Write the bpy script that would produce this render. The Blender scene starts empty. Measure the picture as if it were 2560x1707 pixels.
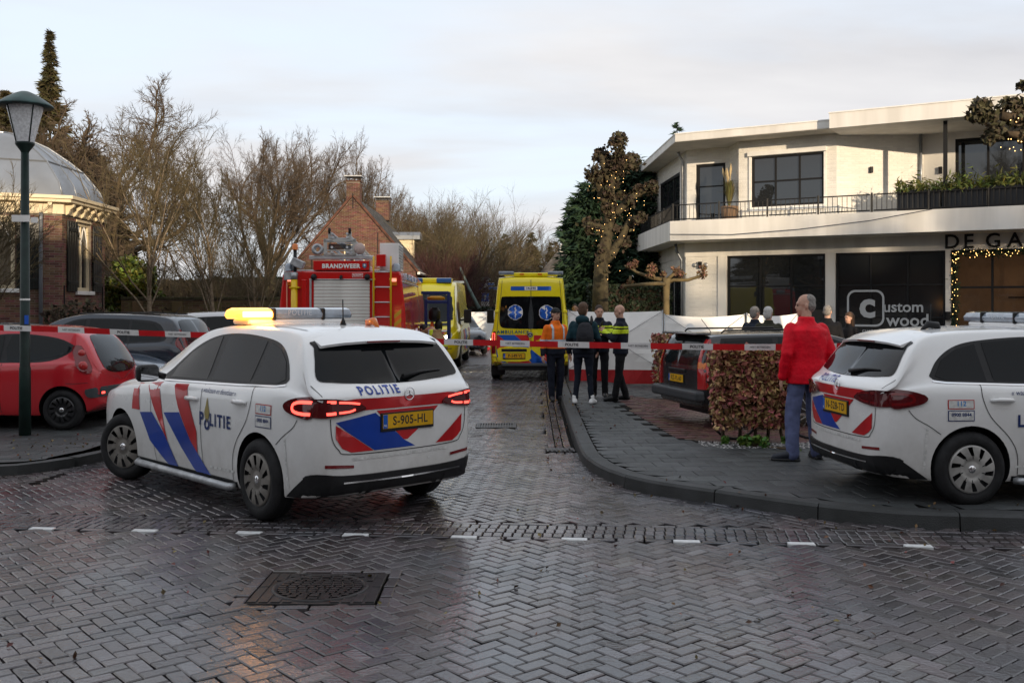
import bpy, bmesh, math, random
from mathutils import Vector, Matrix, noise
from mathutils.bvhtree import BVHTree
R = math.radians
random.seed(7)
scene = bpy.context.scene
COL = bpy.data.collections.new('place')      # linked into the scene at the very end, so that building stays quick

# ------------------------------------------------------------------ camera, world, sun, exposure
F_PX, CAM_H, HOR = 2489.0, 1.86, 762.0
cam_data = bpy.data.cameras.new('camera')
cam_data.lens = 35.0
cam_data.sensor_width = 36.0
cam_data.shift_y = -(853.5 - HOR) / 2560.0
cam_data.clip_end = 5000
cam = bpy.data.objects.new('camera', cam_data)
COL.objects.link(cam)
cam.location = (0, 0, CAM_H)
cam.rotation_euler = (R(90), 0, 0)
scene.camera = cam

SUN_DIR = Vector((0.34, -0.94, 0.0)).normalized()      # horizontal direction towards the sun (behind the camera, a little right)
SUN_EL = R(8.5)
to_sun = Vector((SUN_DIR.x * math.cos(SUN_EL), SUN_DIR.y * math.cos(SUN_EL), math.sin(SUN_EL)))
sun_data = bpy.data.lights.new('sun', 'SUN')
sun_data.energy = 2.0
sun_data.angle = R(0.6)
sun_data.color = (1.0, 0.80, 0.56)
sun = bpy.data.objects.new('sun', sun_data)
COL.objects.link(sun)
sun.rotation_euler = to_sun.to_track_quat('Z', 'Y').to_euler()

world = bpy.data.worlds.new('World')
scene.world = world
world.use_nodes = True
nt = world.node_tree
nt.nodes.clear()
def wn(t, **kw):
    n = nt.nodes.new(t)
    for k, v in kw.items():
        setattr(n, k, v)
    return n
w_out = wn('ShaderNodeOutputWorld')
w_bg = wn('ShaderNodeBackground')
w_bg.inputs['Strength'].default_value = 0.12
sky = wn('ShaderNodeTexSky', sky_type='NISHITA', sun_disc=False)
sky.sun_elevation = SUN_EL
sky.sun_rotation = math.atan2(SUN_DIR.x, SUN_DIR.y)
sky.air_density = 1.0; sky.dust_density = 1.2; sky.ozone_density = 1.6
geo = wn('ShaderNodeTexCoord')
sep = wn('ShaderNodeSeparateXYZ')
nt.links.new(geo.outputs['Generated'], sep.inputs[0])
zc = wn('ShaderNodeMath', operation='MAXIMUM'); zc.inputs[1].default_value = 0.0
nt.links.new(sep.outputs['Z'], zc.inputs[0])
za = wn('ShaderNodeMath', operation='ADD'); za.inputs[1].default_value = 0.16
nt.links.new(zc.outputs[0], za.inputs[0])
dx = wn('ShaderNodeMath', operation='DIVIDE'); dy = wn('ShaderNodeMath', operation='DIVIDE')
nt.links.new(sep.outputs['X'], dx.inputs[0]); nt.links.new(za.outputs[0], dx.inputs[1])
nt.links.new(sep.outputs['Y'], dy.inputs[0]); nt.links.new(za.outputs[0], dy.inputs[1])
cmb = wn('ShaderNodeCombineXYZ')
nt.links.new(dx.outputs[0], cmb.inputs[0]); nt.links.new(dy.outputs[0], cmb.inputs[1])
mp = wn('ShaderNodeMapping'); mp.inputs['Scale'].default_value = (0.33, 0.62, 1); mp.inputs['Location'].default_value = (0.72, 0.35, 0)
nt.links.new(cmb.outputs[0], mp.inputs[0])
ns = wn('ShaderNodeTexNoise'); ns.inputs['Scale'].default_value = 1.15; ns.inputs['Detail'].default_value = 8; ns.inputs['Roughness'].default_value = 0.5
ns.inputs['Distortion'].default_value = 0.35
nt.links.new(mp.outputs[0], ns.inputs['Vector'])
cr = wn('ShaderNodeValToRGB')
cr.color_ramp.elements[0].position = 0.40; cr.color_ramp.elements[0].color = (0, 0, 0, 1)
cr.color_ramp.elements[1].position = 0.53; cr.color_ramp.elements[1].color = (1, 1, 1, 1)
nt.links.new(ns.outputs['Fac'], cr.inputs[0])
ns2 = wn('ShaderNodeTexNoise'); ns2.inputs['Scale'].default_value = 2.3; ns2.inputs['Detail'].default_value = 6
nt.links.new(mp.outputs[0], ns2.inputs['Vector'])
cc = wn('ShaderNodeValToRGB')
cc.color_ramp.elements[0].position = 0.35; cc.color_ramp.elements[0].color = (2.34, 2.34, 2.45, 1)
cc.color_ramp.elements[1].position = 0.68; cc.color_ramp.elements[1].color = (3.1, 3.06, 3.08, 1)
nt.links.new(ns2.outputs['Fac'], cc.inputs[0])
hz = wn('ShaderNodeMix', data_type='RGBA')     # thin high veil over the clear sky
hz.inputs['Factor'].default_value = 0.90
nt.links.new(sky.outputs[0], hz.inputs['A'])
hz.inputs['B'].default_value = (2.84, 3.08, 3.44, 1)
mx = wn('ShaderNodeMix', data_type='RGBA')
nt.links.new(cr.outputs[0], mx.inputs['Factor'])
nt.links.new(hz.outputs['Result'], mx.inputs['A'])
nt.links.new(cc.outputs[0], mx.inputs['B'])
nt.links.new(mx.outputs['Result'], w_bg.inputs['Color'])
nt.links.new(w_bg.outputs[0], w_out.inputs['Surface'])

scene.view_settings.view_transform = 'Standard'
scene.view_settings.look = 'None'
scene.view_settings.gamma = 1.0
scene.view_settings.exposure = 1.34
scene.view_settings.use_curve_mapping = False
scene.render.engine = 'CYCLES'
scene.cycles.use_denoising = True
scene.cycles.max_bounces = 8
scene.cycles.transparent_max_bounces = 12
scene.cycles.sample_clamp_indirect = 6.0

# ------------------------------------------------------------------ measuring helpers (photograph pixel at a known distance -> metres)
def G(px, py, z=0.0):
    d = F_PX * (CAM_H - z) / (py - HOR)
    return Vector(((px - 1280.0) / F_PX * d, d, z))
def P(px, py, d):
    return Vector(((px - 1280.0) / F_PX * d, d, CAM_H - (py - HOR) * d / F_PX))
def rnd(a, b): return random.uniform(a, b)
def lerp(a, b, t): return a + (b - a) * t

# ------------------------------------------------------------------ objects
def link(o, parent=None):
    COL.objects.link(o)
    if parent is not None: o.parent = parent
    return o
def tag(o, label=None, cat=None, group=None, kind=None):
    if label: o['label'] = label
    if cat: o['category'] = cat
    if group: o['group'] = group
    if kind: o['kind'] = kind
    return o
def thing(name, label, cat, loc=(0, 0, 0), rz=0.0, group=None):
    o = link(bpy.data.objects.new(name, None))
    o.location = loc; o.rotation_euler = (0, 0, rz)
    o.empty_display_size = 0.2
    return tag(o, label, cat, group)
def copy_tree(o, parent=None):
    c = o.copy(); COL.objects.link(c); c.parent = parent
    for ch in list(o.children): copy_tree(ch, c)
    return c

class MB:
    """collects polygons for one mesh"""
    def __init__(s): s.v, s.f, s.m, s.sm = [], [], [], []
    def add(s, vs, fs, m=0, smooth=False):
        b = len(s.v); s.v.extend([tuple(v) for v in vs])
        for f in fs:
            s.f.append([b + i for i in f]); s.m.append(m); s.sm.append(smooth)
        return s
    def box(s, c, d, rz=0.0, m=0, M=None):
        x, y, z = d[0] / 2, d[1] / 2, d[2] / 2
        vs = [Vector((sx * x, sy * y, sz * z)) for sz in (-1, 1) for sx, sy in ((-1, -1), (1, -1), (1, 1), (-1, 1))]
        if rz:
            rm = Matrix.Rotation(rz, 3, 'Z'); vs = [rm @ v for v in vs]
        if M is not None: vs = [M @ v for v in vs]
        c = Vector(c)
        return s.add([v + c for v in vs], [(3, 2, 1, 0), (4, 5, 6, 7), (0, 1, 5, 4), (1, 2, 6, 5), (2, 3, 7, 6), (3, 0, 4, 7)], m)
    def bar(s, a, b, w, h, m=0, up=(0, 0, 1)):
        a, b = Vector(a), Vector(b); d = (b - a)
        if d.length < 1e-6: return s
        t = d.normalized(); u = Vector(up)
        if abs(t.dot(u)) > 0.98: u = Vector((0, 1, 0)) if abs(t.y) < 0.9 else Vector((1, 0, 0))
        n = t.cross(u).normalized(); u = n.cross(t)
        vs = [p + n * sx * w / 2 + u * sz * h / 2 for p in (a, b) for sx, sz in ((-1, -1), (1, -1), (1, 1), (-1, 1))]
        return s.add(vs, [(3, 2, 1, 0), (4, 5, 6, 7), (0, 1, 5, 4), (1, 2, 6, 5), (2, 3, 7, 6), (3, 0, 4, 7)], m)
    def tube(s, pts, rad, n=8, m=0, cap=True, smooth=True):
        pts = [Vector(p) for p in pts]
        if not isinstance(rad, (list, tuple)): rad = [rad] * len(pts)
        vs, fs = [], []; prev = None
        for i, p in enumerate(pts):
            t = (pts[min(i + 1, len(pts) - 1)] - pts[max(i - 1, 0)])
            t = t.normalized() if t.length > 1e-9 else Vector((0, 0, 1))
            if prev is None:
                prev = Vector((1, 0, 0)) if abs(t.x) < 0.9 else Vector((0, 1, 0))
            a = (prev - t * prev.dot(t)); a = a.normalized() if a.length > 1e-6 else t.orthogonal().normalized()
            prev = a; b = t.cross(a)
            for k in range(n):
                an = 2 * math.pi * k / n
                vs.append(p + (a * math.cos(an) + b * math.sin(an)) * rad[i])
        for i in range(len(pts) - 1):
            for k in range(n):
                fs.append((i * n + k, i * n + (k + 1) % n, (i + 1) * n + (k + 1) % n, (i + 1) * n + k))
        s.add(vs, fs, m, smooth)
        if cap:
            b0 = len(s.v) - len(vs)
            s.f.append([b0 + k for k in range(n)][::-1]); s.m.append(m); s.sm.append(False)
            e = b0 + (len(pts) - 1) * n
            s.f.append([e + k for k in range(n)]); s.m.append(m); s.sm.append(False)
        return s
    def lathe(s, prof, n=24, M=None, m=0, smooth=True):
        """profile of (r, z) turned about z"""
        vs, fs = [], []
        for r, z in prof:
            for k in range(n):
                a = 2 * math.pi * k / n
                v = Vector((r * math.cos(a), r * math.sin(a), z)); vs.append(M @ v if M is not None else v)
        for i in range(len(prof) - 1):
            for k in range(n):
                fs.append((i * n + k, i * n + (k + 1) % n, (i + 1) * n + (k + 1) % n, (i + 1) * n + k))
        return s.add(vs, fs, m, smooth)
    def prism(s, poly, depth, M=None, m=0):
        """2D polygon (x,y) extruded in z from 0 to depth, mapped by M"""
        n = len(poly)
        vs = [Vector((x, y, 0)) for x, y in poly] + [Vector((x, y, depth)) for x, y in poly]
        if M is not None: vs = [M @ v for v in vs]
        fs = [list(range(n))[::-1], list(range(n, 2 * n))] + [(i, (i + 1) % n, n + (i + 1) % n, n + i) for i in range(n)]
        return s.add(vs, fs, m)
    def mesh(s, name, mats):
        me = bpy.data.meshes.new(name)
        me.from_pydata(s.v, [], s.f)
        for mt in (mats if isinstance(mats, (list, tuple)) else [mats]): me.materials.append(mt)
        if any(s.m): me.polygons.foreach_set('material_index', s.m)
        if any(s.sm): me.polygons.foreach_set('use_smooth', s.sm)
        me.update()
        return me
    def build(s, name, mats, parent=None, bevel=0.0, seg=2, recalc=False):
        me = s.mesh(name, mats)
        if recalc:
            bm = bmesh.new(); bm.from_mesh(me); bmesh.ops.recalc_face_normals(bm, faces=bm.faces); bm.to_mesh(me); bm.free()
        o = link(bpy.data.objects.new(name, me), parent)
        if bevel:
            b = o.modifiers.new('bevel', 'BEVEL'); b.width = bevel; b.segments = seg; b.limit_method = 'ANGLE'; b.angle_limit = R(40)
        return o
def obj(name, me, parent=None):
    return link(bpy.data.objects.new(name, me), parent)
def frame_matrix(o, x, y):
    """matrix with origin o, axes x, y and their normal"""
    x = Vector(x).normalized(); y = Vector(y); y = (y - x * y.dot(x)).normalized(); z = x.cross(y)
    return Matrix(((x.x, y.x, z.x, o[0]), (x.y, y.y, z.y, o[1]), (x.z, y.z, z.z, o[2]), (0, 0, 0, 1)))
def evaluated(o):
    dg = bpy.context.evaluated_depsgraph_get()
    dg.update()
    return bpy.data.meshes.new_from_object(o.evaluated_get(dg))
_txt = {}
def text_mesh(body, size=1.0, bold=0.0, spacing=1.0, align='CENTER', extrude=0.0, shear=0.0):
    k = (body, size, bold, spacing, align, extrude, shear)
    if k not in _txt:
        cu = bpy.data.curves.new('lettering', 'FONT'); cu.body = body; cu.size = size; cu.offset = bold; cu.space_character = spacing
        cu.align_x = align; cu.align_y = 'CENTER'; cu.extrude = extrude; cu.resolution_u = 3; cu.shear = shear
        o = bpy.data.objects.new('lettering', cu); scene.collection.objects.link(o)
        me = evaluated(o)
        bpy.data.objects.remove(o)
        _txt[k] = ([v.co.copy() for v in me.vertices], [list(p.vertices) for p in me.polygons])
    return _txt[k]
def text_obj(body, M, mat, parent=None, name='lettering', **kw):
    vs, fs = text_mesh(body, **kw)
    b = MB(); b.add([M @ v for v in vs], fs)
    return b.build(name, mat, parent)

# ------------------------------------------------------------------ materials
_mats = {}
def mat(name, col=(0.5, 0.5, 0.5), rough=0.5, metal=0.0, var=0.0, vscale=6.0, bump=0.0, bscale=40.0, coat=0.0, spec=0.3,
        col2=None, island=0.0, emit=0.0, emit_col=None, trans=0.0, rvar=0.0, alpha=1.0, detail=5.0, sheen=0.0, stretch=None):
    if name in _mats: return _mats[name]
    m = bpy.data.materials.new(name); m.use_nodes = True
    t = m.node_tree; b = t.nodes['Principled BSDF']
    b.inputs['Base Color'].default_value = (*col, 1); b.inputs['Roughness'].default_value = rough
    b.inputs['Metallic'].default_value = metal; b.inputs['Specular IOR Level'].default_value = spec
    b.inputs['Coat Weight'].default_value = coat; b.inputs['Coat Roughness'].default_value = 0.04
    b.inputs['Transmission Weight'].default_value = trans
    b.inputs['Alpha'].default_value = alpha
    if sheen: b.inputs['Sheen Weight'].default_value = sheen
    if emit:
        b.inputs['Emission Color'].default_value = (*(emit_col or col), 1); b.inputs['Emission Strength'].default_value = emit
    tc = t.nodes.new('ShaderNodeTexCoord')
    src = tc.outputs['Object']
    if stretch:
        mp = t.nodes.new('ShaderNodeMapping'); mp.inputs['Scale'].default_value = stretch
        t.links.new(src, mp.inputs[0]); src = mp.outputs[0]
    def nz(scale, det=5.0):
        n = t.nodes.new('ShaderNodeTexNoise'); n.inputs['Scale'].default_value = scale; n.inputs['Detail'].default_value = det
        t.links.new(src, n.inputs['Vector']); return n
    cur = None
    if col2 is not None or var:
        n = nz(vscale, detail)
        rp = t.nodes.new('ShaderNodeValToRGB')
        a = col; c2 = col2 if col2 is not None else tuple(max(0, c * (1 - var)) for c in col)
        if col2 is None: a = tuple(min(1, c * (1 + var * 0.6)) for c in col)
        rp.color_ramp.elements[0].position = 0.36; rp.color_ramp.elements[0].color = (*c2, 1)
        rp.color_ramp.elements[1].position = 0.64; rp.color_ramp.elements[1].color = (*a, 1)
        t.links.new(n.outputs['Fac'], rp.inputs[0]); cur = rp.outputs[0]
    if island:
        g = t.nodes.new('ShaderNodeNewGeometry'); oi = t.nodes.new('ShaderNodeObjectInfo')
        ad = t.nodes.new('ShaderNodeMath'); ad.operation = 'ADD'
        t.links.new(g.outputs['Random Per Island'], ad.inputs[0]); t.links.new(oi.outputs['Random'], ad.inputs[1])
        fr = t.nodes.new('ShaderNodeMath'); fr.operation = 'FRACT'; t.links.new(ad.outputs[0], fr.inputs[0])
        hs = t.nodes.new('ShaderNodeHueSaturation')
        ml = t.nodes.new('ShaderNodeMapRange'); ml.inputs['To Min'].default_value = 1 - island; ml.inputs['To Max'].default_value = 1 + island
        t.links.new(fr.outputs[0], ml.inputs['Value']); t.links.new(ml.outputs[0], hs.inputs['Value'])
        f2 = t.nodes.new('ShaderNodeMath'); f2.operation = 'MULTIPLY'; f2.inputs[1].default_value = 7.31
        f3 = t.nodes.new('ShaderNodeMath'); f3.operation = 'FRACT'
        t.links.new(fr.outputs[0], f2.inputs[0]); t.links.new(f2.outputs[0], f3.inputs[0])
        mh = t.nodes.new('ShaderNodeMapRange'); mh.inputs['To Min'].default_value = 0.5 - island * 0.11; mh.inputs['To Max'].default_value = 0.5 + island * 0.11
        t.links.new(f3.outputs[0], mh.inputs['Value']); t.links.new(mh.outputs[0], hs.inputs['Hue'])
        if cur is not None: t.links.new(cur, hs.inputs['Color'])
        else: hs.inputs['Color'].default_value = (*col, 1)
        cur = hs.outputs[0]
    if cur is not None: t.links.new(cur, b.inputs['Base Color'])
    if rvar:
        n = nz(vscale * 1.7)
        ml = t.nodes.new('ShaderNodeMapRange'); ml.inputs['From Min'].default_value = 0.3; ml.inputs['From Max'].default_value = 0.7
        ml.inputs['To Min'].default_value = max(0.02, rough - rvar); ml.inputs['To Max'].default_value = min(1, rough + rvar)
        t.links.new(n.outputs['Fac'], ml.inputs['Value']); t.links.new(ml.outputs[0], b.inputs['Roughness'])
    if bump:
        n = nz(bscale, 4)
        bp = t.nodes.new('ShaderNodeBump'); bp.inputs['Strength'].default_value = bump; bp.inputs['Distance'].default_value = 0.02
        t.links.new(n.outputs['Fac'], bp.inputs['Height']); t.links.new(bp.outputs[0], b.inputs['Normal'])
    _mats[name] = m
    return m
def paint(name, col, dirt=0.25, rough=0.22, coat=0.6, metal=0.0):
    """car paint with road film that thickens low down the body"""
    if name in _mats: return _mats[name]
    m = mat(name, col, rough=rough, coat=coat, metal=metal, spec=0.5)
    t = m.node_tree; b = t.nodes['Principled BSDF']
    tc = t.nodes.new('ShaderNodeTexCoord'); sp = t.nodes.new('ShaderNodeSeparateXYZ'); t.links.new(tc.outputs['Object'], sp.inputs[0])
    n = t.nodes.new('ShaderNodeTexNoise'); n.inputs['Scale'].default_value = 5; n.inputs['Detail'].default_value = 8; n.inputs['Roughness'].default_value = 0.7
    t.links.new(tc.outputs['Object'], n.inputs['Vector'])
    mr = t.nodes.new('ShaderNodeMapRange'); mr.inputs['From Min'].default_value = 1.0; mr.inputs['From Max'].default_value = 0.2
    mr.inputs['To Min'].default_value = 0.0; mr.inputs['To Max'].default_value = 1.1
    t.links.new(sp.outputs['Z'], mr.inputs['Value'])
    mu = t.nodes.new('ShaderNodeMath'); mu.operation = 'MULTIPLY'; t.links.new(mr.outputs[0], mu.inputs[0]); t.links.new(n.outputs['Fac'], mu.inputs[1])
    m2 = t.nodes.new('ShaderNodeMath'); m2.operation = 'MULTIPLY'; m2.inputs[1].default_value = dirt * 1.6; m2.use_clamp = True; t.links.new(mu.outputs[0], m2.inputs[0])
    mx = t.nodes.new('ShaderNodeMix'); mx.data_type = 'RGBA'
    mx.inputs['A'].default_value = (*col, 1); mx.inputs['B'].default_value = (0.22, 0.19, 0.15, 1)
    t.links.new(m2.outputs[0], mx.inputs['Factor']); t.links.new(mx.outputs['Result'], b.inputs['Base Color'])
    rr = t.nodes.new('ShaderNodeMapRange'); rr.inputs['To Min'].default_value = rough; rr.inputs['To Max'].default_value = 0.75
    t.links.new(m2.outputs[0], rr.inputs['Value']); t.links.new(rr.outputs[0], b.inputs['Roughness'])
    cw = t.nodes.new('ShaderNodeMapRange'); cw.inputs['To Min'].default_value = coat; cw.inputs['To Max'].default_value = 0.05
    t.links.new(m2.outputs[0], cw.inputs['Value']); t.links.new(cw.outputs[0], b.inputs['Coat Weight'])
    return m

M_BLACK = mat('black plastic', (0.012, 0.012, 0.013), 0.45, bump=0.1, bscale=200)
M_RUBBER = mat('tyre rubber', (0.016, 0.016, 0.017), 0.75, var=0.35, vscale=9, bump=0.25, bscale=60)
M_GLASS = mat('dark glazing', (0.005, 0.006, 0.007), 0.03, spec=0.2)
M_GLASS2 = mat('tinted side glazing', (0.010, 0.012, 0.013), 0.04, spec=0.2)
M_CHROME = mat('chrome', (0.75, 0.75, 0.76), 0.12, metal=1.0)
M_ALU = mat('aluminium', (0.55, 0.56, 0.57), 0.38, metal=0.9, var=0.15, vscale=8)
M_STEEL = mat('galvanised steel', (0.42, 0.43, 0.44), 0.45, metal=0.7, var=0.25, vscale=10)
M_WHITE = mat('white trim paint', (0.78, 0.77, 0.74), 0.45, var=0.08, vscale=3)
M_PWHITE = paint('police white paint', (0.80, 0.80, 0.79), dirt=0.5)
M_PRED = mat('reflective red film', (0.46, 0.010, 0.014), 0.32, coat=0.3, var=0.15, vscale=4)
M_PBLUE = mat('reflective blue film', (0.003, 0.040, 0.30), 0.32, coat=0.3, var=0.15, vscale=4)
M_NAVYTXT = mat('dark blue lettering', (0.012, 0.03, 0.13), 0.4)
M_PLATE = mat('yellow plate', (0.66, 0.36, 0.01), 0.35, var=0.12, vscale=9)
M_PLATETXT = mat('plate lettering', (0.02, 0.02, 0.02), 0.5)
M_EUBLUE = mat('plate blue', (0.01, 0.10, 0.42), 0.4)
M_LAMPRED = mat('red lamp glass', (0.16, 0.006, 0.008), 0.08, coat=0.8)
M_LAMPDARK = mat('smoked lamp glass', (0.085, 0.006, 0.008), 0.06, coat=0.8)
M_LAMPLIT = mat('lit red lamp', (0.9, 0.05, 0.04), 0.3, emit=1.4, emit_col=(1.0, 0.07, 0.05))
M_AMBER = mat('amber lamp glass', (0.65, 0.16, 0.01), 0.15, coat=0.6)
M_AMBERLIT = mat('lit amber lamp', (1.0, 0.5, 0.1), 0.3, emit=5.5, emit_col=(1.0, 0.45, 0.08))
M_CLEAR = mat('clear lamp glass', (0.55, 0.58, 0.62), 0.10, coat=0.6, var=0.5, vscale=25)
M_YELLOW = paint('ambulance yellow', (0.80, 0.66, 0.008), dirt=0.12)
M_FRED = paint('fire engine red', (0.56, 0.009, 0.007), dirt=0.08)

# ================================================================== GROUND, ROADS, PAVEMENTS
def catmull(pts, step=0.25):
    pts = [Vector(p) for p in pts]; out = []
    for i in range(len(pts) - 1):
        p0 = pts[max(i - 1, 0)]; p1 = pts[i]; p2 = pts[i + 1]; p3 = pts[min(i + 2, len(pts) - 1)]
        n = max(1, int((p2 - p1).length / step))
        for k in range(n):
            t = k / n
            out.append(0.5 * ((2 * p1) + (p2 - p0) * t + (2 * p0 - 5 * p1 + 4 * p2 - p3) * t * t + (3 * p1 - p0 - 3 * p2 + p3) * t ** 3))
    out.append(pts[-1]); return out
KR = catmull([(16, 7.3), (9, 7.8), (4.23, 8.22), (2.9, 8.55), (1.9, 9.35), (1.33, 9.9), (1.02, 10.5), (0.85, 11.35), (0.82, 12.5), (0.89, 16.4), (0.99, 21.2), (1.25, 30), (1.5, 45), (1.6, 90)])
KL = catmull([(-26, 9.6), (-14, 10.2), (-8, 10.72), (-5.9, 10.93), (-5.35, 11.25), (-5.08, 11.9), (-5.0, 13), (-5.0, 20), (-4.9, 30), (-4.7, 45), (-4.6, 90)])
def sstep(a, b, x):
    t = min(1, max(0, (x - a) / (b - a))); return t * t * (3 - 2 * t)
def zp(x, y):      # right-hand pavement falls towards the parking bay
    return 0.12 - 0.10 * sstep(12.2, 14.0, y) * sstep(1.9, 2.9, x)
def at_y(K, y):
    for a, b in zip(K, K[1:]):
        if min(a[1], b[1]) <= y <= max(a[1], b[1]) and abs(a[1] - b[1]) > 1e-6:
            return lerp(a[0], b[0], (y - a[1]) / (b[1] - a[1]))
    return None
def at_x(K, x):
    for a, b in zip(K, K[1:]):
        if min(a[0], b[0]) <= x <= max(a[0], b[0]) and abs(a[0] - b[0]) > 1e-6:
            return lerp(a[1], b[1], (x - a[0]) / (b[0] - a[0]))
    return None
def on_road(x, y):
    if x > 0.82:
        k = at_x(KR[:60], x)
        xr = at_y(KR, y) if y > 9.0 else None
        if y < 12.5: return k is None or y < k
        return xr is not None and x < xr
    if x < -4.95:
        k = at_x(KL[:110], x)
        return k is not None and y < k
    return True

M_SOIL = mat('damp soil and short grass', (0.060, 0.065, 0.028), 0.9, col2=(0.045, 0.034, 0.020), vscale=1.6, bump=0.6, bscale=12)
M_JOINT = mat('joint sand', (0.010, 0.009, 0.008), 0.95, var=0.3, vscale=20, spec=0.1)
def brick_paving_mat():
    m = mat('wet street brick', (0.080, 0.062, 0.060), 0.20, col2=(0.050, 0.052, 0.060), vscale=0.8, island=0.5, rvar=0.09, bump=0.15, bscale=38, spec=0.85)
    return m
M_PAVER = brick_paving_mat()
M_PAVERB = mat('wet grey brick', (0.080, 0.075, 0.074), 0.32, col2=(0.055, 0.047, 0.045), vscale=0.9, island=0.5, rvar=0.10, bump=0.2, bscale=38, spec=0.6)
M_WHITEB = mat('white marking brick', (0.62, 0.63, 0.63), 0.5, var=0.15, vscale=14)
M_TILE = mat('dark concrete paving tile', (0.060, 0.064, 0.065), 0.5, col2=(0.042, 0.046, 0.046), vscale=2.2, island=0.28, rvar=0.14, bump=0.35, bscale=120)
M_KERB = mat('dark concrete kerb', (0.048, 0.050, 0.051), 0.6, col2=(0.032, 0.034, 0.033), vscale=3, bump=0.3, bscale=90)
M_REDB = mat('red paving brick', (0.115, 0.058, 0.046), 0.45, var=0.3, vscale=3, island=0.35, bump=0.25, bscale=60)
M_MOSS = mat('joint moss', (0.055, 0.075, 0.015), 0.95, var=0.4, vscale=30)

ground = MB(); ground.add([(-600, -300, -0.07), (600, -300, -0.07), (600, 900, -0.07), (-600, 900, -0.07)], [(0, 1, 2, 3)])
tag(ground.build('ground', M_SOIL), kind='structure')

bed = [(-60, -14)] + [(60, -14)] + [(60, 6.5)] + [(p[0], p[1]) for p in KR] + [(p[0], p[1]) for p in reversed(KL)] + [(-60, 9.3)]
rb = MB(); rb.add([(x, y, -0.034) for x, y in bed], [list(range(len(bed)))])
road = rb.build('road', M_JOINT)
tag(road, kind='structure')

def brick_geo(l, w, h=0.05, c=0.006, ci=None):
    a, b = l / 2, w / 2; i_ = ci or c
    vs = [(-a + i_, -b + i_, 0), (a - i_, -b + i_, 0), (a - i_, b - i_, 0), (-a + i_, b - i_, 0),
          (-a, -b, -c), (a, -b, -c), (a, b, -c), (-a, b, -c), (-a, -b, -h), (a, -b, -h), (a, b, -h), (-a, b, -h)]
    fs = [(0, 1, 2, 3), (4, 5, 1, 0), (5, 6, 2, 1), (6, 7, 3, 2), (7, 4, 0, 3), (8, 9, 5, 4), (9, 10, 6, 5), (10, 11, 7, 6), (11, 8, 4, 7)]
    return [Vector(v) for v in vs], fs
def band_y(x): return 7.97 - 0.085 * x       # the row with white bricks where the side street begins
BAND_ANG = math.atan(-0.085)
bricks = []      # (x, y, rotation, length, width, material)
k = 2; Wp = 0.0955
c45, s45 = math.cos(R(45) + BAND_ANG), math.sin(R(45) + BAND_ANG)
def in_view(x, y, m=1.6):
    return y > 3.9 and abs(x) < 0.53 * y + m
YMAX = 31.0
rng = random.Random(3)
def excluded(x, y):
    if abs(x + 1.26) < 0.455 and abs(y - 6.55) < 0.41: return True            # manhole
    if -0.62 < x < 0.14 and 15.0 < y < 15.65: return True                      # street drain
    b = y - band_y(x)
    return -0.06 < b < 0.56
N_ = 330
def try_add(u, v, l, rot):
    x = 0.0 + u * c45 - v * s45; y = 17.0 + u * s45 + v * c45
    x += 0.02 * noise.noise((x * 0.5, y * 0.5, 3)); y += 0.02 * noise.noise((x * 0.5, y * 0.5, 9))
    if y > YMAX or not in_view(x, y) or not on_road(x, y) or excluded(x, y): return
    xr = at_y(KR, y) if y > 12.5 else None
    if xr is not None and x > xr - 0.36: return
    if 9.4 < y <= 12.5 and x > 0.45 and not on_road(x + 0.3, y - 0.08): return
    bricks.append((x, y, rot + BAND_ANG + R(45), l, Wp))
for i in range(-N_, N_):
    for n in range(-90, 90):
        xh = (i + 2 * k * n) * Wp; yh = i * Wp
        try_add(xh + k * Wp / 2, yh + Wp / 2, k * Wp, 0)
        try_add(i * Wp + Wp / 2, (i - 2 * k + 1 + 2 * k * n) * Wp + k * Wp / 2, k * Wp, R(90))
for i in range(len(KR) - 1):
    a, b = Vector(KR[i]), Vector(KR[i + 1])
    if not (9.2 < a.y < YMAX): continue
    t = (b - a).normalized(); nrm = Vector((-t.y, t.x))
    if nrm.x > 0: nrm = -nrm
    for r_ in (0.10, 0.205, 0.31):
        p = (a + b) / 2 + nrm * r_
        bricks.append((p.x, p.y, math.atan2(t.y, t.x), (b - a).length * 0.97, 0.098))
soldier = []
s_ = -9.5
ca, sa = math.cos(BAND_ANG), math.sin(BAND_ANG)
def bandpt(s, off): return (s * ca - off * sa, 7.97 + s * sa + off * ca)
i = 0
while s_ < 9.5:
    for row in (0, 1, 2):
        x, y = bandpt(s_ + row * 0.012, 0.115 + row * 0.142)
        if in_view(x, y) and on_road(x, y): bricks.append((x, y, BAND_ANG + R(90), 0.142, 0.082))
    s_ += 0.0815
s_ = -9.5
white = []
while s_ < 9.5:
    x, y = bandpt(s_, 0.51)
    if in_view(x, y) and on_road(x, y): bricks.append((x, y, BAND_ANG, 0.206, 0.07))
    s_ += 0.2105
s_ = -9.5 + 0.03
j = 0
while s_ < 9.5:
    x, y = bandpt(s_, 0.0)
    if in_view(x, y):
        (white if j % 4 == 1 else bricks).append((x, y, BAND_ANG, 0.212, 0.075))
    s_ += 0.2215; j += 1
for (dx_, dy_, l, rot) in [(-0.455, y_, 0.2, 90) for y_ in (-0.31, -0.1, 0.11, 0.32)] + [(0.455, y_, 0.2, 90) for y_ in (-0.31, -0.1, 0.11, 0.32)]:
    bricks.append((-1.26 + dx_, 6.55 + dy_, R(rot), l, 0.085))
for s_ in (-0.31, -0.1, 0.11, 0.32):
    bricks.append((-1.26 + s_, 6.55 - 0.41, 0, 0.205, 0.07)); bricks.append((-1.26 + s_, 6.55 + 0.41, 0, 0.205, 0.07))
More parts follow.
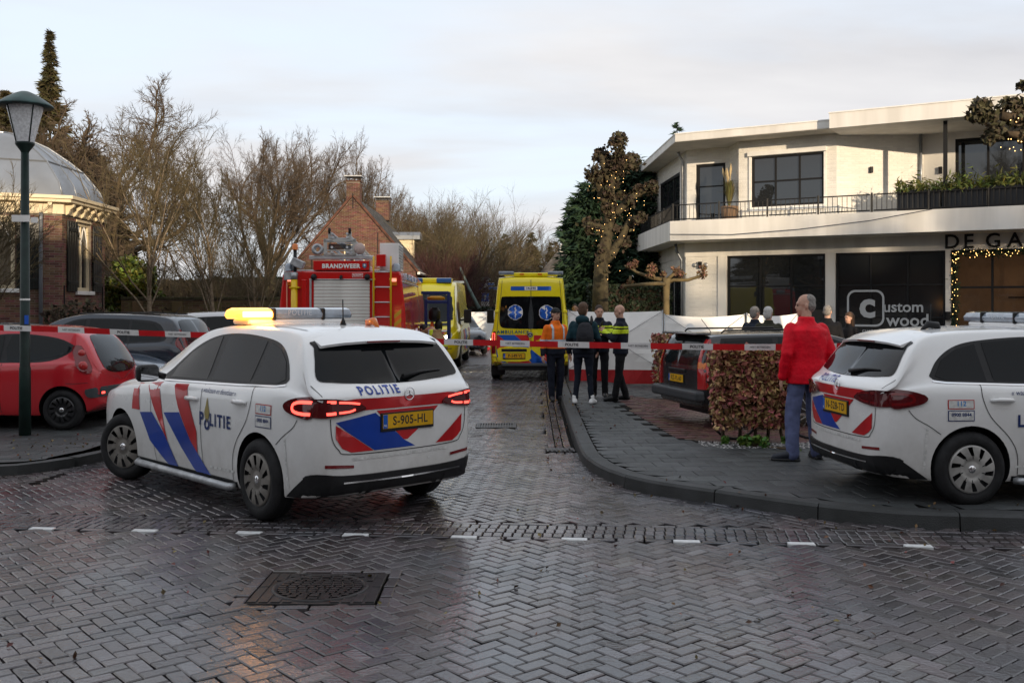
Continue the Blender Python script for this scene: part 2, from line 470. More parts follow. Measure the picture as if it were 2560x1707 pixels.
for xx in (-0.58, 0.10):
    for yy in (15.1, 15.32, 15.54): bricks.append((xx, yy, R(90), 0.2, 0.07))
bricks.sort(key=lambda b: b[1] + 0.25 * abs(b[0]))
def brick_z(x, y): return 0.006 * noise.noise((x * 0.9, y * 0.9, 1.5)) + rng.uniform(-0.0025, 0.0025)
BRICK_MES = []
for dl, dw in ((0, 0), (-0.005, 0.003), (0.003, -0.004), (-0.003, -0.002)):
    bv, bf = brick_geo(0.1825 + dl, 0.0865 + dw, c=0.006, ci=0.007)
    q = MB(); q.add([v + Vector((0, 0, -0.0015 if i in (0, 2) else 0)) for i, v in enumerate(bv)], bf); BRICK_MES.append(q.mesh('brick', M_PAVER))
rest = MB(); n_obj = 0
for (x, y, rot, l, w) in bricks:
    tilt = (rng.gauss(0, 0.012), rng.gauss(0, 0.012))
    z = brick_z(x, y) + (0.006 if abs(x + 1.26) < 0.5 and abs(y - 6.55) < 0.46 and w < 0.09 else 0)
    if n_obj < 300 and abs(l - 2 * Wp) < 0.002 and w == Wp:
        o = obj('brick', rng.choice(BRICK_MES), road); o.location = (x, y, z); o.rotation_euler = (tilt[0], tilt[1], rot + rng.gauss(0, 0.02)); n_obj += 1
        continue
    Mx = Matrix.Translation((x, y, z)) @ Matrix.Rotation(rot + rng.gauss(0, 0.02), 4, 'Z') @ Matrix.Rotation(tilt[0], 4, 'X') @ Matrix.Rotation(tilt[1], 4, 'Y')
    vv, ff = brick_geo(l - 0.0095 + rng.uniform(-.004, .003), w - 0.0085 + rng.uniform(-.003, .002), c=0.006, ci=0.006)
    rest.add([Mx @ v for v in vv], ff)
ro = rest.build('brick_paving', M_PAVER, road); tag(ro, kind='stuff')
wb = brick_geo(0.208, 0.070)
wm = MB(); wm.add(*wb); WME = wm.mesh('white_brick', M_WHITEB)
for (x, y, rot, l, w) in white:
    o = obj('white_brick', WME, road); o.location = (x, y, 0.002); o.rotation_euler = (0, 0, rot)
def sheet_mat():
    m = bpy.data.materials.new('distant street brick'); m.use_nodes = True; t = m.node_tree; b = t.nodes['Principled BSDF']
    tc = t.nodes.new('ShaderNodeTexCoord'); mp = t.nodes.new('ShaderNodeMapping'); mp.inputs['Rotation'].default_value = (0, 0, R(45)); mp.inputs['Scale'].default_value = (1, 1, 1)
    br = t.nodes.new('ShaderNodeTexBrick'); br.inputs['Scale'].default_value = 1.0; br.inputs['Brick Width'].default_value = 0.2; br.inputs['Row Height'].default_value = 0.1
    br.inputs['Mortar Size'].default_value = 0.006; br.inputs['Color1'].default_value = (0.10, 0.066, 0.058, 1); br.inputs['Color2'].default_value = (0.06, 0.05, 0.05, 1); br.inputs['Mortar'].default_value = (0.016, 0.014, 0.013, 1)
    t.links.new(tc.outputs['Object'], mp.inputs[0]); t.links.new(mp.outputs[0], br.inputs['Vector']); t.links.new(br.outputs['Color'], b.inputs['Base Color'])
    bp = t.nodes.new('ShaderNodeBump'); bp.inputs['Strength'].default_value = 0.8; bp.inputs['Distance'].default_value = 0.01; bp.invert = True
    t.links.new(br.outputs['Fac'], bp.inputs['Height']); t.links.new(bp.outputs[0], b.inputs['Normal']); b.inputs['Roughness'].default_value = 0.33
    return m
M_SHEET = sheet_mat()
sh = MB()
far = [(p[0], p[1]) for p in KR if p[1] > YMAX - 0.3] + [(p[0], p[1]) for p in reversed(KL) if p[1] > YMAX - 0.3]
sh.add([(x, y, -0.008) for x, y in far], [list(range(len(far)))])
tag(sh.build('side_street', M_SHEET), kind='structure')
sh = MB(); sh.add([(-60, -14, -0.014), (60, -14, -0.014), (60, 3.9, -0.014), (-60, 3.9, -0.014)], [(0, 1, 2, 3)])
sh.add([(-60, 3.9, -0.014), (-5.6, 3.9, -0.014), (-8.0, 10.6, -0.014), (-14, 10.1, -0.014), (-60, 9.0, -0.014)], [(0, 1, 2, 3, 4)])
sh.add([(4.6, 3.9, -0.014), (60, 3.9, -0.014), (60, 6.4, -0.014), (9, 7.7, -0.014), (6.2, 8.0, -0.014)], [(0, 1, 2, 3, 4)])
tag(sh.build('cross_street', M_SHEET), kind='structure')

# ---------------------------------------------------------------- right pavement
def poly_sheet(name, poly, z, m, kind='structure'):
    b = MB(); b.add([(x, y, z if not callable(z) else z(x, y)) for x, y in poly], [list(range(len(poly)))])
    o = b.build(name, m); tag(o, kind=kind); return o
kr_in = []
for a, b in zip(KR, KR[1:]):
    t = (b - a).normalized(); nrm = Vector((t.y, -t.x))
    if nrm.x < 0 and a.y > 9: nrm = -nrm
    if a.y <= 9 and nrm.y < 0: nrm = -nrm
    kr_in.append(a + nrm * 0.20)
def inside(poly, x, y):
    c = False; j = len(poly) - 1
    for i in range(len(poly)):
        xi, yi = poly[i]; xj, yj = poly[j]
        if (yi > y) != (yj > y) and x < (xj - xi) * (y - yi) / (yj - yi) + xi: c = not c
        j = i
    return c
pav_poly = [(p.x, p.y) for p in kr_in if p.y < 60] + [(24, 60), (24, 7.0)]
bm = bmesh.new()
f = bm.faces.new([bm.verts.new((x, y, 0)) for x, y in pav_poly])
bmesh.ops.triangulate(bm, faces=bm.faces[:])
for i in range(0, 20):
    bmesh.ops.bisect_plane(bm, geom=bm.verts[:] + bm.edges[:] + bm.faces[:], plane_co=(0, 11.6 + i * 0.2, 0), plane_no=(0, 1, 0))
for i in range(0, 10):
    bmesh.ops.bisect_plane(bm, geom=bm.verts[:] + bm.edges[:] + bm.faces[:], plane_co=(1.8 + i * 0.15, 0, 0), plane_no=(1, 0, 0))
for v in bm.verts: v.co.z = zp(v.co.x, v.co.y) - 0.012 - (0.06 if inside([(2.35,13.25),(2.15,15.3),(2.1,19.3),(9.3,18.8),(9.3,13.35),(4.4,13.1),(2.8,12.95)], v.co.x, v.co.y) else 0)
me = bpy.data.meshes.new('pavement'); bm.to_mesh(me); bm.free(); me.materials.append(M_JOINT)
pavement = obj('pavement', me); tag(pavement, kind='structure')
bay_poly = [(2.25, 13.1), (2.05, 15.2), (2.0, 19.5), (9.5, 19.0), (9.5, 13.2), (4.4, 12.95), (2.7, 12.75)]
tiles = []
ta = R(4); tc_, ts_ = math.cos(ta), math.sin(ta)
for i in range(-40, 60):
    for j2 in range(-60, 70):
        u = i * 0.302 + (0.15 if j2 % 2 else 0); v = j2 * 0.302
        x = 3.0 + u * tc_ - v * ts_; y = 14.0 + u * ts_ + v * tc_
        if not (7.4 < y < 31 and in_view(x, y, 1.2)): continue
        cor = [(x + (du * tc_ - dv * ts_), y + (du * ts_ + dv * tc_)) for du, dv in ((-.15, -.15), (.15, -.15), (.15, .15), (-.15, .15))]
        if not any(inside(pav_poly, *c) for c in cor): continue
        full = all(inside(pav_poly, *c) for c in cor)
        if any(inside(bay_poly, *c) for c in cor): continue
        tiles.append((x, y, full, cor))
tiles.sort(key=lambda t: t[1])
tv, tf = brick_geo(0.296, 0.296, 0.05, 0.005)
tm = MB(); tm.add(tv, tf); TILE_ME = tm.mesh('paving_tile', M_TILE)
trest = MB(); nt_ = 0
for (x, y, full, cor) in tiles:
    z = zp(x, y) + rng.uniform(-0.002, 0.002)
    sl = (zp(x, y + 0.1) - zp(x, y - 0.1)) / 0.2, (zp(x + 0.1, y) - zp(x - 0.1, y)) / 0.2
    if full and nt_ < 300:
        o = obj('paving_tile', TILE_ME, pavement); o.location = (x, y, z); o.rotation_euler = (math.atan(sl[0]) + rng.gauss(0, 0.006), -math.atan(sl[1]) + rng.gauss(0, 0.006), ta); nt_ += 1
    elif full:
        Mx = Matrix.Translation((x, y, z)) @ Matrix.Rotation(ta, 4, 'Z') @ Matrix.Rotation(math.atan(sl[0]) + rng.gauss(0, 0.006), 4, 'X') @ Matrix.Rotation(-math.atan(sl[1]), 4, 'Y')
        trest.add([Mx @ v for v in tv], tf)
    else:   # cut tile along the kerb: clip the square by pulling corners inwards
        cc = []
        for (cx_, cy_) in cor:
            q = Vector((cx_, cy_)); c0 = Vector((x, y)); n_in = 0
            inn = [c for c in cor if inside(pav_poly, *c)]
            tgt = sum((Vector(c) for c in inn), Vector((0, 0))) / len(inn)
            while not inside(pav_poly, q.x, q.y) and n_in < 20: q = q.lerp(tgt, 0.12); n_in += 1
            cc.append(q)
        trest.add([(q.x, q.y, zp(q.x, q.y)) for q in cc], [(0, 1, 2, 3)])
to_ = trest.build('tile_paving', M_TILE, pavement); tag(to_, kind='stuff')
bay = poly_sheet('parking_bay', bay_poly, lambda x, y: -0.02, M_JOINT)
bb = MB()
for i in range(-20, 60):
    for j2 in range(-50, 60):
        u = i * 0.205 + (0.1 if j2 % 2 else 0); v = j2 * 0.102
        x = 4.0 + u * tc_ - v * ts_; y = 15.0 + u * ts_ + v * tc_
        if inside(bay_poly, x, y) and in_view(x, y, 1.0):
            Mx = Matrix.Translation((x, y, zp(x, y) + rng.uniform(-.003, .003))) @ Matrix.Rotation(ta + rng.gauss(0, .01), 4, 'Z') @ Matrix.Rotation(rng.gauss(0, .012), 4, 'X')
            vv, ff = brick_geo(0.196, 0.094, 0.04, 0.006); bb.add([Mx @ q for q in vv], ff)
bo = bb.build('bay_bricks', M_REDB, bay); tag(bo, kind='stuff')

# ---------------------------------------------------------------- kerbs
def kerb(K, side, height, ymax, name, xlim):
    root = link(bpy.data.objects.new(name, None)); tag(root, kind='structure')
    acc = 0; seg = [K[0]]
    for a, b in zip(K, K[1:]):
        acc += (b - a).length; seg.append(b)
        if acc >= 0.97:
            mid = seg[len(seg) // 2]
            if mid.y < ymax and abs(mid.x) < xlim:
                bld = MB(); vs, fs = [], []
                s0 = seg[0].lerp(seg[1], 0.012 / max(0.05, (seg[1] - seg[0]).length)); s1 = seg[-1].lerp(seg[-2], 0.0)
                pl = [s0] + seg[1:-1] + [s1]
                for i, p in enumerate(pl):
                    t = (pl[min(i + 1, len(pl) - 1)] - pl[max(i - 1, 0)]).normalized(); nn = Vector((t.y, -t.x)) * side
                    hz_ = height(p.x, p.y)
                    for off, z in ((0.0, -0.05), (0.012, hz_ - 0.025), (0.035, hz_), (0.19, hz_ + 0.002), (0.19, -0.05)):
                        q = p + nn * off; vs.append((q.x, q.y, z))
                n = 5
                for i in range(len(pl) - 1):
                    for k_ in range(n): fs.append((i * n + k_, i * n + (k_ + 1) % n, (i + 1) * n + (k_ + 1) % n, (i + 1) * n + k_))
                fs.append(tuple(range(n))); fs.append(tuple(range((len(pl) - 1) * n, len(pl) * n)))
                bld.add(vs, fs); bld.build('kerbstone', M_KERB, root, recalc=True)
            acc = 0; seg = [b]
    return root
kerb(KR, 1, lambda x, y: 0.122, 40, 'kerb', 10)
kerb(KL, 1, lambda x, y: 0.102, 40, 'kerb_far_side', 16)

# ---------------------------------------------------------------- left pavement and parking strip
lp = [(p.x - 0.18 * (p.y > 11.4), p.y + 0.18 * (p.y <= 11.4)) for p in KL if p.y < 60] + [(-40, 60), (-40, 9.6)]
left_pav = poly_sheet('pavement_far_side', lp, 0.094, M_TILE)
lt = MB()
for i in range(-70, 20):
    for j2 in range(-10, 45):
        x = -5.0 + i * 0.302 + (0.15 if j2 % 2 else 0) - 0.02 * j2 * 0.3; y = 11.0 + j2 * 0.302 + i * 0.302 * 0.07
        if inside(lp, x - 0.2, y - 0.15) and inside(lp, x + 0.2, y - 0.15) and in_view(x, y, 1.2) and y < 13.6:
            Mx = Matrix.Translation((x, y, 0.10 + rng.uniform(-.002, .002))) @ Matrix.Rotation(R(4) + rng.gauss(0, .006), 4, 'Z') @ Matrix.Rotation(rng.gauss(0, .006), 4, 'X')
            lt.add([Mx @ q for q in tv], tf)
        elif in_view(x, y, 1.2) and y < 24 and inside(lp, x, y) and y >= 13.6:
            Mx = Matrix.Translation((x, y, 0.10 + rng.uniform(-.002, .002))) @ Matrix.Rotation(R(4), 4, 'Z')
            lt.add([Mx @ q for q in tv], tf)
lo = lt.build('tile_paving', M_TILE, left_pav); tag(lo, kind='stuff')

# ---------------------------------------------------------------- manhole, drains
M_IRON = mat('wet cast iron', (0.030, 0.028, 0.028), 0.36, metal=0.35, var=0.35, vscale=12, bump=0.15, bscale=80)
mh = thing('manhole_cover', 'square cast iron manhole cover with a round ribbed lid in the road', 'manhole cover', (-1.26, 6.55, 0))
b = MB(); b.box((0, 0, -0.012), (0.80, 0.70, 0.026))
for i in range(11):
    xx = -0.37 + i * 0.074
    for s in (-1, 1):
        y0 = math.sqrt(max(0, 0.33 ** 2 - xx ** 2)) if abs(xx) < 0.33 else 0.0
        if 0.335 - y0 > 0.03: b.box((xx, s * (y0 + 0.34) / 2, 0.004), (0.058, 0.335 - y0 - 0.008, 0.008))
b.build('frame', M_IRON, mh, bevel=0.003, seg=1)
b = MB(); b.lathe([(0.0, 0.002), (0.285, 0.002), (0.29, 0.010), (0.312, 0.010), (0.316, 0.0)], 40); lid = b.build('lid', M_IRON, mh)
b = MB()
for i in range(-6, 7):
    yy = i * 0.043; L = math.sqrt(max(0, 0.28 ** 2 - yy ** 2))
    nseg = max(1, int(2 * L / 0.062))
    for q in range(nseg): b.box((-L + (q + 0.5) * 2 * L / nseg, yy, 0.006), (2 * L / nseg - 0.014, 0.030, 0.010))
o = b.build('lid_ribs', M_IRON, lid); tag(o, kind='stuff')
for s in (-1, 1):
    b = MB(); b.box((0, s * 0.22, 0.012), (0.05, 0.03, 0.006)); b.build('lifting_slot', M_BLACK, lid)
gd = thing('road_drain', 'long slotted drain grate across the brick side street behind the police car', 'drain', (-0.24, 15.32, 0))
b = MB(); b.box((0, 0, -0.02), (0.58, 0.56, 0.02)); b.build('pit', M_BLACK, gd)
b = MB()
for s in (-1, 1): b.box((0, s * 0.27, 0.0), (0.6, 0.03, 0.02)); b.box((s * 0.29, 0, 0.0), (0.03, 0.51, 0.02))
b.build('rim', M_IRON, gd)
for i in range(14):
    b = MB(); b.box((-0.26 + i * 0.04, 0, 0.0), (0.022, 0.51, 0.018)); b.build('bar', M_IRON, gd)
kd = thing('kerb_gully', 'small iron kerb gully in the gutter at the curve of the kerb', 'drain', (0.62, 12.75, 0.0), R(2))
b = MB(); b.box((0, 0, 0.003), (0.36, 0.30, 0.012)); b.build('cover', M_IRON, kd, bevel=0.004)
for i in range(6):
    b = MB(); b.box((-0.14 + i * 0.055, 0, 0.012), (0.03, 0.24, 0.012)); b.build('rib', M_IRON, kd)

# ================================================================== BUILDINGS
M_MORTAR = mat('lime mortar', (0.20, 0.17, 0.14), 0.9, var=0.25, vscale=6, bump=0.3, bscale=60)
M_BRICKD = mat('dark red house brick', (0.165, 0.078, 0.052), 0.8, col2=(0.105, 0.055, 0.040), vscale=1.4, island=0.38, bump=0.4, bscale=70)
M_BRICKR = mat('orange red house brick', (0.130, 0.054, 0.035), 0.85, col2=(0.088, 0.038, 0.026), vscale=0.9, island=0.34, bump=0.4, bscale=70)
M_BRICKY = mat('mossy garden wall brick', (0.20, 0.14, 0.075), 0.9, col2=(0.105, 0.085, 0.04), vscale=1.1, island=0.35, bump=0.4, bscale=70)
M_BRICKW = mat('white painted brick', (0.74, 0.72, 0.67), 0.6, col2=(0.68, 0.66, 0.61), vscale=1.2, island=0.06, bump=0.25, bscale=60)
M_RENDER = mat('white render', (0.76, 0.74, 0.70), 0.65, col2=(0.63, 0.61, 0.57), vscale=1.0, bump=0.08, bscale=50, stretch=(2.2, 2.2, 0.22))
M_SOFFIT = mat('soffit paint', (0.55, 0.52, 0.47), 0.7, var=0.1, vscale=2)
M_CREAM = mat('cream timber paint', (0.66, 0.56, 0.38), 0.5, var=0.08, vscale=3)
M_SHUTTER = mat('black shutter paint', (0.010, 0.012, 0.011), 0.32, var=0.3, vscale=8)
M_ZINC = mat('zinc sheet', (0.26, 0.28, 0.31), 0.42, metal=0.5, col2=(0.20, 0.215, 0.235), vscale=0.9, rvar=0.10)
M_SLATE = mat('roof tile', (0.060, 0.056, 0.050), 0.75, var=0.4, vscale=2.2, island=0.35, bump=0.4, bscale=30)
M_FRAMEB = mat('black window frame', (0.011, 0.011, 0.012), 0.6, spec=0.25)
M_WINDOW = mat('window glass', (0.018, 0.020, 0.022), 0.02, spec=0.9)
M_CURTAIN = mat('curtained window', (0.20, 0.165, 0.12), 0.12, col2=(0.12, 0.10, 0.075), vscale=3, spec=0.8, stretch=(6, 1, 0.4))

def brick_wall(parent, O, U, W, H, holes, m, ml=M_MORTAR, l=0.21, h=0.052, jt=0.010, proud=0.006, thick=0.10, gable=None, n_sep=0, sepf=None, nm='bricks'):
    """wall panel with openings (u0,u1,v0,v1), each brick its own block; U horizontal unit direction, outward normal U x Z turned to the right"""
    U = Vector(U).normalized(); Nn = Vector((U.y, -U.x, 0)); O = Vector(O)
    def pt(u, v, d): return O + U * u + Vector((0, 0, v)) + Nn * d
    us = sorted(set([0, W] + [a for hl in holes for a in hl[:2] if 0 < a < W])); vs = sorted(set([0, H] + [a for hl in holes for a in hl[2:] if 0 < a < H]))
    b = MB()
    if gable is None:
        for u0, u1 in zip(us, us[1:]):
            for v0, v1 in zip(vs, vs[1:]):
                cu, cv = (u0 + u1) / 2, (v0 + v1) / 2
                if any(q[0] < cu < q[1] and q[2] < cv < q[3] for q in holes): continue
                b.add([pt(u0, v0, 0), pt(u1, v0, 0), pt(u1, v1, 0), pt(u0, v1, 0)], [(0, 1, 2, 3)])
    else:
        b.add([pt(u, v, 0) for u, v in gable], [list(range(len(gable)))])
    for q in holes:     # reveals
        u0, u1, v0, v1 = q[0], q[1], q[2], q[3]
        c = [(u0, v0), (u1, v0), (u1, v1), (u0, v1)]
        for i in range(4):
            a_, c_ = c[i], c[(i + 1) % 4]
            b.add([pt(*a_, 0), pt(*c_, 0), pt(*c_, -thick), pt(*a_, -thick)], [(0, 1, 2, 3)])
    b.build('wall', ml, parent)
    rows = int(H / (h + jt)); mb = MB(); cand = []
    for r_ in range(rows):
        v = r_ * (h + jt) + jt / 2
        iv = [(0.0, W)]
        if gable is not None:
            xs = []
            for (a0, a1), (b0, b1) in zip(gable, gable[1:] + gable[:1]):
                vm = v + h
                if (a1 - vm) * (b1 - vm) < 0: xs.append(a0 + (b0 - a0) * (vm - a1) / (b1 - a1))
            if len(xs) < 2: continue
            iv = [(min(xs), max(xs))]
        for q in holes:
            if q[2] < v + h and q[3] > v:
                nv = []
                for a_, c_ in iv:
                    if q[1] <= a_ or q[0] >= c_: nv.append((a_, c_)); continue
                    if q[0] > a_: nv.append((a_, q[0]))
                    if q[1] < c_: nv.append((q[1], c_))
                iv = nv
        u = -(l + jt) * (0.5 if r_ % 2 else 0)
        while u < W:
            for a_, c_ in iv:
                s0, s1 = max(u, a_), min(u + l, c_)
                if s1 - s0 > 0.03: cand.append((s0, s1, v))
            u += l + jt
    rg = random.Random(int(W * 1000))
    if n_sep: cand.sort(key=sepf or (lambda c: 0))
    sep_me = None
    for i, (s0, s1, v) in enumerate(cand):
        d = proud + rg.uniform(-0.002, 0.002); c = 0.004
        if i < n_sep and abs((s1 - s0) - l) < 1e-6:
            if sep_me is None:
                q = MB(); q.add([(0, 0, 0), (l, 0, 0), (l, 0, h), (0, 0, h), (c, -proud, c), (l - c, -proud, c), (l - c, -proud, h - c), (c, -proud, h - c)], [(4, 5, 6, 7), (0, 1, 5, 4), (1, 2, 6, 5), (2, 3, 7, 6), (3, 0, 4, 7)]); sep_me = q.mesh('brick', m)
            o = obj('brick', sep_me, parent); o.location = pt(s0, v, 0); o.rotation_euler = (0, 0, math.atan2(U.y, U.x)); continue
        mb.add([pt(s0, v, 0), pt(s1, v, 0), pt(s1, v + h, 0), pt(s0, v + h, 0), pt(s0 + c, v + c, d), pt(s1 - c, v + c, d), pt(s1 - c, v + h - c, d), pt(s0 + c, v + h - c, d)],
               [(4, 5, 6, 7), (0, 1, 5, 4), (1, 2, 6, 5), (2, 3, 7, 6), (3, 0, 4, 7)])
    if mb.v:
        o = mb.build(nm, m, parent); tag(o, kind='stuff')
def wpt(O, U):
    U = Vector(U).normalized(); Nn = Vector((U.y, -U.x, 0)); O = Vector(O)
    return lambda u, v, d: O + U * u + Vector((0, 0, v)) + Nn * d
def wbox(pt, u0, u1, v0, v1, d0, d1, nm, m, parent, bevel=0.0):
    b = MB()
    b.add([pt(u0, v0, d0), pt(u1, v0, d0), pt(u1, v1, d0), pt(u0, v1, d0), pt(u0, v0, d1), pt(u1, v0, d1), pt(u1, v1, d1), pt(u0, v1, d1)],
          [(3, 2, 1, 0), (4, 5, 6, 7), (0, 1, 5, 4), (1, 2, 6, 5), (2, 3, 7, 6), (3, 0, 4, 7)])
    return b.build(nm, m, parent, bevel=bevel, recalc=True)
def window(parent, pt, u0, u1, v0, v1, cols, rows, fm, gm, deep=-0.08, fw=0.06, mw=0.04, name='window', rowpos=None, colpos=None):
    w = bpy.data.objects.new(name, None); link(w, parent)
    for (a, b_, c, d) in ((u0, u1, v0, v0 + fw), (u0, u1, v1 - fw, v1), (u0, u0 + fw, v0 + fw, v1 - fw), (u1 - fw, u1, v0 + fw, v1 - fw)):
        wbox(pt, a, b_, c, d, deep - 0.03, deep + 0.05, 'frame', fm, w)
    cp = colpos or [lerp(u0, u1, i / cols) for i in range(1, cols)]; rp = rowpos or [lerp(v0, v1, i / rows) for i in range(1, rows)]
    for c in cp: wbox(pt, c - mw / 2, c + mw / 2, v0 + fw, v1 - fw, deep - 0.02, deep + 0.035, 'mullion', fm, w)
    for r_ in rp: wbox(pt, u0 + fw, u1 - fw, r_ - mw / 2, r_ + mw / 2, deep - 0.02, deep + 0.03, 'glazing_bar', fm, w)
    ce = [u0 + fw / 2] + cp + [u1 - fw / 2]; re_ = [v0 + fw / 2] + rp + [v1 - fw / 2]
    for a, b_ in zip(ce, ce[1:]):
        for c, d in zip(re_, re_[1:]):
            t = [random.uniform(-0.003, 0.003) for _ in range(3)]
            q = MB(); q.add([pt(a, c, deep + t[0]), pt(b_, c, deep + t[1]), pt(b_, d, deep + t[2]), pt(a, d, deep + t[0] - t[1] + t[2])], [(0, 1, 2, 3)]); q.build('pane', gm, w)
    return w
def offset_poly(pl, d):
    """move every edge of a convex counter-clockwise polygon inwards by d"""
    n = len(pl); out = []
    for i in range(n):
        p0, p1, p2 = Vector(pl[i - 1]), Vector(pl[i]), Vector(pl[(i + 1) % n])
        a = (p1 - p0).normalized(); b_ = (p2 - p1).normalized(); na = Vector((-a.y, a.x)); nb = Vector((-b_.y, b_.x))
        den = 1 + na.dot(nb); out.append(p1 + (na + nb) * d / max(0.2, den))
    return out

# ---------------------------------------------------------------- brick pavilion with a zinc dome
pav = thing('brick_pavilion', 'brick pavilion with a zinc dome roof and black shutters behind the lamp post', 'house')
C1 = Vector((-11.3, 25.0)); fd = Vector((-0.90, -0.43)).normalized()
C2 = Vector((-11.42, 27.9)); C7 = C1 + fd * 6.0
foot = [C1, C2, Vector((-13.2, 29.9)), Vector((-16.2, 30.1)), Vector((-18.4, 28.0)), Vector((-18.6, 24.6)), C7]     # counter-clockwise
ZC = 4.13
rd = (C2 - C1); RW = rd.length
ptR = wpt((C1.x, C1.y, 0), (rd.x, rd.y, 0))
wr0, wr1 = 0.90, 1.90
brick_wall(pav, (C1.x, C1.y, 0), (rd.x, rd.y, 0), RW, ZC, [(wr0, wr1, 2.22, 4.02)], M_BRICKD, n_sep=110, sepf=lambda c: -c[2])
fdir = -fd; FO = C7
ptF = wpt((FO.x, FO.y, 0), (fdir.x, fdir.y, 0))
fw0, fw1 = 6.0 - 2.40, 6.0 - 1.06
brick_wall(pav, (FO.x, FO.y, 0), (fdir.x, fdir.y, 0), 6.0, ZC, [(fw0, fw1, 2.26, 4.0)], M_BRICKD, n_sep=160, sepf=lambda c: -c[0])
for i in range(1, 6):
    a, b_ = foot[i], foot[(i + 1) % 7]
    b = MB(); b.add([(a.x, a.y, 0), (b_.x, b_.y, 0), (b_.x, b_.y, ZC), (a.x, a.y, ZC)], [(0, 1, 2, 3)]); b.build('wall', M_BRICKD, pav)
def gothic_window(pt, u0, u1, v0, v1, gm):
    w = window(pav, pt, u0, u1, v0, v1, 2, 1, M_CREAM, gm, deep=-0.10, fw=0.09, mw=0.045)
    um = (u0 + u1) / 2
    for (a, b_) in ((u0 + 0.09, um), (um, u1 - 0.09)):
        m_ = (a + b_) / 2; q = MB()
        for s_ in (0, 1):
            e = a if s_ == 0 else b_
            q.tube([pt(e, v0 + (v1 - v0) * 0.62, -0.075), pt(lerp(e, m_, 0.12), v0 + (v1 - v0) * 0.74, -0.075), pt(lerp(e, m_, 0.5), v0 + (v1 - v0) * 0.87, -0.075), pt(m_, v1 - 0.07, -0.075)], 0.016, 6)
        q.build('tracery', M_WHITE, w)
    wbox(pt, u0 - 0.06, u1 + 0.10, v0 - 0.10, v0, -0.02, 0.08, 'sill', M_WHITE, pav, 0.01)
    wbox(pt, u0 - 0.02, u1 + 0.02, v1, v1 + 0.06, -0.02, 0.03, 'lintel', M_CREAM, pav)
gothic_window(ptR, wr0, wr1, 2.22, 4.02, M_WINDOW); gothic_window(ptF, fw0, fw1, 2.26, 4.0, M_CURTAIN)
def shutter(pt, u0, u1, v0, v1):
    s_ = bpy.data.objects.new('shutter', None); link(s_, pav)
    n = 4
    for i in range(n):
        wbox(pt, lerp(u0, u1, i / n) + 0.003, lerp(u0, u1, (i + 1) / n) - 0.003, v0, v1, 0.02, 0.055, 'board', M_SHUTTER, s_, 0.006)
    for q in (0.12, 0.88): wbox(pt, u0, u1, lerp(v0, v1, q) - 0.05, lerp(v0, v1, q) + 0.05, 0.055, 0.075, 'ledge', M_SHUTTER, s_, 0.005)
    for q in (0.12, 0.88): wbox(pt, u0 - 0.03, u0 + 0.10, lerp(v0, v1, q) - 0.02, lerp(v0, v1, q) + 0.02, 0.075, 0.085, 'hinge', M_FRAMEB, s_)
shutter(ptR, wr0 - 0.66, wr0 - 0.03, 2.20, 4.0); shutter(ptR, wr1 + 0.05, wr1 + 0.66, 2.20, 4.0)
shutter(ptF, fw1 + 0.03, fw1 + 0.56, 2.25, 4.0); shutter(ptF, fw0 - 0.62, fw0 - 0.03, 2.25, 4.0)
b = MB(); b.tube([ptF(5.52, 0, 0.09), ptF(5.52, 3.75, 0.09), ptF(5.52, 3.95, 0.16), ptF(5.52, 4.15, 0.17)], 0.048, 10); b.build('downpipe', M_ZINC, pav)
for u_ in (0.10, 2.72): wbox(ptR, u_ - 0.015, u_ + 0.015, 1.75, 2.35, 0.006, 0.03, 'wall_anchor', M_FRAMEB, pav)
def ring(pl, z0, z1, nm, m, parent):
    b = MB(); n = len(pl)
    b.add([(p.x, p.y, z0) for p in pl] + [(p.x, p.y, z1) for p in pl], [(i, (i + 1) % n, n + (i + 1) % n, n + i) for i in range(n)] + [list(range(n))[::-1], list(range(n, 2 * n))]); return b.build(nm, m, parent, bevel=0.01)
ring(offset_poly(foot, -0.06), ZC, ZC + 0.28, 'frieze', M_CREAM, pav)
ring(offset_poly(foot, -0.30), ZC + 0.28, ZC + 0.36, 'cornice', M_CREAM, pav)
ring(offset_poly(foot, -0.36), ZC + 0.36, ZC + 0.45, 'cornice', M_CREAM, pav)
for pt, W_, n in ((ptR, RW, 6), (ptF, 6.0, 10)):
    for i in range(n):
        u_ = (i + 0.5) * W_ / n
        if pt is ptF and i == n - 1: u_ += 0.12
        b = MB(); Mx = frame_matrix(pt(u_ - 0.05, 0, 0), pt(u_, 0, 1) - pt(u_, 0, 0), (0, 0, 1))
        b.prism([(0.05, ZC + 0.28), (0.26, ZC + 0.28), (0.26, ZC + 0.20), (0.16, ZC + 0.12), (0.12, ZC + 0.02), (0.05, ZC - 0.02)], 0.10, Mx); b.build('bracket', M_CREAM, pav, recalc=True, bevel=0.008)
prof = [(-0.02, ZC + 0.45), (0.10, ZC + 0.82), (0.30, ZC + 1.10), (0.52, ZC + 1.38), (0.85, ZC + 1.66), (1.35, ZC + 2.02), (1.75, ZC + 2.20), (2.05, ZC + 2.27)]
dome = bpy.data.objects.new('dome_roof', None); link(dome, pav)
levels = [offset_poly(foot, d) for d, z in prof]; n7 = 7
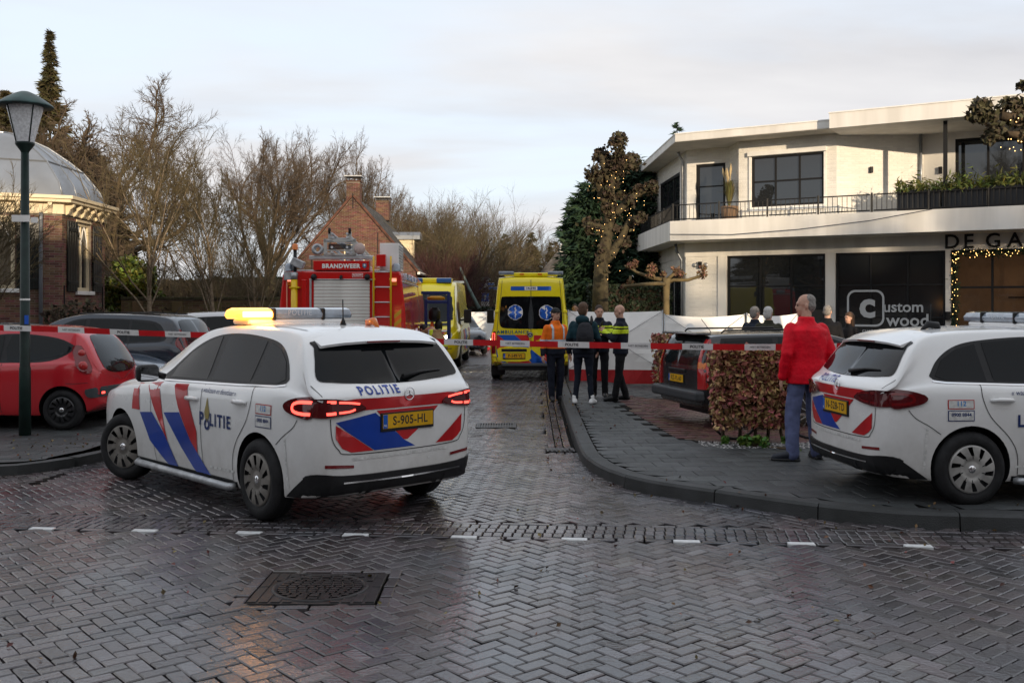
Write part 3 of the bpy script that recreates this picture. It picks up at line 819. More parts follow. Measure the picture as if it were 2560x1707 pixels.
for i in range(n7):
    a, b_ = i, (i + 1) % n7
    ncol = 3 if (foot[b_] - foot[a]).length < 4 else 4
    for k_ in range(ncol):
        for lo_, hi_ in ((0, 3), (3, 7)):
            q = MB()
            for j2 in range(lo_, hi_):
                z0, z1 = prof[j2][1], prof[j2 + 1][1]
                p = [levels[j2][a].lerp(levels[j2][b_], k_ / ncol), levels[j2][a].lerp(levels[j2][b_], (k_ + 1) / ncol), levels[j2 + 1][a].lerp(levels[j2 + 1][b_], (k_ + 1) / ncol), levels[j2 + 1][a].lerp(levels[j2 + 1][b_], k_ / ncol)]
                q.add([(p[0].x, p[0].y, z0), (p[1].x, p[1].y, z0), (p[2].x, p[2].y, z1), (p[3].x, p[3].y, z1)], [(0, 1, 2, 3)], 0, True)
            me = q.mesh('zinc_sheet', M_ZINC); bm = bmesh.new(); bm.from_mesh(me); bmesh.ops.remove_doubles(bm, verts=bm.verts, dist=1e-5)
            for v in bm.verts: v.co += Vector((0, 0, 0))
            bm.to_mesh(me); bm.free(); obj('zinc_sheet', me, dome)
        q = MB(); q.tube([(lambda w, z: (w.x, w.y, z + 0.01))(levels[j2][a].lerp(levels[j2][b_], k_ / ncol), prof[j2][1]) for j2 in range(len(prof))], 0.022 if k_ == 0 else 0.014, 6); q.build('standing_seam', M_ZINC, dome)
    q = MB(); A, B_ = levels[3][a], levels[3][b_]; q.bar((A.x, A.y, prof[3][1]), (B_.x, B_.y, prof[3][1]), 0.05, 0.035); q.build('drip_edge', mat('lead trim', (0.09, 0.10, 0.115), 0.7), dome)
ring(levels[-1], prof[-1][1] - 0.02, prof[-1][1] + 0.03, 'dome_cap', M_ZINC, dome)

# ---------------------------------------------------------------- garden wall
gw = thing('garden_wall', 'weathered low brick garden wall with piers beside the pavilion', 'wall')
g0, g1 = Vector((-11.9, 30.3)), Vector((-5.6, 31.4)); gd_ = (g1 - g0).normalized(); GL = (g1 - g0).length
brick_wall(gw, (g0.x, g0.y, 0), (gd_.x, gd_.y, 0), GL, 2.02, [], M_BRICKY, n_sep=0)
ptG = wpt((g0.x, g0.y, 0), (gd_.x, gd_.y, 0))
for i in range(6):
    u_ = 0.5 + i * 1.15; pr = ptG(u_, 0, 0.02)
    wbox(ptG, u_ - 0.16, u_ + 0.16, 0, 1.96, 0.01, 0.10, 'pier', M_BRICKY, gw, 0.01)
wbox(ptG, 0, GL, 0, 2.0, -0.25, -0.004, 'wall_core', M_BRICKY, gw)
k_ = 0.0
while k_ < GL - 0.1:
    wbox(ptG, k_, k_ + 0.205, 2.02, 2.10 + random.uniform(-.004, .004), -0.28, 0.06, 'coping_brick', mat('mossy coping', (0.075, 0.070, 0.038), 0.9, var=0.4, vscale=4, bump=0.4, bscale=40), gw, 0.008); k_ += 0.215

# ---------------------------------------------------------------- gabled brick house behind the fire engine
gh = thing('gabled_house', 'red brick house with a steep gable and chimney behind the fire engine', 'house', (0, 0, 0))
HX, HY, HW, HL = -7.35, 46.0, 2.9, 11.5
EZ, AZ = 3.45, 6.85
gab = [(0, 0), (2 * HW, 0), (2 * HW, EZ), (HW, AZ), (0, EZ)]
brick_wall(gh, (HX - HW, HY, 0), (1, 0, 0), 2 * HW, AZ, [], M_BRICKR, gable=gab)
ptH = wpt((HX - HW, HY, 0), (1, 0, 0))
brick_wall(gh, (HX + HW, HY, 0), (0, 1, 0), HL, EZ, [], M_BRICKR, l=0.21)
b = MB(); b.add([(HX - HW, HY, 0), (HX - HW, HY + HL, 0), (HX - HW, HY + HL, EZ), (HX - HW, HY, EZ)], [(3, 2, 1, 0)]); b.add([(HX - HW, HY + HL, 0), (HX + HW, HY + HL, 0), (HX + HW, HY + HL, EZ), (HX, HY + HL, AZ), (HX - HW, HY + HL, EZ)], [(4, 3, 2, 1, 0)]); b.build('wall', M_BRICKR, gh)
slope = Vector((HW, 0, EZ - AZ)); SL_ = slope.length
roof = bpy.data.objects.new('roof', None); link(roof, gh)
for s_ in (1, -1):
    nrm = Vector((AZ - EZ, 0, HW)).normalized()
    rows = 17; tb = MB()
    dvec = Vector((s_ * HW, 0, EZ - AZ)).normalized(); nr = Vector((s_ * (AZ - EZ), 0, HW)).normalized()
    for r_ in range(rows + 1):
        for c_ in range(int(HL / 0.24)):
            p = Vector((HX, HY + 0.12 + c_ * 0.24, AZ)) + dvec * (r_ * SL_ / rows)
            a = p + nr * 0.05; q = p + dvec * (SL_ / rows + 0.05) + nr * 0.075
            tb.add([a, a + Vector((0, 0.235, 0)), q + Vector((0, 0.235, 0)), q, (a + q) / 2 + nr * 0.025 + Vector((0, 0.07, 0)), q - nr * 0.03, q + Vector((0, 0.235, 0)) - nr * 0.03], [(0, 3, 4), (3, 2, 4), (2, 1, 4), (1, 0, 4), (3, 5, 6, 2)])
    o = tb.build('roof_tiles', M_SLATE, roof, recalc=False); tag(o, kind='stuff')
    b = MB(); A = Vector((HX, HY, AZ)); B_ = A + dvec * (SL_ + 0.12)
    b.add([A, A + Vector((0, HL, 0)), B_ + Vector((0, HL, 0)), B_], [(0, 1, 2, 3)]); b.build('roof_boards', M_SLATE, roof)
    b = MB(); b.bar(A + nr * 0.06 + Vector((0, 0.0, 0)), B_ + nr * 0.06, 0.24, 0.10, up=nr); b.build('verge', mat('verge brick', (0.10, 0.045, 0.03), 0.85, var=0.4, vscale=5), gh)
    b = MB(); b.bar(B_ + Vector((s_ * 0.06, 0, -0.03)), B_ + Vector((s_ * 0.06, HL, -0.03)), 0.12, 0.12); b.build('gutter', M_WHITE, gh)
def chimney(x, y, z0, z1, w, label):
    c = bpy.data.objects.new('chimney', None); link(c, roof)
    for (u, v, W_) in ((( x - w, y - w), (1, 0), 2 * w), ((x + w, y - w), (0, 1), 2 * w)):
        brick_wall(c, (u[0], u[1], z0), (v[0], v[1], 0), W_, z1 - z0, [], M_BRICKR)
    b = MB(); b.box((x, y, (z0 + z1) / 2), (2 * w - 0.01, 2 * w - 0.01, z1 - z0)); b.build('stack', M_BRICKR, c)
    b = MB(); b.box((x, y, z1 + 0.03), (2 * w + 0.06, 2 * w + 0.06, 0.06)); b.build('stack_cap', M_BRICKR, c)
    for sx in (-1, 1):
        b = MB(); b.bar((x + sx * w * 0.75, y, z1 + 0.06), (x + sx * w * 0.75, y, z1 + 0.24), 0.03, 0.03); b.build('cowl_leg', M_FRAMEB, c)
    b = MB(); b.box((x, y, z1 + 0.26), (2 * w + 0.18, 2 * w + 0.18, 0.05)); b.build('cowl', M_STEEL, c)
chimney(HX, HY + 0.34, AZ - 0.35, AZ + 0.70, 0.31, '')
chimney(HX + 0.15, HY + 9.6, AZ - 0.3, AZ + 0.72, 0.36, '')
for (u_, v0, v1) in ((HW - 1.05, 4.3, 5.3), (HW + 1.15, 4.2, 5.2), (HW - 1.9, 3.2, 4.0), (HW, 6.3, 7.0), (HW + 2.0, 3.2, 4.0)):
    wbox(ptH, u_ - 0.02, u_ + 0.02, v0, v1, 0.008, 0.03, 'wall_anchor', M_FRAMEB, gh)
window(gh, ptH, HW - 0.4, HW + 0.55, 3.3, 4.65, 2, 2, M_CREAM, M_WINDOW, deep=0.03)
dm = bpy.data.objects.new('dormer', None); link(dm, roof)
b = MB(); b.box((-5.55, 52.0, 4.55), (1.0, 1.2, 1.35)); b.build('dormer_wall', M_CREAM, dm, bevel=0.01)

q = MB(); q.prism([(51.25, 5.22), (52.75, 5.22), (52.72, 5.45), (52.5, 5.62), (51.5, 5.62), (51.28, 5.45)], 1.75, Matrix(((0, 0, 1, -6.5), (1, 0, 0, 0), (0, 1, 0, 0), (0, 0, 0, 1)))); q.build('dormer_roof', M_ZINC, dm, bevel=0.02, recalc=True)
b = MB(); b.box((-5.03, 52.0, 4.55), (0.06, 0.85, 1.05)); b.build('dormer_window', M_WINDOW, dm)
# ---------------------------------------------------------------- far little house with a hipped roof
fh = thing('hipped_roof_house', 'small far house with a dark hipped roof behind the ambulance', 'house', (0, 0, 0))
b = MB(); b.box((3.25, 66, 1.6), (3.6, 3.6, 3.2)); b.build('wall', M_BRICKD, fh)
b = MB(); b.add([(1.2, 63.9, 3.2), (5.3, 63.9, 3.2), (5.3, 68.1, 3.2), (1.2, 68.1, 3.2), (3.0, 66, 5.4), (3.5, 66, 5.4)], [(0, 1, 5, 4), (1, 2, 5), (2, 3, 4, 5), (3, 0, 4), (3, 2, 1, 0)]); b.build('roof', M_SLATE, fh)
b = MB(); b.tube([(3.25, 66, 5.35), (3.25, 66, 5.6), (3.25, 66, 5.9)], [0.14, 0.10, 0.02], 8); b.build('finial', M_WHITE, fh)

# ---------------------------------------------------------------- white modern building
wbld = thing('white_building', 'white two-storey building with a balcony and flat roof on the corner', 'building')
u2 = Vector((0.86, -0.51)).normalized(); n2 = Vector((-u2.y, u2.x)) * -1      # outward normal towards the camera side
n2 = Vector((-0.51, -0.86)).normalized()
B0 = Vector((4.92, 31.0))
def BP(s, o, z):
    p = B0 + u2 * s - n2 * o; return Vector((p.x, p.y, z))
def bquad(nm, pts, m, parent=wbld):
    b = MB(); b.add(pts, [list(range(len(pts)))]); return b.build(nm, m, parent)
def bprism(nm, foot_, z0, z1, m, parent=wbld, bevel=0.0):
    n = len(foot_); b = MB(); b.add([(p.x, p.y, z0) for p in foot_] + [(p.x, p.y, z1) for p in foot_], [(i, (i + 1) % n, n + (i + 1) % n, n + i) for i in range(n)] + [list(range(n))[::-1], list(range(n, 2 * n))]); return b.build(nm, m, parent, bevel=bevel, recalc=True)
SB, ST = 3.85, 4.46          # balcony slab
EX = 15.0
Lend = Vector((4.60, 40.0, 0))
slab = [BP(0, 0, 0), BP(EX, 0, 0), BP(EX, 9, 0), Vector((8, 42, 0)), Lend]
bprism('balcony_slab', slab, SB, ST, M_RENDER)
GZ = 3.40
o1 = 1.35
ptW = wpt(BP(0, o1, 0), (u2.x, u2.y, 0))
wbox(ptW, 0.0, EX, GZ, SB, -0.4, 0.03, 'header_beam', M_RENDER, wbld)
brick_wall(wbld, BP(0, o1, 0), (u2.x, u2.y, 0), 1.09, GZ, [], M_BRICKW, ml=M_RENDER, l=0.21, h=0.06)
for a, c in ((1.09, 1.37), (4.43, 4.72), (7.76, 7.90)): wbox(ptW, a, c, 0, GZ, -0.3, 0.05, 'pilaster', M_RENDER, wbld, 0.005)
window(wbld, ptW, 1.37, 4.43, 0.35, GZ, 3, 2, M_FRAMEB, M_WINDOW, deep=-0.10, fw=0.07, mw=0.05, rowpos=[2.44], colpos=[2.42, 3.38], name='shop_window')
sw = window(wbld, ptW, 4.72, 7.76, 0.35, GZ, 3, 3, M_FRAMEB, mat('dark shop film', (0.014, 0.015, 0.016), 0.08, spec=0.6), deep=-0.10, fw=0.07, mw=0.05, rowpos=[1.50, 2.44], colpos=[5.72, 6.74], name='shop_window')
for a in (1.37, 4.72): wbox(ptW, a, a + 3.05, 0, 0.35, -0.25, -0.02, 'plinth', M_FRAMEB, wbld)
M_SIGN = mat('grey window lettering', (0.50, 0.51, 0.51), 0.5)
def sgn(s, z, d=-0.055): return frame_matrix(ptW(s, z, d), (u2.x, u2.y, 0), (0, 0, 1))
def rrect(x0, x1, y0, y1, r, n=6):
    out = []
    for cx_, cy_, a0 in ((x1 - r, y1 - r, 0), (x0 + r, y1 - r, 90), (x0 + r, y0 + r, 180), (x1 - r, y0 + r, 270)):
        for k_ in range(n + 1): a = R(a0 + 90 * k_ / n); out.append((cx_ + r * math.cos(a), cy_ + r * math.sin(a)))
    return out
outer = rrect(5.04, 6.10, 1.22, 2.30, 0.24); inner = rrect(5.10, 6.04, 1.28, 2.24, 0.19)
b = MB(); npt = len(outer)
def skip(i):
    (x, y) = outer[i]; return x > 5.95 and 1.50 < y < 1.95 or (x > 5.9 and 1.25 < y < 1.3)
vs = [ptW(x, y, -0.055) for x, y in outer] + [ptW(x, y, -0.055) for x, y in inner]
b.add(vs, [(i, (i + 1) % npt, npt + (i + 1) % npt, npt + i) for i in range(npt) if i not in (28, 27)] + [(27, 0, npt + 0, npt + 27)])
b.build('sign_frame', M_SIGN, sw)
text_obj('c', sgn(5.62, 1.83), M_SIGN, sw, size=1.05, bold=0.035)
text_obj('ustom', sgn(6.62, 1.79), M_SIGN, sw, size=0.44, bold=0.008)
text_obj('wood', sgn(6.74, 1.40), M_SIGN, sw, size=0.50, bold=0.008)
text_obj('custom made furniture', sgn(6.35, 1.10), M_SIGN, sw, size=0.17, bold=0.002, spacing=1.1)
inn = mat('entrance glass', (0.012, 0.011, 0.010), 0.03, alpha=0.6, spec=0.5)
room = mat('lit shop wall', (0.42, 0.24, 0.13), 0.8, col2=(0.22, 0.12, 0.07), vscale=1.6, emit=0.025, emit_col=(1.0, 0.50, 0.22))  # faint warm glow put into wall and floor for the shop's lamplight
wbox(ptW, 7.9, 11.6, 0.0, GZ, -1.05, -1.0, 'shop_interior', room, wbld); wbox(ptW, 7.9, 11.6, 0.0, 0.05, -1.0, -0.16, 'shop_floor', room, wbld)
for k_ in range(3): wbox(ptW, 9.3, 11.2, 1.15 + k_ * 0.45, 1.19 + k_ * 0.45, -1.0, -0.75, 'shop_shelf', M_FRAMEB, wbld)
wbox(ptW, 8.3, 8.7, 0.05, 1.5, -0.95, -0.6, 'shop_cabinet', M_FRAMEB, wbld)
en = window(wbld, ptW, 7.90, 11.6, 0.1, GZ, 3, 2, M_FRAMEB, inn, deep=-0.12, fw=0.08, mw=0.06, rowpos=[2.35], colpos=[8.95, 10.2], name='shop_entrance')
wbox(ptW, 11.6, EX, 0, GZ, -0.3, 0.0, 'wall', M_RENDER, wbld)
b = MB(); b.box((0, 0, 0), (0.10, 0.10, 0.16)); o = b.build('wall_lamp', M_FRAMEB, wbld); o.location = ptW(4.55, 1.75, 0.11)
for s_, z_ in ((7.83, 1.55),):
    b = MB(); b.box((0, 0, 0), (0.12, 0.12, 0.24)); o = b.build('wall_lamp', M_FRAMEB, wbld); o.location = ptW(s_, z_, 0.12)
wbox(ptW, 0.45, 0.55, 3.02, 3.24, 0.0, 0.09, 'speaker', M_FRAMEB, wbld)
for s_ in (0.30, 0.68):
    b = MB(); b.lathe([(0, 0.02), (0.05, 0.015), (0.075, 0.0), (0.08, -0.02)], 16, frame_matrix(ptW(s_, 3.13, 0.02), (u2.x, u2.y, 0), (0, 0, 1))); b.build('round_vent', M_STEEL, wbld)
for ch_, s_ in zip('DEGA', (7.93, 8.36, 8.98, 9.52)):
    text_obj(ch_, frame_matrix(ptW(s_, 3.62, 0.055), (u2.x, u2.y, 0), (0, 0, 1)), M_FRAMEB, wbld, name='shop_letter', size=0.56, bold=0.006, extrude=0.02)
A0 = BP(0, o1, 0); LU = (Lend.x + 1.0 - A0.x, 40.0 - A0.y)
LUv = Vector((A0.x - (Lend.x + 0.95), A0.y - 40.0, 0)); LO = Vector((Lend.x + 0.95, 40.0, 0)); LLn = LUv.length
ptL = wpt(LO, LUv)
brick_wall(wbld, LO, LUv, LLn, GZ, [(LLn - 3.2, LLn - 0.9, 0.0, 2.9)], M_BRICKW, ml=M_RENDER, l=0.21, h=0.06)
wbox(ptL, 0, LLn, GZ, SB, -0.3, 0.03, 'header_beam', M_RENDER, wbld)
window(wbld, ptL, LLn - 3.2, LLn - 0.9, 0.0, 2.9, 2, 1, M_FRAMEB, M_WINDOW, deep=-0.1, fw=0.1, name='side_door')
b = MB(); b.tube([ptL(LLn - 0.25, 0.1, 0.08), ptL(LLn - 0.25, 3.3, 0.08), ptL(LLn - 0.25, 3.6, 0.25), ptL(LLn - 0.25, 3.84, 0.28)], 0.045, 10); b.build('downpipe', M_ZINC, wbld)
UT = 6.92
sec = [(-0.16, 1.9), (1.27, 1.9), (1.87, 1.0), (4.83, 1.0), (7.05, 2.2), (EX, 2.2)]
def upt(i):
    a, c = sec[i], sec[i + 1]; A = BP(a[0], a[1], 0); C_ = BP(c[0], c[1], 0); return A, C_ - A
holes = {0: [(0.30, 1.30, 0.05, 1.98)], 1: [], 2: [(0.41, 2.59, 0.40, 1.95)], 3: []}
for i in range(4):
    A, d = upt(i)
    brick_wall(wbld, Vector((A.x, A.y, ST)), d, d.length, UT - ST, holes[i], M_BRICKW, ml=M_RENDER, l=0.21, h=0.06, proud=0.005)
A, d = upt(0); pt0 = wpt(Vector((A.x, A.y, ST)), d)
gd2 = window(wbld, pt0, 0.30, 1.30, 0.05, 1.98, 1, 2, M_FRAMEB, M_WINDOW, deep=-0.10, fw=0.09, rowpos=[1.25], name='balcony_door')
A, d = upt(2); pt2 = wpt(Vector((A.x, A.y, ST)), d)
window(wbld, pt2, 0.41, 2.59, 0.40, 1.95, 3, 2, M_FRAMEB, M_WINDOW, deep=-0.06, fw=0.06, mw=0.05, name='balcony_window')
wbox(pt2, 0.30, 2.68, 1.96, 2.10, 0.0, 0.11, 'blind_box', M_WHITE, wbld, 0.008); wbox(pt2, 0.34, 2.64, 0.27, 0.39, 0.0, 0.07, 'sill', M_WHITE, wbld, 0.006)
for a in (0.335, 2.60): wbox(pt2, a, a + 0.06, 0.39, 1.95, 0.0, 0.05, 'blind_guide', M_WHITE, wbld)
A, d = upt(3); pt3 = wpt(Vector((A.x, A.y, ST)), d)
for u_ in (0.95,): wbox(pt3, u_, u_ + 0.09, 1.28, 1.46, 0.0, 0.10, 'wall_lamp', M_FRAMEB, wbld, 0.01)
b = MB(); b.tube([pt3(2.42, 0, 0.08), pt3(2.42, 2.46, 0.08)], 0.045, 10); b.build('downpipe', M_ZINC, wbld)
A, d = upt(4); pt4 = wpt(Vector((A.x, A.y, ST)), d)
wbox(pt4, 0.0, 0.86, 0, UT - ST, -0.25, 0.0, 'wall', M_RENDER, wbld); wbox(pt4, 0.86, 7.9, 2.20, UT - ST, -0.25, 0.0, 'wall', M_RENDER, wbld)
wbox(pt4, 0.42, 0.52, 1.22, 1.42, 0.0, 0.10, 'wall_lamp', M_FRAMEB, wbld, 0.01)
window(wbld, pt4, 0.86, 7.9, 0.0, 2.20, 5, 2, M_FRAMEB, M_WINDOW, deep=-0.1, fw=0.08, mw=0.06, rowpos=[0.85], colpos=[1.72, 2.65, 4.4, 6.1], name='glass_front')
wbox(pt4, 2.60, 2.86, 0, 2.2, -0.12, 0.0, 'black_post', M_FRAMEB, wbld)
UA = BP(-0.16, 1.9, 0); UO = Vector((5.45, 40.0, ST)); UU = Vector((UA.x - 5.45, UA.y - 40.0, 0)); UL_ = UU.length; ptU = wpt(UO, UU)
brick_wall(wbld, UO, UU, UL_, UT - ST, [(UL_ - 4.6, UL_ - 1.1, 0.15, 1.92)], M_BRICKW, ml=M_RENDER, l=0.21, h=0.06)
window(wbld, ptU, UL_ - 4.6, UL_ - 1.1, 0.15, 1.92, 3, 2, M_FRAMEB, M_WINDOW, deep=-0.06, fw=0.1, mw=0.08, rowpos=[0.95], name='side_window')
b = MB(); b.tube([ptU(UL_ - 0.3, 0, 0.08), ptU(UL_ - 0.3, 2.15, 0.08), ptU(UL_ - 0.3, 2.35, 0.2), ptU(UL_ - 0.3, 2.46, 0.22)], 0.05, 10); b.build('downpipe', M_STEEL, wbld)
bprism('rear_mass', [BP(0.6, 2.6, 0), BP(EX, 2.6, 0), BP(EX, 9, 0), Vector((8.5, 41.5, 0)), Vector((6.2, 40.5, 0))], 0.0, UT - 0.02, M_SOFFIT)
r1 = [BP(0.15, 0.05, 0), BP(4.95, 0.05, 0), BP(4.95, 8, 0), Vector((8.5, 41.8, 0)), Vector((4.85, 40.6, 0))]
bprism('roof_left_part', r1, UT, UT + 0.025, M_SOFFIT)
bprism('roof_fascia', r1, UT + 0.026, UT + 0.23, M_RENDER); bprism('roof_trim', offset_poly([Vector((p.x, p.y)) for p in r1], -0.02), UT + 0.231, UT + 0.265, M_WHITE)
r2 = [BP(4.92, -0.30, 0), BP(EX, -0.30, 0), BP(EX, 9, 0), BP(4.92, 9, 0)]
bprism('roof_fascia', r2, UT - 0.06, UT + 0.36, M_RENDER); bprism('roof_trim', offset_poly([Vector((p.x, p.y)) for p in r2], -0.02), UT + 0.361, UT + 0.395, M_WHITE)
b = MB(); b.box((0, 0, (UT - ST) / 2), (0.10, 0.10, UT - ST - 0.06)); o = b.build('roof_post', M_FRAMEB, wbld); o.location = BP(7.9, 0.18, ST); o.rotation_euler = (0, 0, math.atan2(u2.y, u2.x))
rail = bpy.data.objects.new('railing', None); link(rail, wbld)
RT = ST + 0.53
def rail_run(p0, p1, n):
    p0, p1 = Vector(p0), Vector(p1); d = (p1 - p0)
    bm_ = MB(); bm_.box((0, 0, 0.20), (0.014, 0.014, 0.40)); BAL = bm_.mesh('baluster', M_FRAMEB)
    for i in range(n):
        a, c = p0 + d * (i / n), p0 + d * ((i + 1) / n); t = d.normalized()
        for z in (0.055, 0.50):
            b = MB(); b.bar((a.x + t.x * 0.05, a.y + t.y * 0.05, ST + z), (c.x - t.x * 0.05, c.y - t.y * 0.05, ST + z), 0.03, 0.035); b.build('rail', M_FRAMEB, rail)
        b = MB(); b.bar((a.x, a.y, ST), (a.x, a.y, ST + 0.55), 0.045, 0.045); b.build('post', M_FRAMEB, rail)
        for k_ in range(1, 11):
            o = obj('baluster', BAL, rail); q = a.lerp(c, k_ / 11); o.location = (q.x, q.y, ST + 0.075)
rail_run(BP(0.06, 0.10, 0), BP(EX - 0.1, 0.10, 0), 10)
rail_run((B0.x + 0.10, B0.y + 0.15, 0), (Lend.x + 0.12, 39.9, 0), 6)
b = MB(); b.tube([BP(0.0, -0.05, 4.05), BP(2.0, -0.07, 3.97), BP(4.0, -0.07, 4.05), BP(6.0, -0.07, 4.22), BP(7.6, -0.05, 4.46)], 0.010, 5); b.build('cable', M_FRAMEB, wbld)

# ---------------------------------------------------------------- houses across the street behind the photographer (they shade the road and show in the glass)
def back_house(label, x0, x1, y, eave, ridge, m):
    h = thing('terraced_house', label, 'house', (0, 0, 0), 0, 'houses behind the photographer')
    b = MB(); b.box(((x0 + x1) / 2, y - 4, eave / 2), (x1 - x0, 8, eave)); b.build('wall', m, h)
    b = MB(); b.add([(x0, y + 0.3, eave), (x1, y + 0.3, eave), (x1, y - 8.3, eave), (x0, y - 8.3, eave), (x0, y - 4, ridge), (x1, y - 4, ridge)], [(0, 1, 5, 4), (1, 2, 5), (2, 3, 4, 5), (3, 0, 4), (3, 2, 1, 0)]); b.build('roof', M_SLATE, h)
    n = int((x1 - x0) / 3)
    for i in range(n):
        for z in (1.0, 3.6):
            if z + 1.6 > eave: continue
            b = MB(); b.box((x0 + (i + 0.5) * (x1 - x0) / n, y + 0.02, z + 0.8), (1.4, 0.08, 1.5)); w = b.build('window', M_WHITE, h)
            b = MB(); b.box((x0 + (i + 0.5) * (x1 - x0) / n, y + 0.07, z + 0.8), (1.2, 0.04, 1.3)); b.build('pane', M_WINDOW, w)
    b = MB(); b.box((x0 + 1.2, y - 4, ridge + 0.3), (0.7, 0.7, 1.4)); b.build('chimney', m, h)
back_house('tall brick house behind the photographer, mirrored in the ambulance window', -14, 19.5, -19, 6.5, 11.2, M_BRICKD)
back_house('low white house behind the photographer, mirrored in the shop glass', 20.5, 31, -22, 4.6, 8.2, M_RENDER)
back_house('brick house behind the photographer at the far end of its row', 32, 48, -22, 4.6, 8.6, M_BRICKR)
back_house('brown house behind the photographer, mirrored in the red car', -40, -17, -19, 5.0, 9.0, M_BRICKR)

# ================================================================== CARS
def pchip(knots):
    xs = [k[0] for k in knots]; ys = [k[1] for k in knots]; n = len(xs)
    h = [xs[i + 1] - xs[i] for i in range(n - 1)]; d = [(ys[i + 1] - ys[i]) / h[i] for i in range(n - 1)]
    m = [0.0] * n
    for i in range(1, n - 1):
        if d[i - 1] * d[i] > 0:
            w1 = 2 * h[i] + h[i - 1]; w2 = h[i] + 2 * h[i - 1]; m[i] = (w1 + w2) / (w1 / d[i - 1] + w2 / d[i])
    m[0] = d[0]; m[-1] = d[-1]
    def f(x):
        if x <= xs[0]: return ys[0]
        if x >= xs[-1]: return ys[-1]
        i = 0
        while x > xs[i + 1]: i += 1
        t = (x - xs[i]) / h[i]
        return ((2 * t ** 3 - 3 * t * t + 1) * ys[i] + (t ** 3 - 2 * t * t + t) * h[i] * m[i] + (-2 * t ** 3 + 3 * t * t) * ys[i + 1] + (t ** 3 - t * t) * h[i] * m[i + 1])
    return f
def cr_curve(pts, sub):
    out = []
    for i in range(len(pts) - 1):
        p0 = pts[max(i - 1, 0)]; p1 = pts[i]; p2 = pts[i + 1]; p3 = pts[min(i + 2, len(pts) - 1)]
        for k in range(sub):
            t = k / sub
            out.append(tuple(0.5 * ((2 * p1[c]) + (p2[c] - p0[c]) * t + (2 * p0[c] - 5 * p1[c] + 4 * p2[c] - p3[c]) * t * t + (3 * p1[c] - p0[c] - 3 * p2[c] + p3[c]) * t ** 3) for c in (0, 1)))
    out.append(pts[-1]); return out

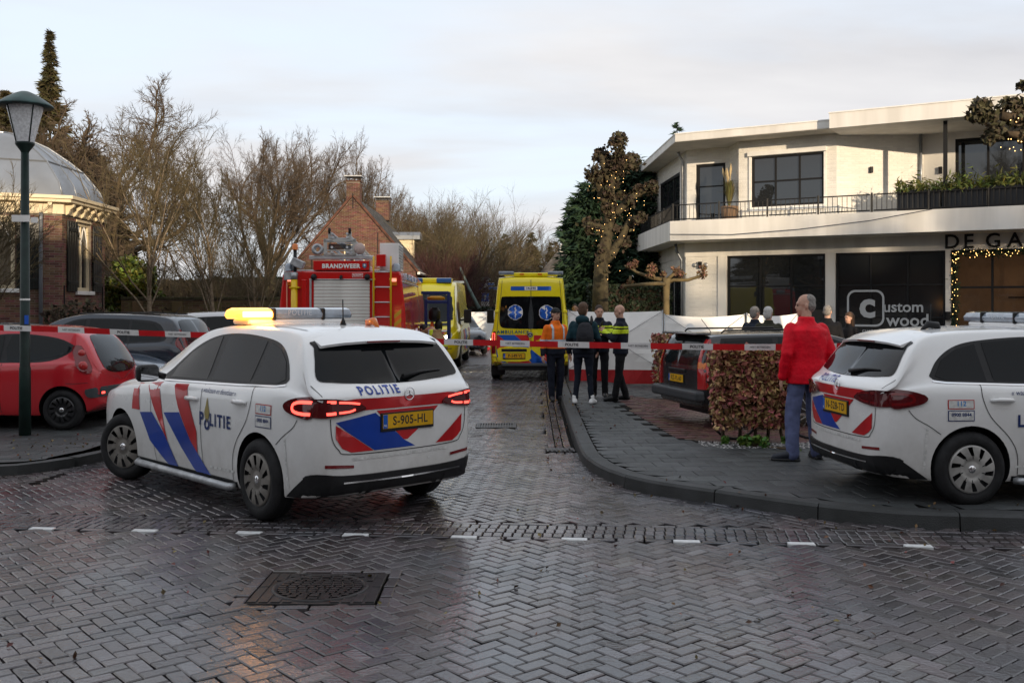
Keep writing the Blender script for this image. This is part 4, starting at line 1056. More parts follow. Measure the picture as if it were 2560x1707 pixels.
class Car:
    """lofted body with arches cut out; windows, lamps, stripes and lettering laid on the body's own surface"""
    def __init__(s, root, sp, body_mat):
        s.root = root; s.sp = sp
        K = {k: pchip(sp[k]) for k in ('top', 'belt', 'wbelt', 'wroof', 'drop', 'bot', 'wsill')}
        x0, x1 = sp['top'][0][0], sp['top'][-1][0]
        rr = sp.get('round', 0.07)
        def section(x):
            zt, zb, wb, wr, dr, bo, ws = (K[k](x) for k in ('top', 'belt', 'wbelt', 'wroof', 'drop', 'bot', 'wsill'))
            zr = max(zt - dr, zb + 0.05); zt = max(zt, zr + 0.012); hgt = zb - bo
            pts = [(0, bo), (ws * 0.55, bo), (ws * 0.92, bo + 0.008), (ws, bo + 0.05), (max(ws, wb) * 0.995 + 0.004, bo + hgt * 0.33), (wb + 0.012, bo + hgt * 0.62),
                   (wb + 0.008, bo + hgt * 0.86), (wb - 0.012, zb), (lerp(wb - 0.03, wr, 0.18), lerp(zb, zr, 0.14)), (lerp(wb - 0.03, wr, 0.58), lerp(zb, zr, 0.56)),
                   (wr + 0.012, zr - 0.02), (wr - 0.055, lerp(zr, zt, 0.55)), (wr * 0.5, lerp(zr, zt, 0.93)), (0, zt)]
            return cr_curve(pts, 4)
        xs = []
        n = sp.get('n', 84)
        for i in range(n + 1):
            xs.append(lerp(x0 + rr, x1 - rr, i / n))
        rings = []
        for ph in (8, 30, 52, 74):
            c = math.cos(R(ph)); q = math.sin(R(ph)); rings.append((x0 + rr * (1 - q), section(x0 + rr * (1 - q)), rr * (1 - c)))
        rings = rings[::-1]; rings = sorted(rings, key=lambda r_: r_[0])
        full = [(x0 + rr * (1 - math.sin(R(ph))), rr * (1 - math.cos(R(ph)))) for ph in (88, 70, 50, 30, 12)] + [(x, 0.0) for x in xs] + \
               [(x1 - rr * (1 - math.sin(R(ph))), rr * (1 - math.cos(R(ph)))) for ph in (12, 30, 50, 70, 88)]
        vs, fs = [], []
        bulr, bulf = sp.get('bulge', (0.07, 0.20))
        rows = []
        for x, ins in full:
            sec = section(x); zc = sum(p[1] for p in sec) / len(sec); ring = []
            wmax = max(p[0] for p in sec)
            for (y, z) in sec:
                if ins:
                    dy_, dz_ = -y, zc - z; L = math.hypot(dy_, dz_) or 1; y += dy_ / L * ins * min(1, L / 0.2); z += dz_ / L * ins * min(1, L / 0.2)
                ring.append((y, z))
            allp = ring + [(-y, z) for y, z in reversed(ring[1:-1])]
            row = []
            for (y, z) in allp:
                u = 1 - min(1, abs(y) / max(0.3, wmax)) ** 2.4
                xx = x - bulr * u * sstep(x0 + 0.55, x0, x) + bulf * u * sstep(x1 - 0.9, x1, x)
                row.append(len(vs)); vs.append(Vector((xx, y, z)))
            rows.append(row)
        L = len(rows[0])
        for a, b in zip(rows, rows[1:]):
            for k in range(L): fs.append((a[k], a[(k + 1) % L], b[(k + 1) % L], b[k]))
        for row, inv in ((rows[0], True), (rows[-1], False)):    # end caps: concentric rings
            c = sum((vs[i] for i in row), Vector()) / L; prev = row
            for q in (0.72, 0.42, 0.16):
                cur = []
                for i, v0 in enumerate(row):
                    p = c.lerp(vs[v0], q); cur.append(len(vs)); vs.append(Vector((vs[v0].x + 0, p.y, p.z)))
                    u = 1 - min(1, abs(p.y) / 0.8) ** 2.4; u0 = 1 - min(1, abs(vs[v0].y) / 0.8) ** 2.4
                    vs[-1].x += (-bulr if inv else bulf) * (u - u0)
                for k in range(L):
                    f_ = (prev[k], prev[(k + 1) % L], cur[(k + 1) % L], cur[k]); fs.append(f_[::-1] if inv else f_)
                prev = cur
            fs.append(prev[::-1] if not inv else prev)
        me = bpy.data.meshes.new('body'); me.from_pydata(vs, [], fs)
        bm = bmesh.new(); bm.from_mesh(me); bmesh.ops.recalc_face_normals(bm, faces=bm.faces); bm.to_mesh(me); bm.free()
        me.materials.append(body_mat); me.materials.append(M_BLACK)
        tmp = bpy.data.objects.new('body', me); scene.collection.objects.link(tmp)
        cut = MB(); wb_ = sp['wheelbase']; ra = sp['arch']; tr = sp['track']
        for wx in (0, wb_):
            for s_ in (1, -1):
                Mx = Matrix.Translation((wx, s_ * (tr - 0.20), sp['wr'] + 0.015)) @ Matrix.Rotation(R(-90) * s_, 4, 'X')
                vs2, fs2 = [], []; nn = 40
                for z in (0, 0.7):
                    for k in range(nn): vs2.append(Mx @ Vector((ra * math.cos(2 * math.pi * k / nn), ra * math.sin(2 * math.pi * k / nn), z)))
                fs2 = [tuple(range(nn))[::-1], tuple(range(nn, 2 * nn))] + [(k, (k + 1) % nn, nn + (k + 1) % nn, nn + k) for k in range(nn)]
                cut.add(vs2, fs2, 1)
        cme = cut.mesh('cutter', [body_mat, M_BLACK])
        bm = bmesh.new(); bm.from_mesh(cme); bmesh.ops.recalc_face_normals(bm, faces=bm.faces); bm.to_mesh(cme); bm.free()
        co = bpy.data.objects.new('cutter', cme); scene.collection.objects.link(co)
        bo = tmp.modifiers.new('arch', 'BOOLEAN'); bo.operation = 'DIFFERENCE'; bo.object = co; bo.solver = 'EXACT'
        me2 = evaluated(tmp)
        bpy.data.objects.remove(tmp); bpy.data.objects.remove(co)
        for p in me2.polygons:
            p.use_smooth = p.material_index == 0
        me2.name = 'body'
        s.body = obj('body', me2, root)
        es = s.body.modifiers.new('edges', 'EDGE_SPLIT'); es.split_angle = R(38)
        bm = bmesh.new(); bm.from_mesh(me2); bmesh.ops.triangulate(bm, faces=bm.faces[:])
        bm.verts.ensure_lookup_table()
        s.bvh = BVHTree.FromBMesh(bm); bm.free()
        s.x0, s.x1 = x0, x1
    def hit(s, view, a, b):
        if view in 'LR':
            sg = 1 if view == 'L' else -1; o = Vector((a, 3 * sg, b)); d = Vector((0, -sg, 0))
        elif view == 'B': o = Vector((-4, a, b)); d = Vector((1, 0, 0))
        elif view == 'F': o = Vector((9, a, b)); d = Vector((-1, 0, 0))
        else: o = Vector((a, b, 4)); d = Vector((0, 0, -1))
        r_ = s.bvh.ray_cast(o, d)
        if r_[0] is None:
            nr = s.bvh.find_nearest(o + d * (3 if view in 'LR' else 4)); p = nr[0]
            q = Vector((a, p.y, b)) if view in 'LR' else (Vector((p.x, a, b)) if view in 'BF' else Vector((a, b, p.z)))
            return q, -d
        return r_[0], -d
    def lay(s, name, tris, view, m, off=0.004, parent=None, thick=0.0, cell=0.07, smooth=True, lab=None):
        """tris: (verts2d, faces) laid onto the body"""
        bm = bmesh.new()
        vv = [bm.verts.new((a, b, 0)) for a, b in tris[0]]
        for f_ in tris[1]:
            try: bm.faces.new([vv[i] for i in f_])
            except ValueError: pass
        bmesh.ops.triangulate(bm, faces=bm.faces[:])
        if cell:
            for ax in (0, 1):
                lo = min(v.co[ax] for v in bm.verts); hi = max(v.co[ax] for v in bm.verts)
                q = math.floor(lo / cell) + 1
                while q * cell < hi:
                    no = [0, 0, 0]; no[ax] = 1; pc = [0, 0, 0]; pc[ax] = q * cell
                    bmesh.ops.bisect_plane(bm, geom=bm.verts[:] + bm.edges[:] + bm.faces[:], plane_co=pc, plane_no=no); q += 1
        mem = {}
        for v in bm.verts:
            p, n = s.hit(view, v.co.x, v.co.y); mem[v] = (p, n)
        bnd = [e for e in bm.edges if len(e.link_faces) == 1]
        for v in bm.verts: v.co = mem[v][0] + mem[v][1] * (off + thick)
        if thick:
            low = {}
            for e in bnd:
                ids = []
                for v in e.verts:
                    if v not in low: low[v] = bm.verts.new(mem[v][0] - mem[v][1] * 0.01)
                f0 = e.link_faces[0]
                lv = [l.vert for l in f0.loops]; i0 = lv.index(e.verts[0]); a, b = (e.verts if lv[(i0 + 1) % len(lv)] == e.verts[1] else reversed(e.verts))
                bm.faces.new((b, a, low[a], low[b]))
        bmesh.ops.recalc_face_normals(bm, faces=bm.faces)
        if bm.faces:
            n0 = sum((f_.normal * f_.calc_area() for f_ in bm.faces), Vector()); d = next(iter(mem.values()))[1]
            if n0.dot(d) < 0: bmesh.ops.reverse_faces(bm, faces=bm.faces[:])
        me = bpy.data.meshes.new(name); bm.to_mesh(me); bm.free(); me.materials.append(m)
        if smooth:
            for p in me.polygons: p.use_smooth = True
        o = obj(name, me, parent or s.root)
        if thick and smooth:
            es = o.modifiers.new('edges', 'EDGE_SPLIT'); es.split_angle = R(40)
        if lab: o['label'] = lab
        return o
    def poly(s, name, pts, view, m, **kw): return s.lay(name, (pts, [list(range(len(pts)))]), view, m, **kw)
    def line(s, name, pts, view, m, w=0.006, **kw):
        vs, fs = [], []
        for i, p in enumerate(pts):
            a = pts[max(i - 1, 0)]; b = pts[min(i + 1, len(pts) - 1)]; t = Vector((b[0] - a[0], b[1] - a[1])).normalized(); n = Vector((-t.y, t.x)) * w / 2
            vs += [(p[0] + n.x, p[1] + n.y), (p[0] - n.x, p[1] - n.y)]
        fs = [(2 * i, 2 * i + 1, 2 * i + 3, 2 * i + 2) for i in range(len(pts) - 1)]
        return s.lay(name, (vs, fs), view, m, **kw)
    def text(s, body, cx, cz, size, view, m, sx=1.0, **kw):
        lk = {k: kw.pop(k) for k in ('off', 'parent', 'name', 'cell') if k in kw}
        vs, fs = text_mesh(body, size=size, **kw)
        fl = -1 if view in 'LBF' and view != 'F' else 1
        if view == 'L': fl = -1     # seen from the left the car's front (+x) is on the viewer's left
        if view == 'R': fl = 1
        if view == 'B': fl = -1     # viewer's left is +y
        pts = [(cx + fl * v.x * sx, cz + v.y) for v in vs]
        return s.lay(lk.get('name', 'lettering'), (pts, fs), view, m, off=lk.get('off', 0.006), parent=lk.get('parent'), cell=lk.get('cell', 0.0), smooth=False)

def cr2(pts, sub=5, closed=False):
    """smooth 2D outline"""
    n = len(pts); out = []
    rng_ = range(n) if closed else range(n - 1)
    for i in rng_:
        p = [pts[(i + k) % n] if closed else pts[min(max(i + k, 0), n - 1)] for k in (-1, 0, 1, 2)]
        for k in range(sub):
            t = k / sub
            out.append(tuple(0.5 * ((2 * p[1][c]) + (p[2][c] - p[0][c]) * t + (2 * p[0][c] - 5 * p[1][c] + 4 * p[2][c] - p[3][c]) * t * t + (3 * p[1][c] - p[0][c] - 3 * p[2][c] + p[3][c]) * t ** 3) for c in (0, 1)))
    if not closed: out.append(pts[-1])
    return out

M_HUB = mat('silver wheel cover', (0.40, 0.39, 0.37), 0.42, metal=0.35, var=0.3, vscale=7)
M_HUBDIRT = mat('dirty wheel cover', (0.20, 0.185, 0.165), 0.55, metal=0.25, var=0.35, vscale=9)
M_HUBBLK = mat('black wheel cover', (0.02, 0.02, 0.022), 0.3, coat=0.4)
def wheel(parent, x, y, r, w, side, hubm, spokes=10, steer=0.0, slot=0.5, cover=None):
    """wheel with tyre and cover; axle along y, side = +1 for the left of the car"""
    root = bpy.data.objects.new('wheel', None); link(root, parent); root.location = (x, y, r); root.rotation_euler = (0, 0, steer)
    Mx = Matrix.Rotation(R(-90) * side, 4, 'X')
    hw = w / 2; ri = r * 0.665
    b = MB(); b.lathe([(ri - 0.02, -hw + 0.01), (ri, -hw), (r * 0.83, -hw - 0.004), (r * 0.955, -hw + 0.018), (r, -hw + 0.05), (r + 0.001, 0), (r, hw - 0.05), (r * 0.955, hw - 0.018), (r * 0.83, hw + 0.004), (ri + 0.012, hw - 0.002), (ri - 0.008, hw - 0.02), (ri - 0.02, hw - 0.05)], 48, Mx)
    ty = b.build('tyre', M_RUBBER, root)
    b = MB()
    for g in range(3):
        z = -hw * 0.45 + g * hw * 0.45
        b.lathe([(r + 0.0015, z - 0.006), (r + 0.0022, z), (r + 0.0015, z + 0.006)], 48, Mx)
    b.build('tread_groove', M_BLACK, ty)
    b = MB(); b.lathe([(ri, hw - 0.004), (ri - 0.015, hw - 0.012), (ri - 0.02, -hw + 0.02), (0.02, -hw + 0.06)], 40, Mx); b.build('rim', mat('steel rim', (0.03, 0.03, 0.032), 0.5, metal=0.4), root)
    b = MB(); n = spokes * 8; prof = [(0.0, 0.0), (0.06, 0.0), (0.075, -0.004), (ri * 0.42, 0.008), (ri * 0.55, 0.011), (ri * 0.90, 0.006), (ri * 0.965, 0.0), (ri * 0.995, -0.012)]
    vs = []
    for rr_, z in prof:
        for k in range(n):
            a = 2 * math.pi * k / n + (0.35 * (rr_ / ri) if slot else 0)
            vs.append(Mx @ Vector((rr_ * math.cos(a), rr_ * math.sin(a), hw + z - 0.004)))
    fs = []
    for i in range(len(prof) - 1):
        for k in range(n):
            q = k % 8
            if i == 4 and q in (0, 1, 2) and slot: continue
            if i == 3 and q in (1,) and slot: continue
            fs.append((i * n + k, i * n + (k + 1) % n, (i + 1) * n + (k + 1) % n, (i + 1) * n + k))
    b.add(vs, fs, 0, True); hubo = b.build('wheel_cover', hubm, root)
    b = MB(); b.lathe([(0, 0.004), (0.028, 0.004), (0.034, -0.002)], 20, Matrix.Translation(Mx @ Vector((0, 0, hw))) @ Mx); b.build('centre_cap', cover or M_CHROME, hubo)
    return root

def plate(car, view, cy, cz, txt, m=0.52, off=0.012, h=0.112, tilt=0.0):
    """number plate, its own flat panel standing on the body"""
    p, n = car.hit(view, cy, cz)
    xs = min(car.hit(view, cy + d, cz + e)[0].x for d in (-m / 2, 0, m / 2) for e in (-h / 2, h / 2)) if view == 'B' else max(car.hit(view, cy + d, cz)[0].x for d in (-m / 2, 0, m / 2))
    sg = -1 if view == 'B' else 1
    O = Vector((xs + sg * off, cy, cz))
    ux = Vector((0, sg, 0)); uy = Vector((sg * -tilt, 0, 1)).normalized()
    Mx = frame_matrix(O, ux, uy)
    holder = MB(); holder.box((0, -0.006, -0.012), (m + 0.03, h + 0.035, 0.022));
    me_o = holder
    for i, v in enumerate(me_o.v): me_o.v[i] = tuple(Mx @ Vector(v))
    ho = me_o.build('plate_holder', M_BLACK, car.root, bevel=0.004)
    b = MB(); b.box((0.0, 0, 0.0025), (m, h, 0.005))
    for i, v in enumerate(b.v): b.v[i] = tuple(Mx @ Vector(v))
    po = b.build('number_plate', M_PLATE, car.root)
    b = MB(); b.box((-m / 2 + 0.024, 0, 0.0056), (0.044, h - 0.004, 0.0012))
    for i, v in enumerate(b.v): b.v[i] = tuple(Mx @ Vector(v))
    b.build('country_strip', M_EUBLUE, po)
    text_obj('NL', Mx @ Matrix.Translation((-m / 2 + 0.024, -0.032, 0.0068)), M_WHITE, po, size=0.028)
    text_obj(txt, Mx @ Matrix.Translation((0.02, -0.002, 0.0056)) @ Matrix.Diagonal((0.92, 1, 1, 1)), M_PLATETXT, po, size=0.098, spacing=1.06, bold=0.0018)
    return po

BCLASS = dict(
    top=[(-0.76, 1.03), (-0.72, 1.06), (-0.655, 1.10), (-0.56, 1.225), (-0.44, 1.395), (-0.34, 1.475), (-0.2, 1.515), (0.3, 1.548), (0.9, 1.556), (1.35, 1.525), (1.7, 1.43), (2.1, 1.245), (2.42, 1.085), (2.6, 1.03), (3.0, 0.97), (3.35, 0.88), (3.55, 0.76), (3.62, 0.66)],
    belt=[(-0.76, 0.96), (-0.55, 1.01), (-0.2, 1.035), (0.5, 1.01), (1.5, 0.985), (2.2, 0.955), (2.6, 0.925), (3.1, 0.85), (3.5, 0.72), (3.62, 0.60)],
    wbelt=[(-0.76, 0.76), (-0.65, 0.825), (-0.4, 0.868), (0, 0.886), (0.6, 0.89), (1.6, 0.89), (2.7, 0.885), (3.1, 0.85), (3.4, 0.76), (3.55, 0.66), (3.62, 0.58)],
    wroof=[(-0.76, 0.79), (-0.65, 0.80), (-0.55, 0.775), (-0.42, 0.72), (-0.3, 0.665), (0, 0.625), (0.8, 0.61), (1.4, 0.60), (1.9, 0.62), (2.42, 0.70), (2.7, 0.74), (3.2, 0.70), (3.62, 0.5)],
    drop=[(-0.76, 0.03), (-0.5, 0.04), (-0.2, 0.05), (1.0, 0.06), (1.8, 0.06), (2.4, 0.04), (3.62, 0.035)],
    bot=[(-0.76, 0.29), (-0.70, 0.25), (-0.5, 0.22), (-0.2, 0.20), (0.4, 0.19), (2.4, 0.19), (3.1, 0.20), (3.5, 0.22), (3.62, 0.26)],
    wsill=[(-0.76, 0.72), (-0.6, 0.80), (-0.3, 0.855), (0.4, 0.865), (2.4, 0.865), (2.9, 0.85), (3.3, 0.78), (3.62, 0.55)],
    wheelbase=2.729, arch=0.362, wr=0.325, track=0.89, bulge=(0.075, 0.20), round=0.06)
M_SMOKE = mat('light bar dome', (0.20, 0.235, 0.28), 0.08, coat=0.9, spec=0.7, var=0.25, vscale=10)
M_SEAM = mat('shut line', (0.03, 0.03, 0.03), 0.7)
M_TAPE = mat('reflective marking tape', (0.62, 0.62, 0.60), 0.5, var=0.2, vscale=20)
M_SKYTXT = mat('light blue lettering', (0.03, 0.22, 0.55), 0.4)
M_GOLD = mat('gold emblem', (0.30, 0.24, 0.08), 0.45)

def police_car(label, loc, rz, number, lit, hubm, steer=0.0, amber_lit=False):
    root = thing('police_car', label, 'police car', loc, rz, 'police cars at the cordon')
    c = Car(root, BCLASS, M_PWHITE)
    # --- glazing
    rear = cr2([(0.725, 1.145), (0.685, 1.28), (0.645, 1.38), (0.60, 1.43), (0, 1.44), (-0.60, 1.43), (-0.645, 1.38), (-0.685, 1.28), (-0.725, 1.145), (-0.60, 1.118), (-0.3, 1.098), (0, 1.092), (0.3, 1.098), (0.60, 1.118)], 4, True)
    rw = c.poly('rear_window', rear, 'B', M_GLASS, off=0.008, cell=0.05)
    sill = [(1.93, 1.03), (1.2, 1.045), (0.4, 1.062), (-0.2, 1.082)]
    sw_out = sill + [(-0.33, 1.12), (-0.315, 1.17), (-0.23, 1.275), (-0.07, 1.375), (0.15, 1.43), (0.6, 1.465), (1.0, 1.458), (1.3, 1.41), (1.6, 1.30), (1.85, 1.13)]
    for v in 'LR':
        c.poly('window_surround', cr2(sw_out, 4, True), v, M_BLACK, off=0.003)
        c.poly('front_side_window', [(1.78, 1.055), (1.02, 1.068), (1.05, 1.44), (1.28, 1.395), (1.56, 1.285), (1.74, 1.15)], v, M_GLASS2, off=0.007)
        c.poly('rear_side_window', [(0.93, 1.07), (0.25, 1.085), (0.22, 1.418), (0.6, 1.447), (0.93, 1.445)], v, M_GLASS, off=0.007)
        c.poly('quarter_window', [(0.18, 1.086), (-0.20, 1.098), (-0.29, 1.13), (-0.20, 1.265), (-0.05, 1.355), (0.15, 1.405)], v, M_GLASS, off=0.007)
        c.line('chrome_strip', [(1.9, 1.022), (1.2, 1.038), (0.4, 1.055), (-0.2, 1.075), (-0.32, 1.09)], v, M_CHROME, w=0.014, off=0.008)
        c.line('door_gap', [(1.98, 1.0), (2.02, 0.85), (1.99, 0.5), (1.93, 0.27)], v, M_SEAM, w=0.007)
        c.line('door_gap', [(0.98, 1.03), (0.985, 0.8), (0.98, 0.5), (0.96, 0.26)], v, M_SEAM, w=0.007)
        c.line('door_gap', cr2([(0.10, 1.06), (0.10, 0.95), (0.17, 0.78), (0.34, 0.60), (0.42, 0.45), (0.43, 0.27)], 4), v, M_SEAM, w=0.007)
        c.line('door_gap', [(1.93, 0.265), (0.43, 0.262)], v, M_SEAM, w=0.007)
        c.line('bumper_gap', cr2([(-0.56, 0.84), (-0.50, 0.77), (-0.38, 0.70), (-0.28, 0.63)], 4), v, M_SEAM, w=0.006)
        c.poly('sill_trim', [(2.36, 0.27), (0.38, 0.255), (0.38, 0.21), (2.36, 0.215)], v, M_BLACK, off=0.006, thick=0.006)
        sg = 1 if v == 'L' else -1
        b = MB(); b.tube([(2.33, sg * 0.86, 0.235), (2.28, sg * 0.915, 0.225), (0.46, sg * 0.915, 0.215), (0.41, sg * 0.86, 0.215)], 0.032, 10); b.build('side_bar', M_STEEL, root)
        for hx, hz in ((1.14, 0.90), (0.28, 0.925)):
            hp, _ = c.hit(v, hx, hz); sg = 1 if v == 'L' else -1
            b = MB(); b.tube([(hx + 0.10, hp.y + sg * 0.004, hz - 0.006), (hx + 0.07, hp.y + sg * 0.032, hz), (hx - 0.05, hp.y + sg * 0.034, hz + 0.003), (hx - 0.11, hp.y + sg * 0.004, hz - 0.004)], [0.016, 0.02, 0.02, 0.014], 8)
            b.build('door_handle', M_PWHITE, root)
        S = []
        c.poly('livery_stripe', [(2.42, 0.965), (2.30, 0.97), (2.26, 0.72), (2.44, 0.72)], v, M_PRED, off=0.005)
        c.poly('livery_stripe', [(2.12, 0.985), (1.86, 1.005), (1.78, 0.82), (1.72, 0.62), (1.66, 0.48), (1.84, 0.66), (1.97, 0.80)], v, M_PRED, off=0.005)
        c.poly('livery_stripe', [(1.55, 1.005), (1.28, 1.015), (1.24, 0.92), (1.06, 0.62), (1.06, 0.33), (1.18, 0.52), (1.42, 0.80)], v, M_PRED, off=0.005)
        c.poly('livery_stripe', [(2.25, 0.70), (1.98, 0.72), (1.70, 0.52), (1.47, 0.265), (1.68, 0.265), (2.05, 0.45), (2.12, 0.55)], v, M_PBLUE, off=0.0055)
        c.poly('livery_stripe', [(1.72, 0.735), (1.40, 0.76), (1.18, 0.52), (0.84, 0.262), (1.12, 0.262), (1.38, 0.45)], v, M_PBLUE, off=0.0055)
        c.text('P', 0.96, 0.735, 0.155, v, M_NAVYTXT, bold=0.005)
        tx = 'LITIE'
        c.text(tx, 0.62 if v == 'L' else 0.60, 0.735, 0.145, v, M_NAVYTXT, bold=0.004, spacing=1.25)
        c.text('O', 0.855, 0.690, 0.12, v, M_NAVYTXT, bold=0.006)
        c.poly('emblem', cr2([(0.855, 0.925), (0.835, 0.86), (0.81, 0.80), (0.825, 0.75), (0.855, 0.72), (0.885, 0.75), (0.90, 0.80), (0.88, 0.85)], 3, True), v, M_GOLD, off=0.006)
        c.text('« waakzaam en dienstbaar »', 0.68, 0.985, 0.062, v, M_NAVYTXT, shear=0.25, sx=0.9)
        for k, (z0, z1, cm) in enumerate(((0.85, 0.93, M_PRED), (0.745, 0.838, M_NAVYTXT))):
            x_ = -0.10
            c.poly('sticker_border', [(x_ + 0.12, z0), (x_ - 0.12, z0), (x_ - 0.12, z1), (x_ + 0.12, z1)], v, cm, off=0.005)
            c.poly('sticker', [(x_ + 0.112, z0 + 0.007), (x_ - 0.112, z0 + 0.007), (x_ - 0.112, z1 - 0.007), (x_ + 0.112, z1 - 0.007)], v, M_TAPE, off=0.0065)
        c.text('112', -0.10, 0.895, 0.06, v, M_SKYTXT, bold=0.001, off=0.0085)
        c.text('0900 8844', -0.10, 0.80, 0.042, v, M_NAVYTXT, bold=0.001, off=0.0085)
        for (xa, za, xb, zb_) in ((-0.40, 0.70, -0.42, 0.30), (0.4, 0.34, 1.9, 0.33)):
            n = 8 if xb < 0 else 20
            for q in range(n):
                t0, t1 = (q + 0.08) / n, (q + 0.80) / n
                if xb > 0 and 5 < q < 17: continue
                c.line('contour_tape', [(lerp(xa, xb, t0), lerp(za, zb_, t0)), (lerp(xa, xb, t1), lerp(za, zb_, t1))], v, M_TAPE, w=0.022, off=0.0045)
    ws = [(2.36, 0.60), (2.36, -0.60), (1.95, -0.585), (1.50, -0.52), (1.42, -0.45), (1.38, 0), (1.42, 0.45), (1.50, 0.52), (1.95, 0.585)]
    c.poly('windscreen', cr2(ws, 3, True), 'T', M_GLASS2, off=0.004)
    # --- tailgate graphics, lamps, plate
    c.poly('tailgate_stripe', cr2([(0.60, 0.985), (0.3, 0.990), (0, 0.990), (-0.3, 0.990), (-0.60, 0.985), (-0.58, 0.905), (-0.3, 0.902), (0, 0.902), (0.3, 0.902), (0.58, 0.905)], 2, True), 'B', M_PRED, off=0.005)
    c.poly('tailgate_stripe', [(0.655, 0.80), (0.655, 0.70), (0.60, 0.62), (0.52, 0.585), (0.32, 0.585), (0.56, 0.74)], 'B', M_PRED, off=0.005)
    c.poly('tailgate_stripe', [(0.655, 0.82), (0.30, 0.875), (0.02, 0.645), (-0.10, 0.585), (0.31, 0.585), (0.555, 0.742)], 'B', M_PBLUE, off=0.005)
    c.poly('tailgate_stripe', [(0.29, 0.89), (-0.36, 0.89), (-0.20, 0.76), (-0.02, 0.645), (0.02, 0.645)], 'B', M_PRED, off=0.0045)
    c.poly('tailgate_stripe', [(-0.655, 0.80), (-0.33, 0.585), (-0.53, 0.585), (-0.60, 0.62), (-0.645, 0.66)], 'B', M_PRED, off=0.005)
    c.line('tailgate_gap', cr2([(0.70, 0.85), (0.685, 0.70), (0.63, 0.612), (0.54, 0.572), (0, 0.565), (-0.54, 0.572), (-0.63, 0.612), (-0.685, 0.70), (-0.70, 0.85)], 4), 'B', M_SEAM, w=0.007)
    c.line('tailgate_gap', [(0.79, 1.10), (0.755, 1.02)], 'B', M_SEAM, w=0.006); c.line('tailgate_gap', [(-0.79, 1.10), (-0.755, 1.02)], 'B', M_SEAM, w=0.006)
    c.text('POLITIE', 0.24, 1.046, 0.088, 'B', M_PBLUE, bold=0.0025, spacing=1.35, cell=0.03, off=0.009)
    for sg in (1, -1):
        lm = cr2([(0.40 * sg, 0.915), (0.48 * sg, 0.965), (0.66 * sg, 1.0), (0.80 * sg, 1.005), (0.86 * sg, 0.985), (0.873 * sg, 0.93), (0.862 * sg, 0.885), (0.80 * sg, 0.862), (0.66 * sg, 0.865), (0.50 * sg, 0.885)], 4, True)
        lo = c.poly('tail_lamp', lm, 'B', M_LAMPDARK, off=0.012, thick=0.012)
        sv = 'L' if sg == 1 else 'R'
        c.poly('tail_lamp_side', cr2([(-0.70, 1.0), (-0.60, 1.015), (-0.46, 0.985), (-0.40, 0.945), (-0.44, 0.90), (-0.58, 0.865), (-0.70, 0.86)], 4, True), sv, M_LAMPDARK, off=0.010, thick=0.012, parent=lo)
        rl = M_LAMPLIT if lit else M_LAMPRED
        c.line('light_guide', cr2([(0.46 * sg, 0.955), (0.56 * sg, 0.968), (0.64 * sg, 0.974)], 3), 'B', rl, w=0.016, off=0.028, parent=lo)
        c.line('light_guide', cr2([(0.50 * sg, 0.915), (0.55 * sg, 0.90), (0.64 * sg, 0.895)], 3), 'B', rl, w=0.016, off=0.028, parent=lo)
        c.line('light_guide', [(0.665 * sg, 0.977), (0.74 * sg, 0.980)], 'B', rl, w=0.022, off=0.028, parent=lo); c.line('light_guide', [(0.665 * sg, 0.893), (0.74 * sg, 0.890)], 'B', rl, w=0.022, off=0.028, parent=lo)
        c.line('light_guide', cr2([(-0.70, 0.978), (-0.60, 0.978), (-0.535, 0.962), (-0.52, 0.935), (-0.535, 0.908), (-0.60, 0.893), (-0.70, 0.889)], 4), sv, rl, w=0.024, off=0.026, parent=lo)
        c.poly('reflector', [(0.50 * sg, 0.487), (0.74 * sg, 0.505), (0.74 * sg, 0.480), (0.50 * sg, 0.464)], 'B', M_LAMPRED, off=0.006)
    plate(c, 'B', -0.02 if lit else 0.0, 0.80, number, off=0.012)
    p, _ = c.hit('B', -0.04, 1.005); Mx = Matrix.Translation((p.x - 0.012, -0.04, 1.005)) @ Matrix.Rotation(R(-90), 4, 'Y')
    b = MB(); b.tube([Mx @ Vector((0.05 * math.cos(a), 0.05 * math.sin(a), 0)) for a in [2 * math.pi * k / 24 for k in range(25)]], 0.0045, 6, cap=False)
    for k in range(3):
        a = R(0 + 120 * k); b.tube([Mx @ Vector((0, 0, 0.002)), Mx @ Vector((0.047 * math.cos(a), 0.047 * math.sin(a), 0))], [0.008, 0.0025], 6)
    b.build('badge', M_CHROME, root)
    sk = cr2([(0.80, 0.30), (0.83, 0.40), (0.78, 0.435), (0.60, 0.415), (0.35, 0.408), (0, 0.408), (-0.35, 0.408), (-0.60, 0.415), (-0.78, 0.435), (-0.83, 0.40), (-0.80, 0.30)], 3)
    c.poly('bumper_skirt', [(0.80, 0.30)] + sk[1:-1] + [(-0.80, 0.30), (-0.74, 0.245), (-0.4, 0.235), (0.4, 0.235), (0.74, 0.245)], 'B', M_BLACK, off=0.010, thick=0.012)
    for v in 'LR': c.poly('bumper_skirt_side', [(-0.72, 0.42), (-0.62, 0.405), (-0.50, 0.32), (-0.38, 0.235), (-0.72, 0.235)], v, M_BLACK, off=0.006, thick=0.006)
    c.line('bumper_strip', [(0.60, 0.36), (0, 0.353), (-0.60, 0.36)], 'B', M_CHROME, w=0.012, off=0.028)
    for q in range(17):
        y_ = -0.46 + q * 0.058
        c.line('contour_tape', [(y_, 0.535), (y_ + 0.044, 0.535)], 'B', M_TAPE, w=0.022, off=0.005)
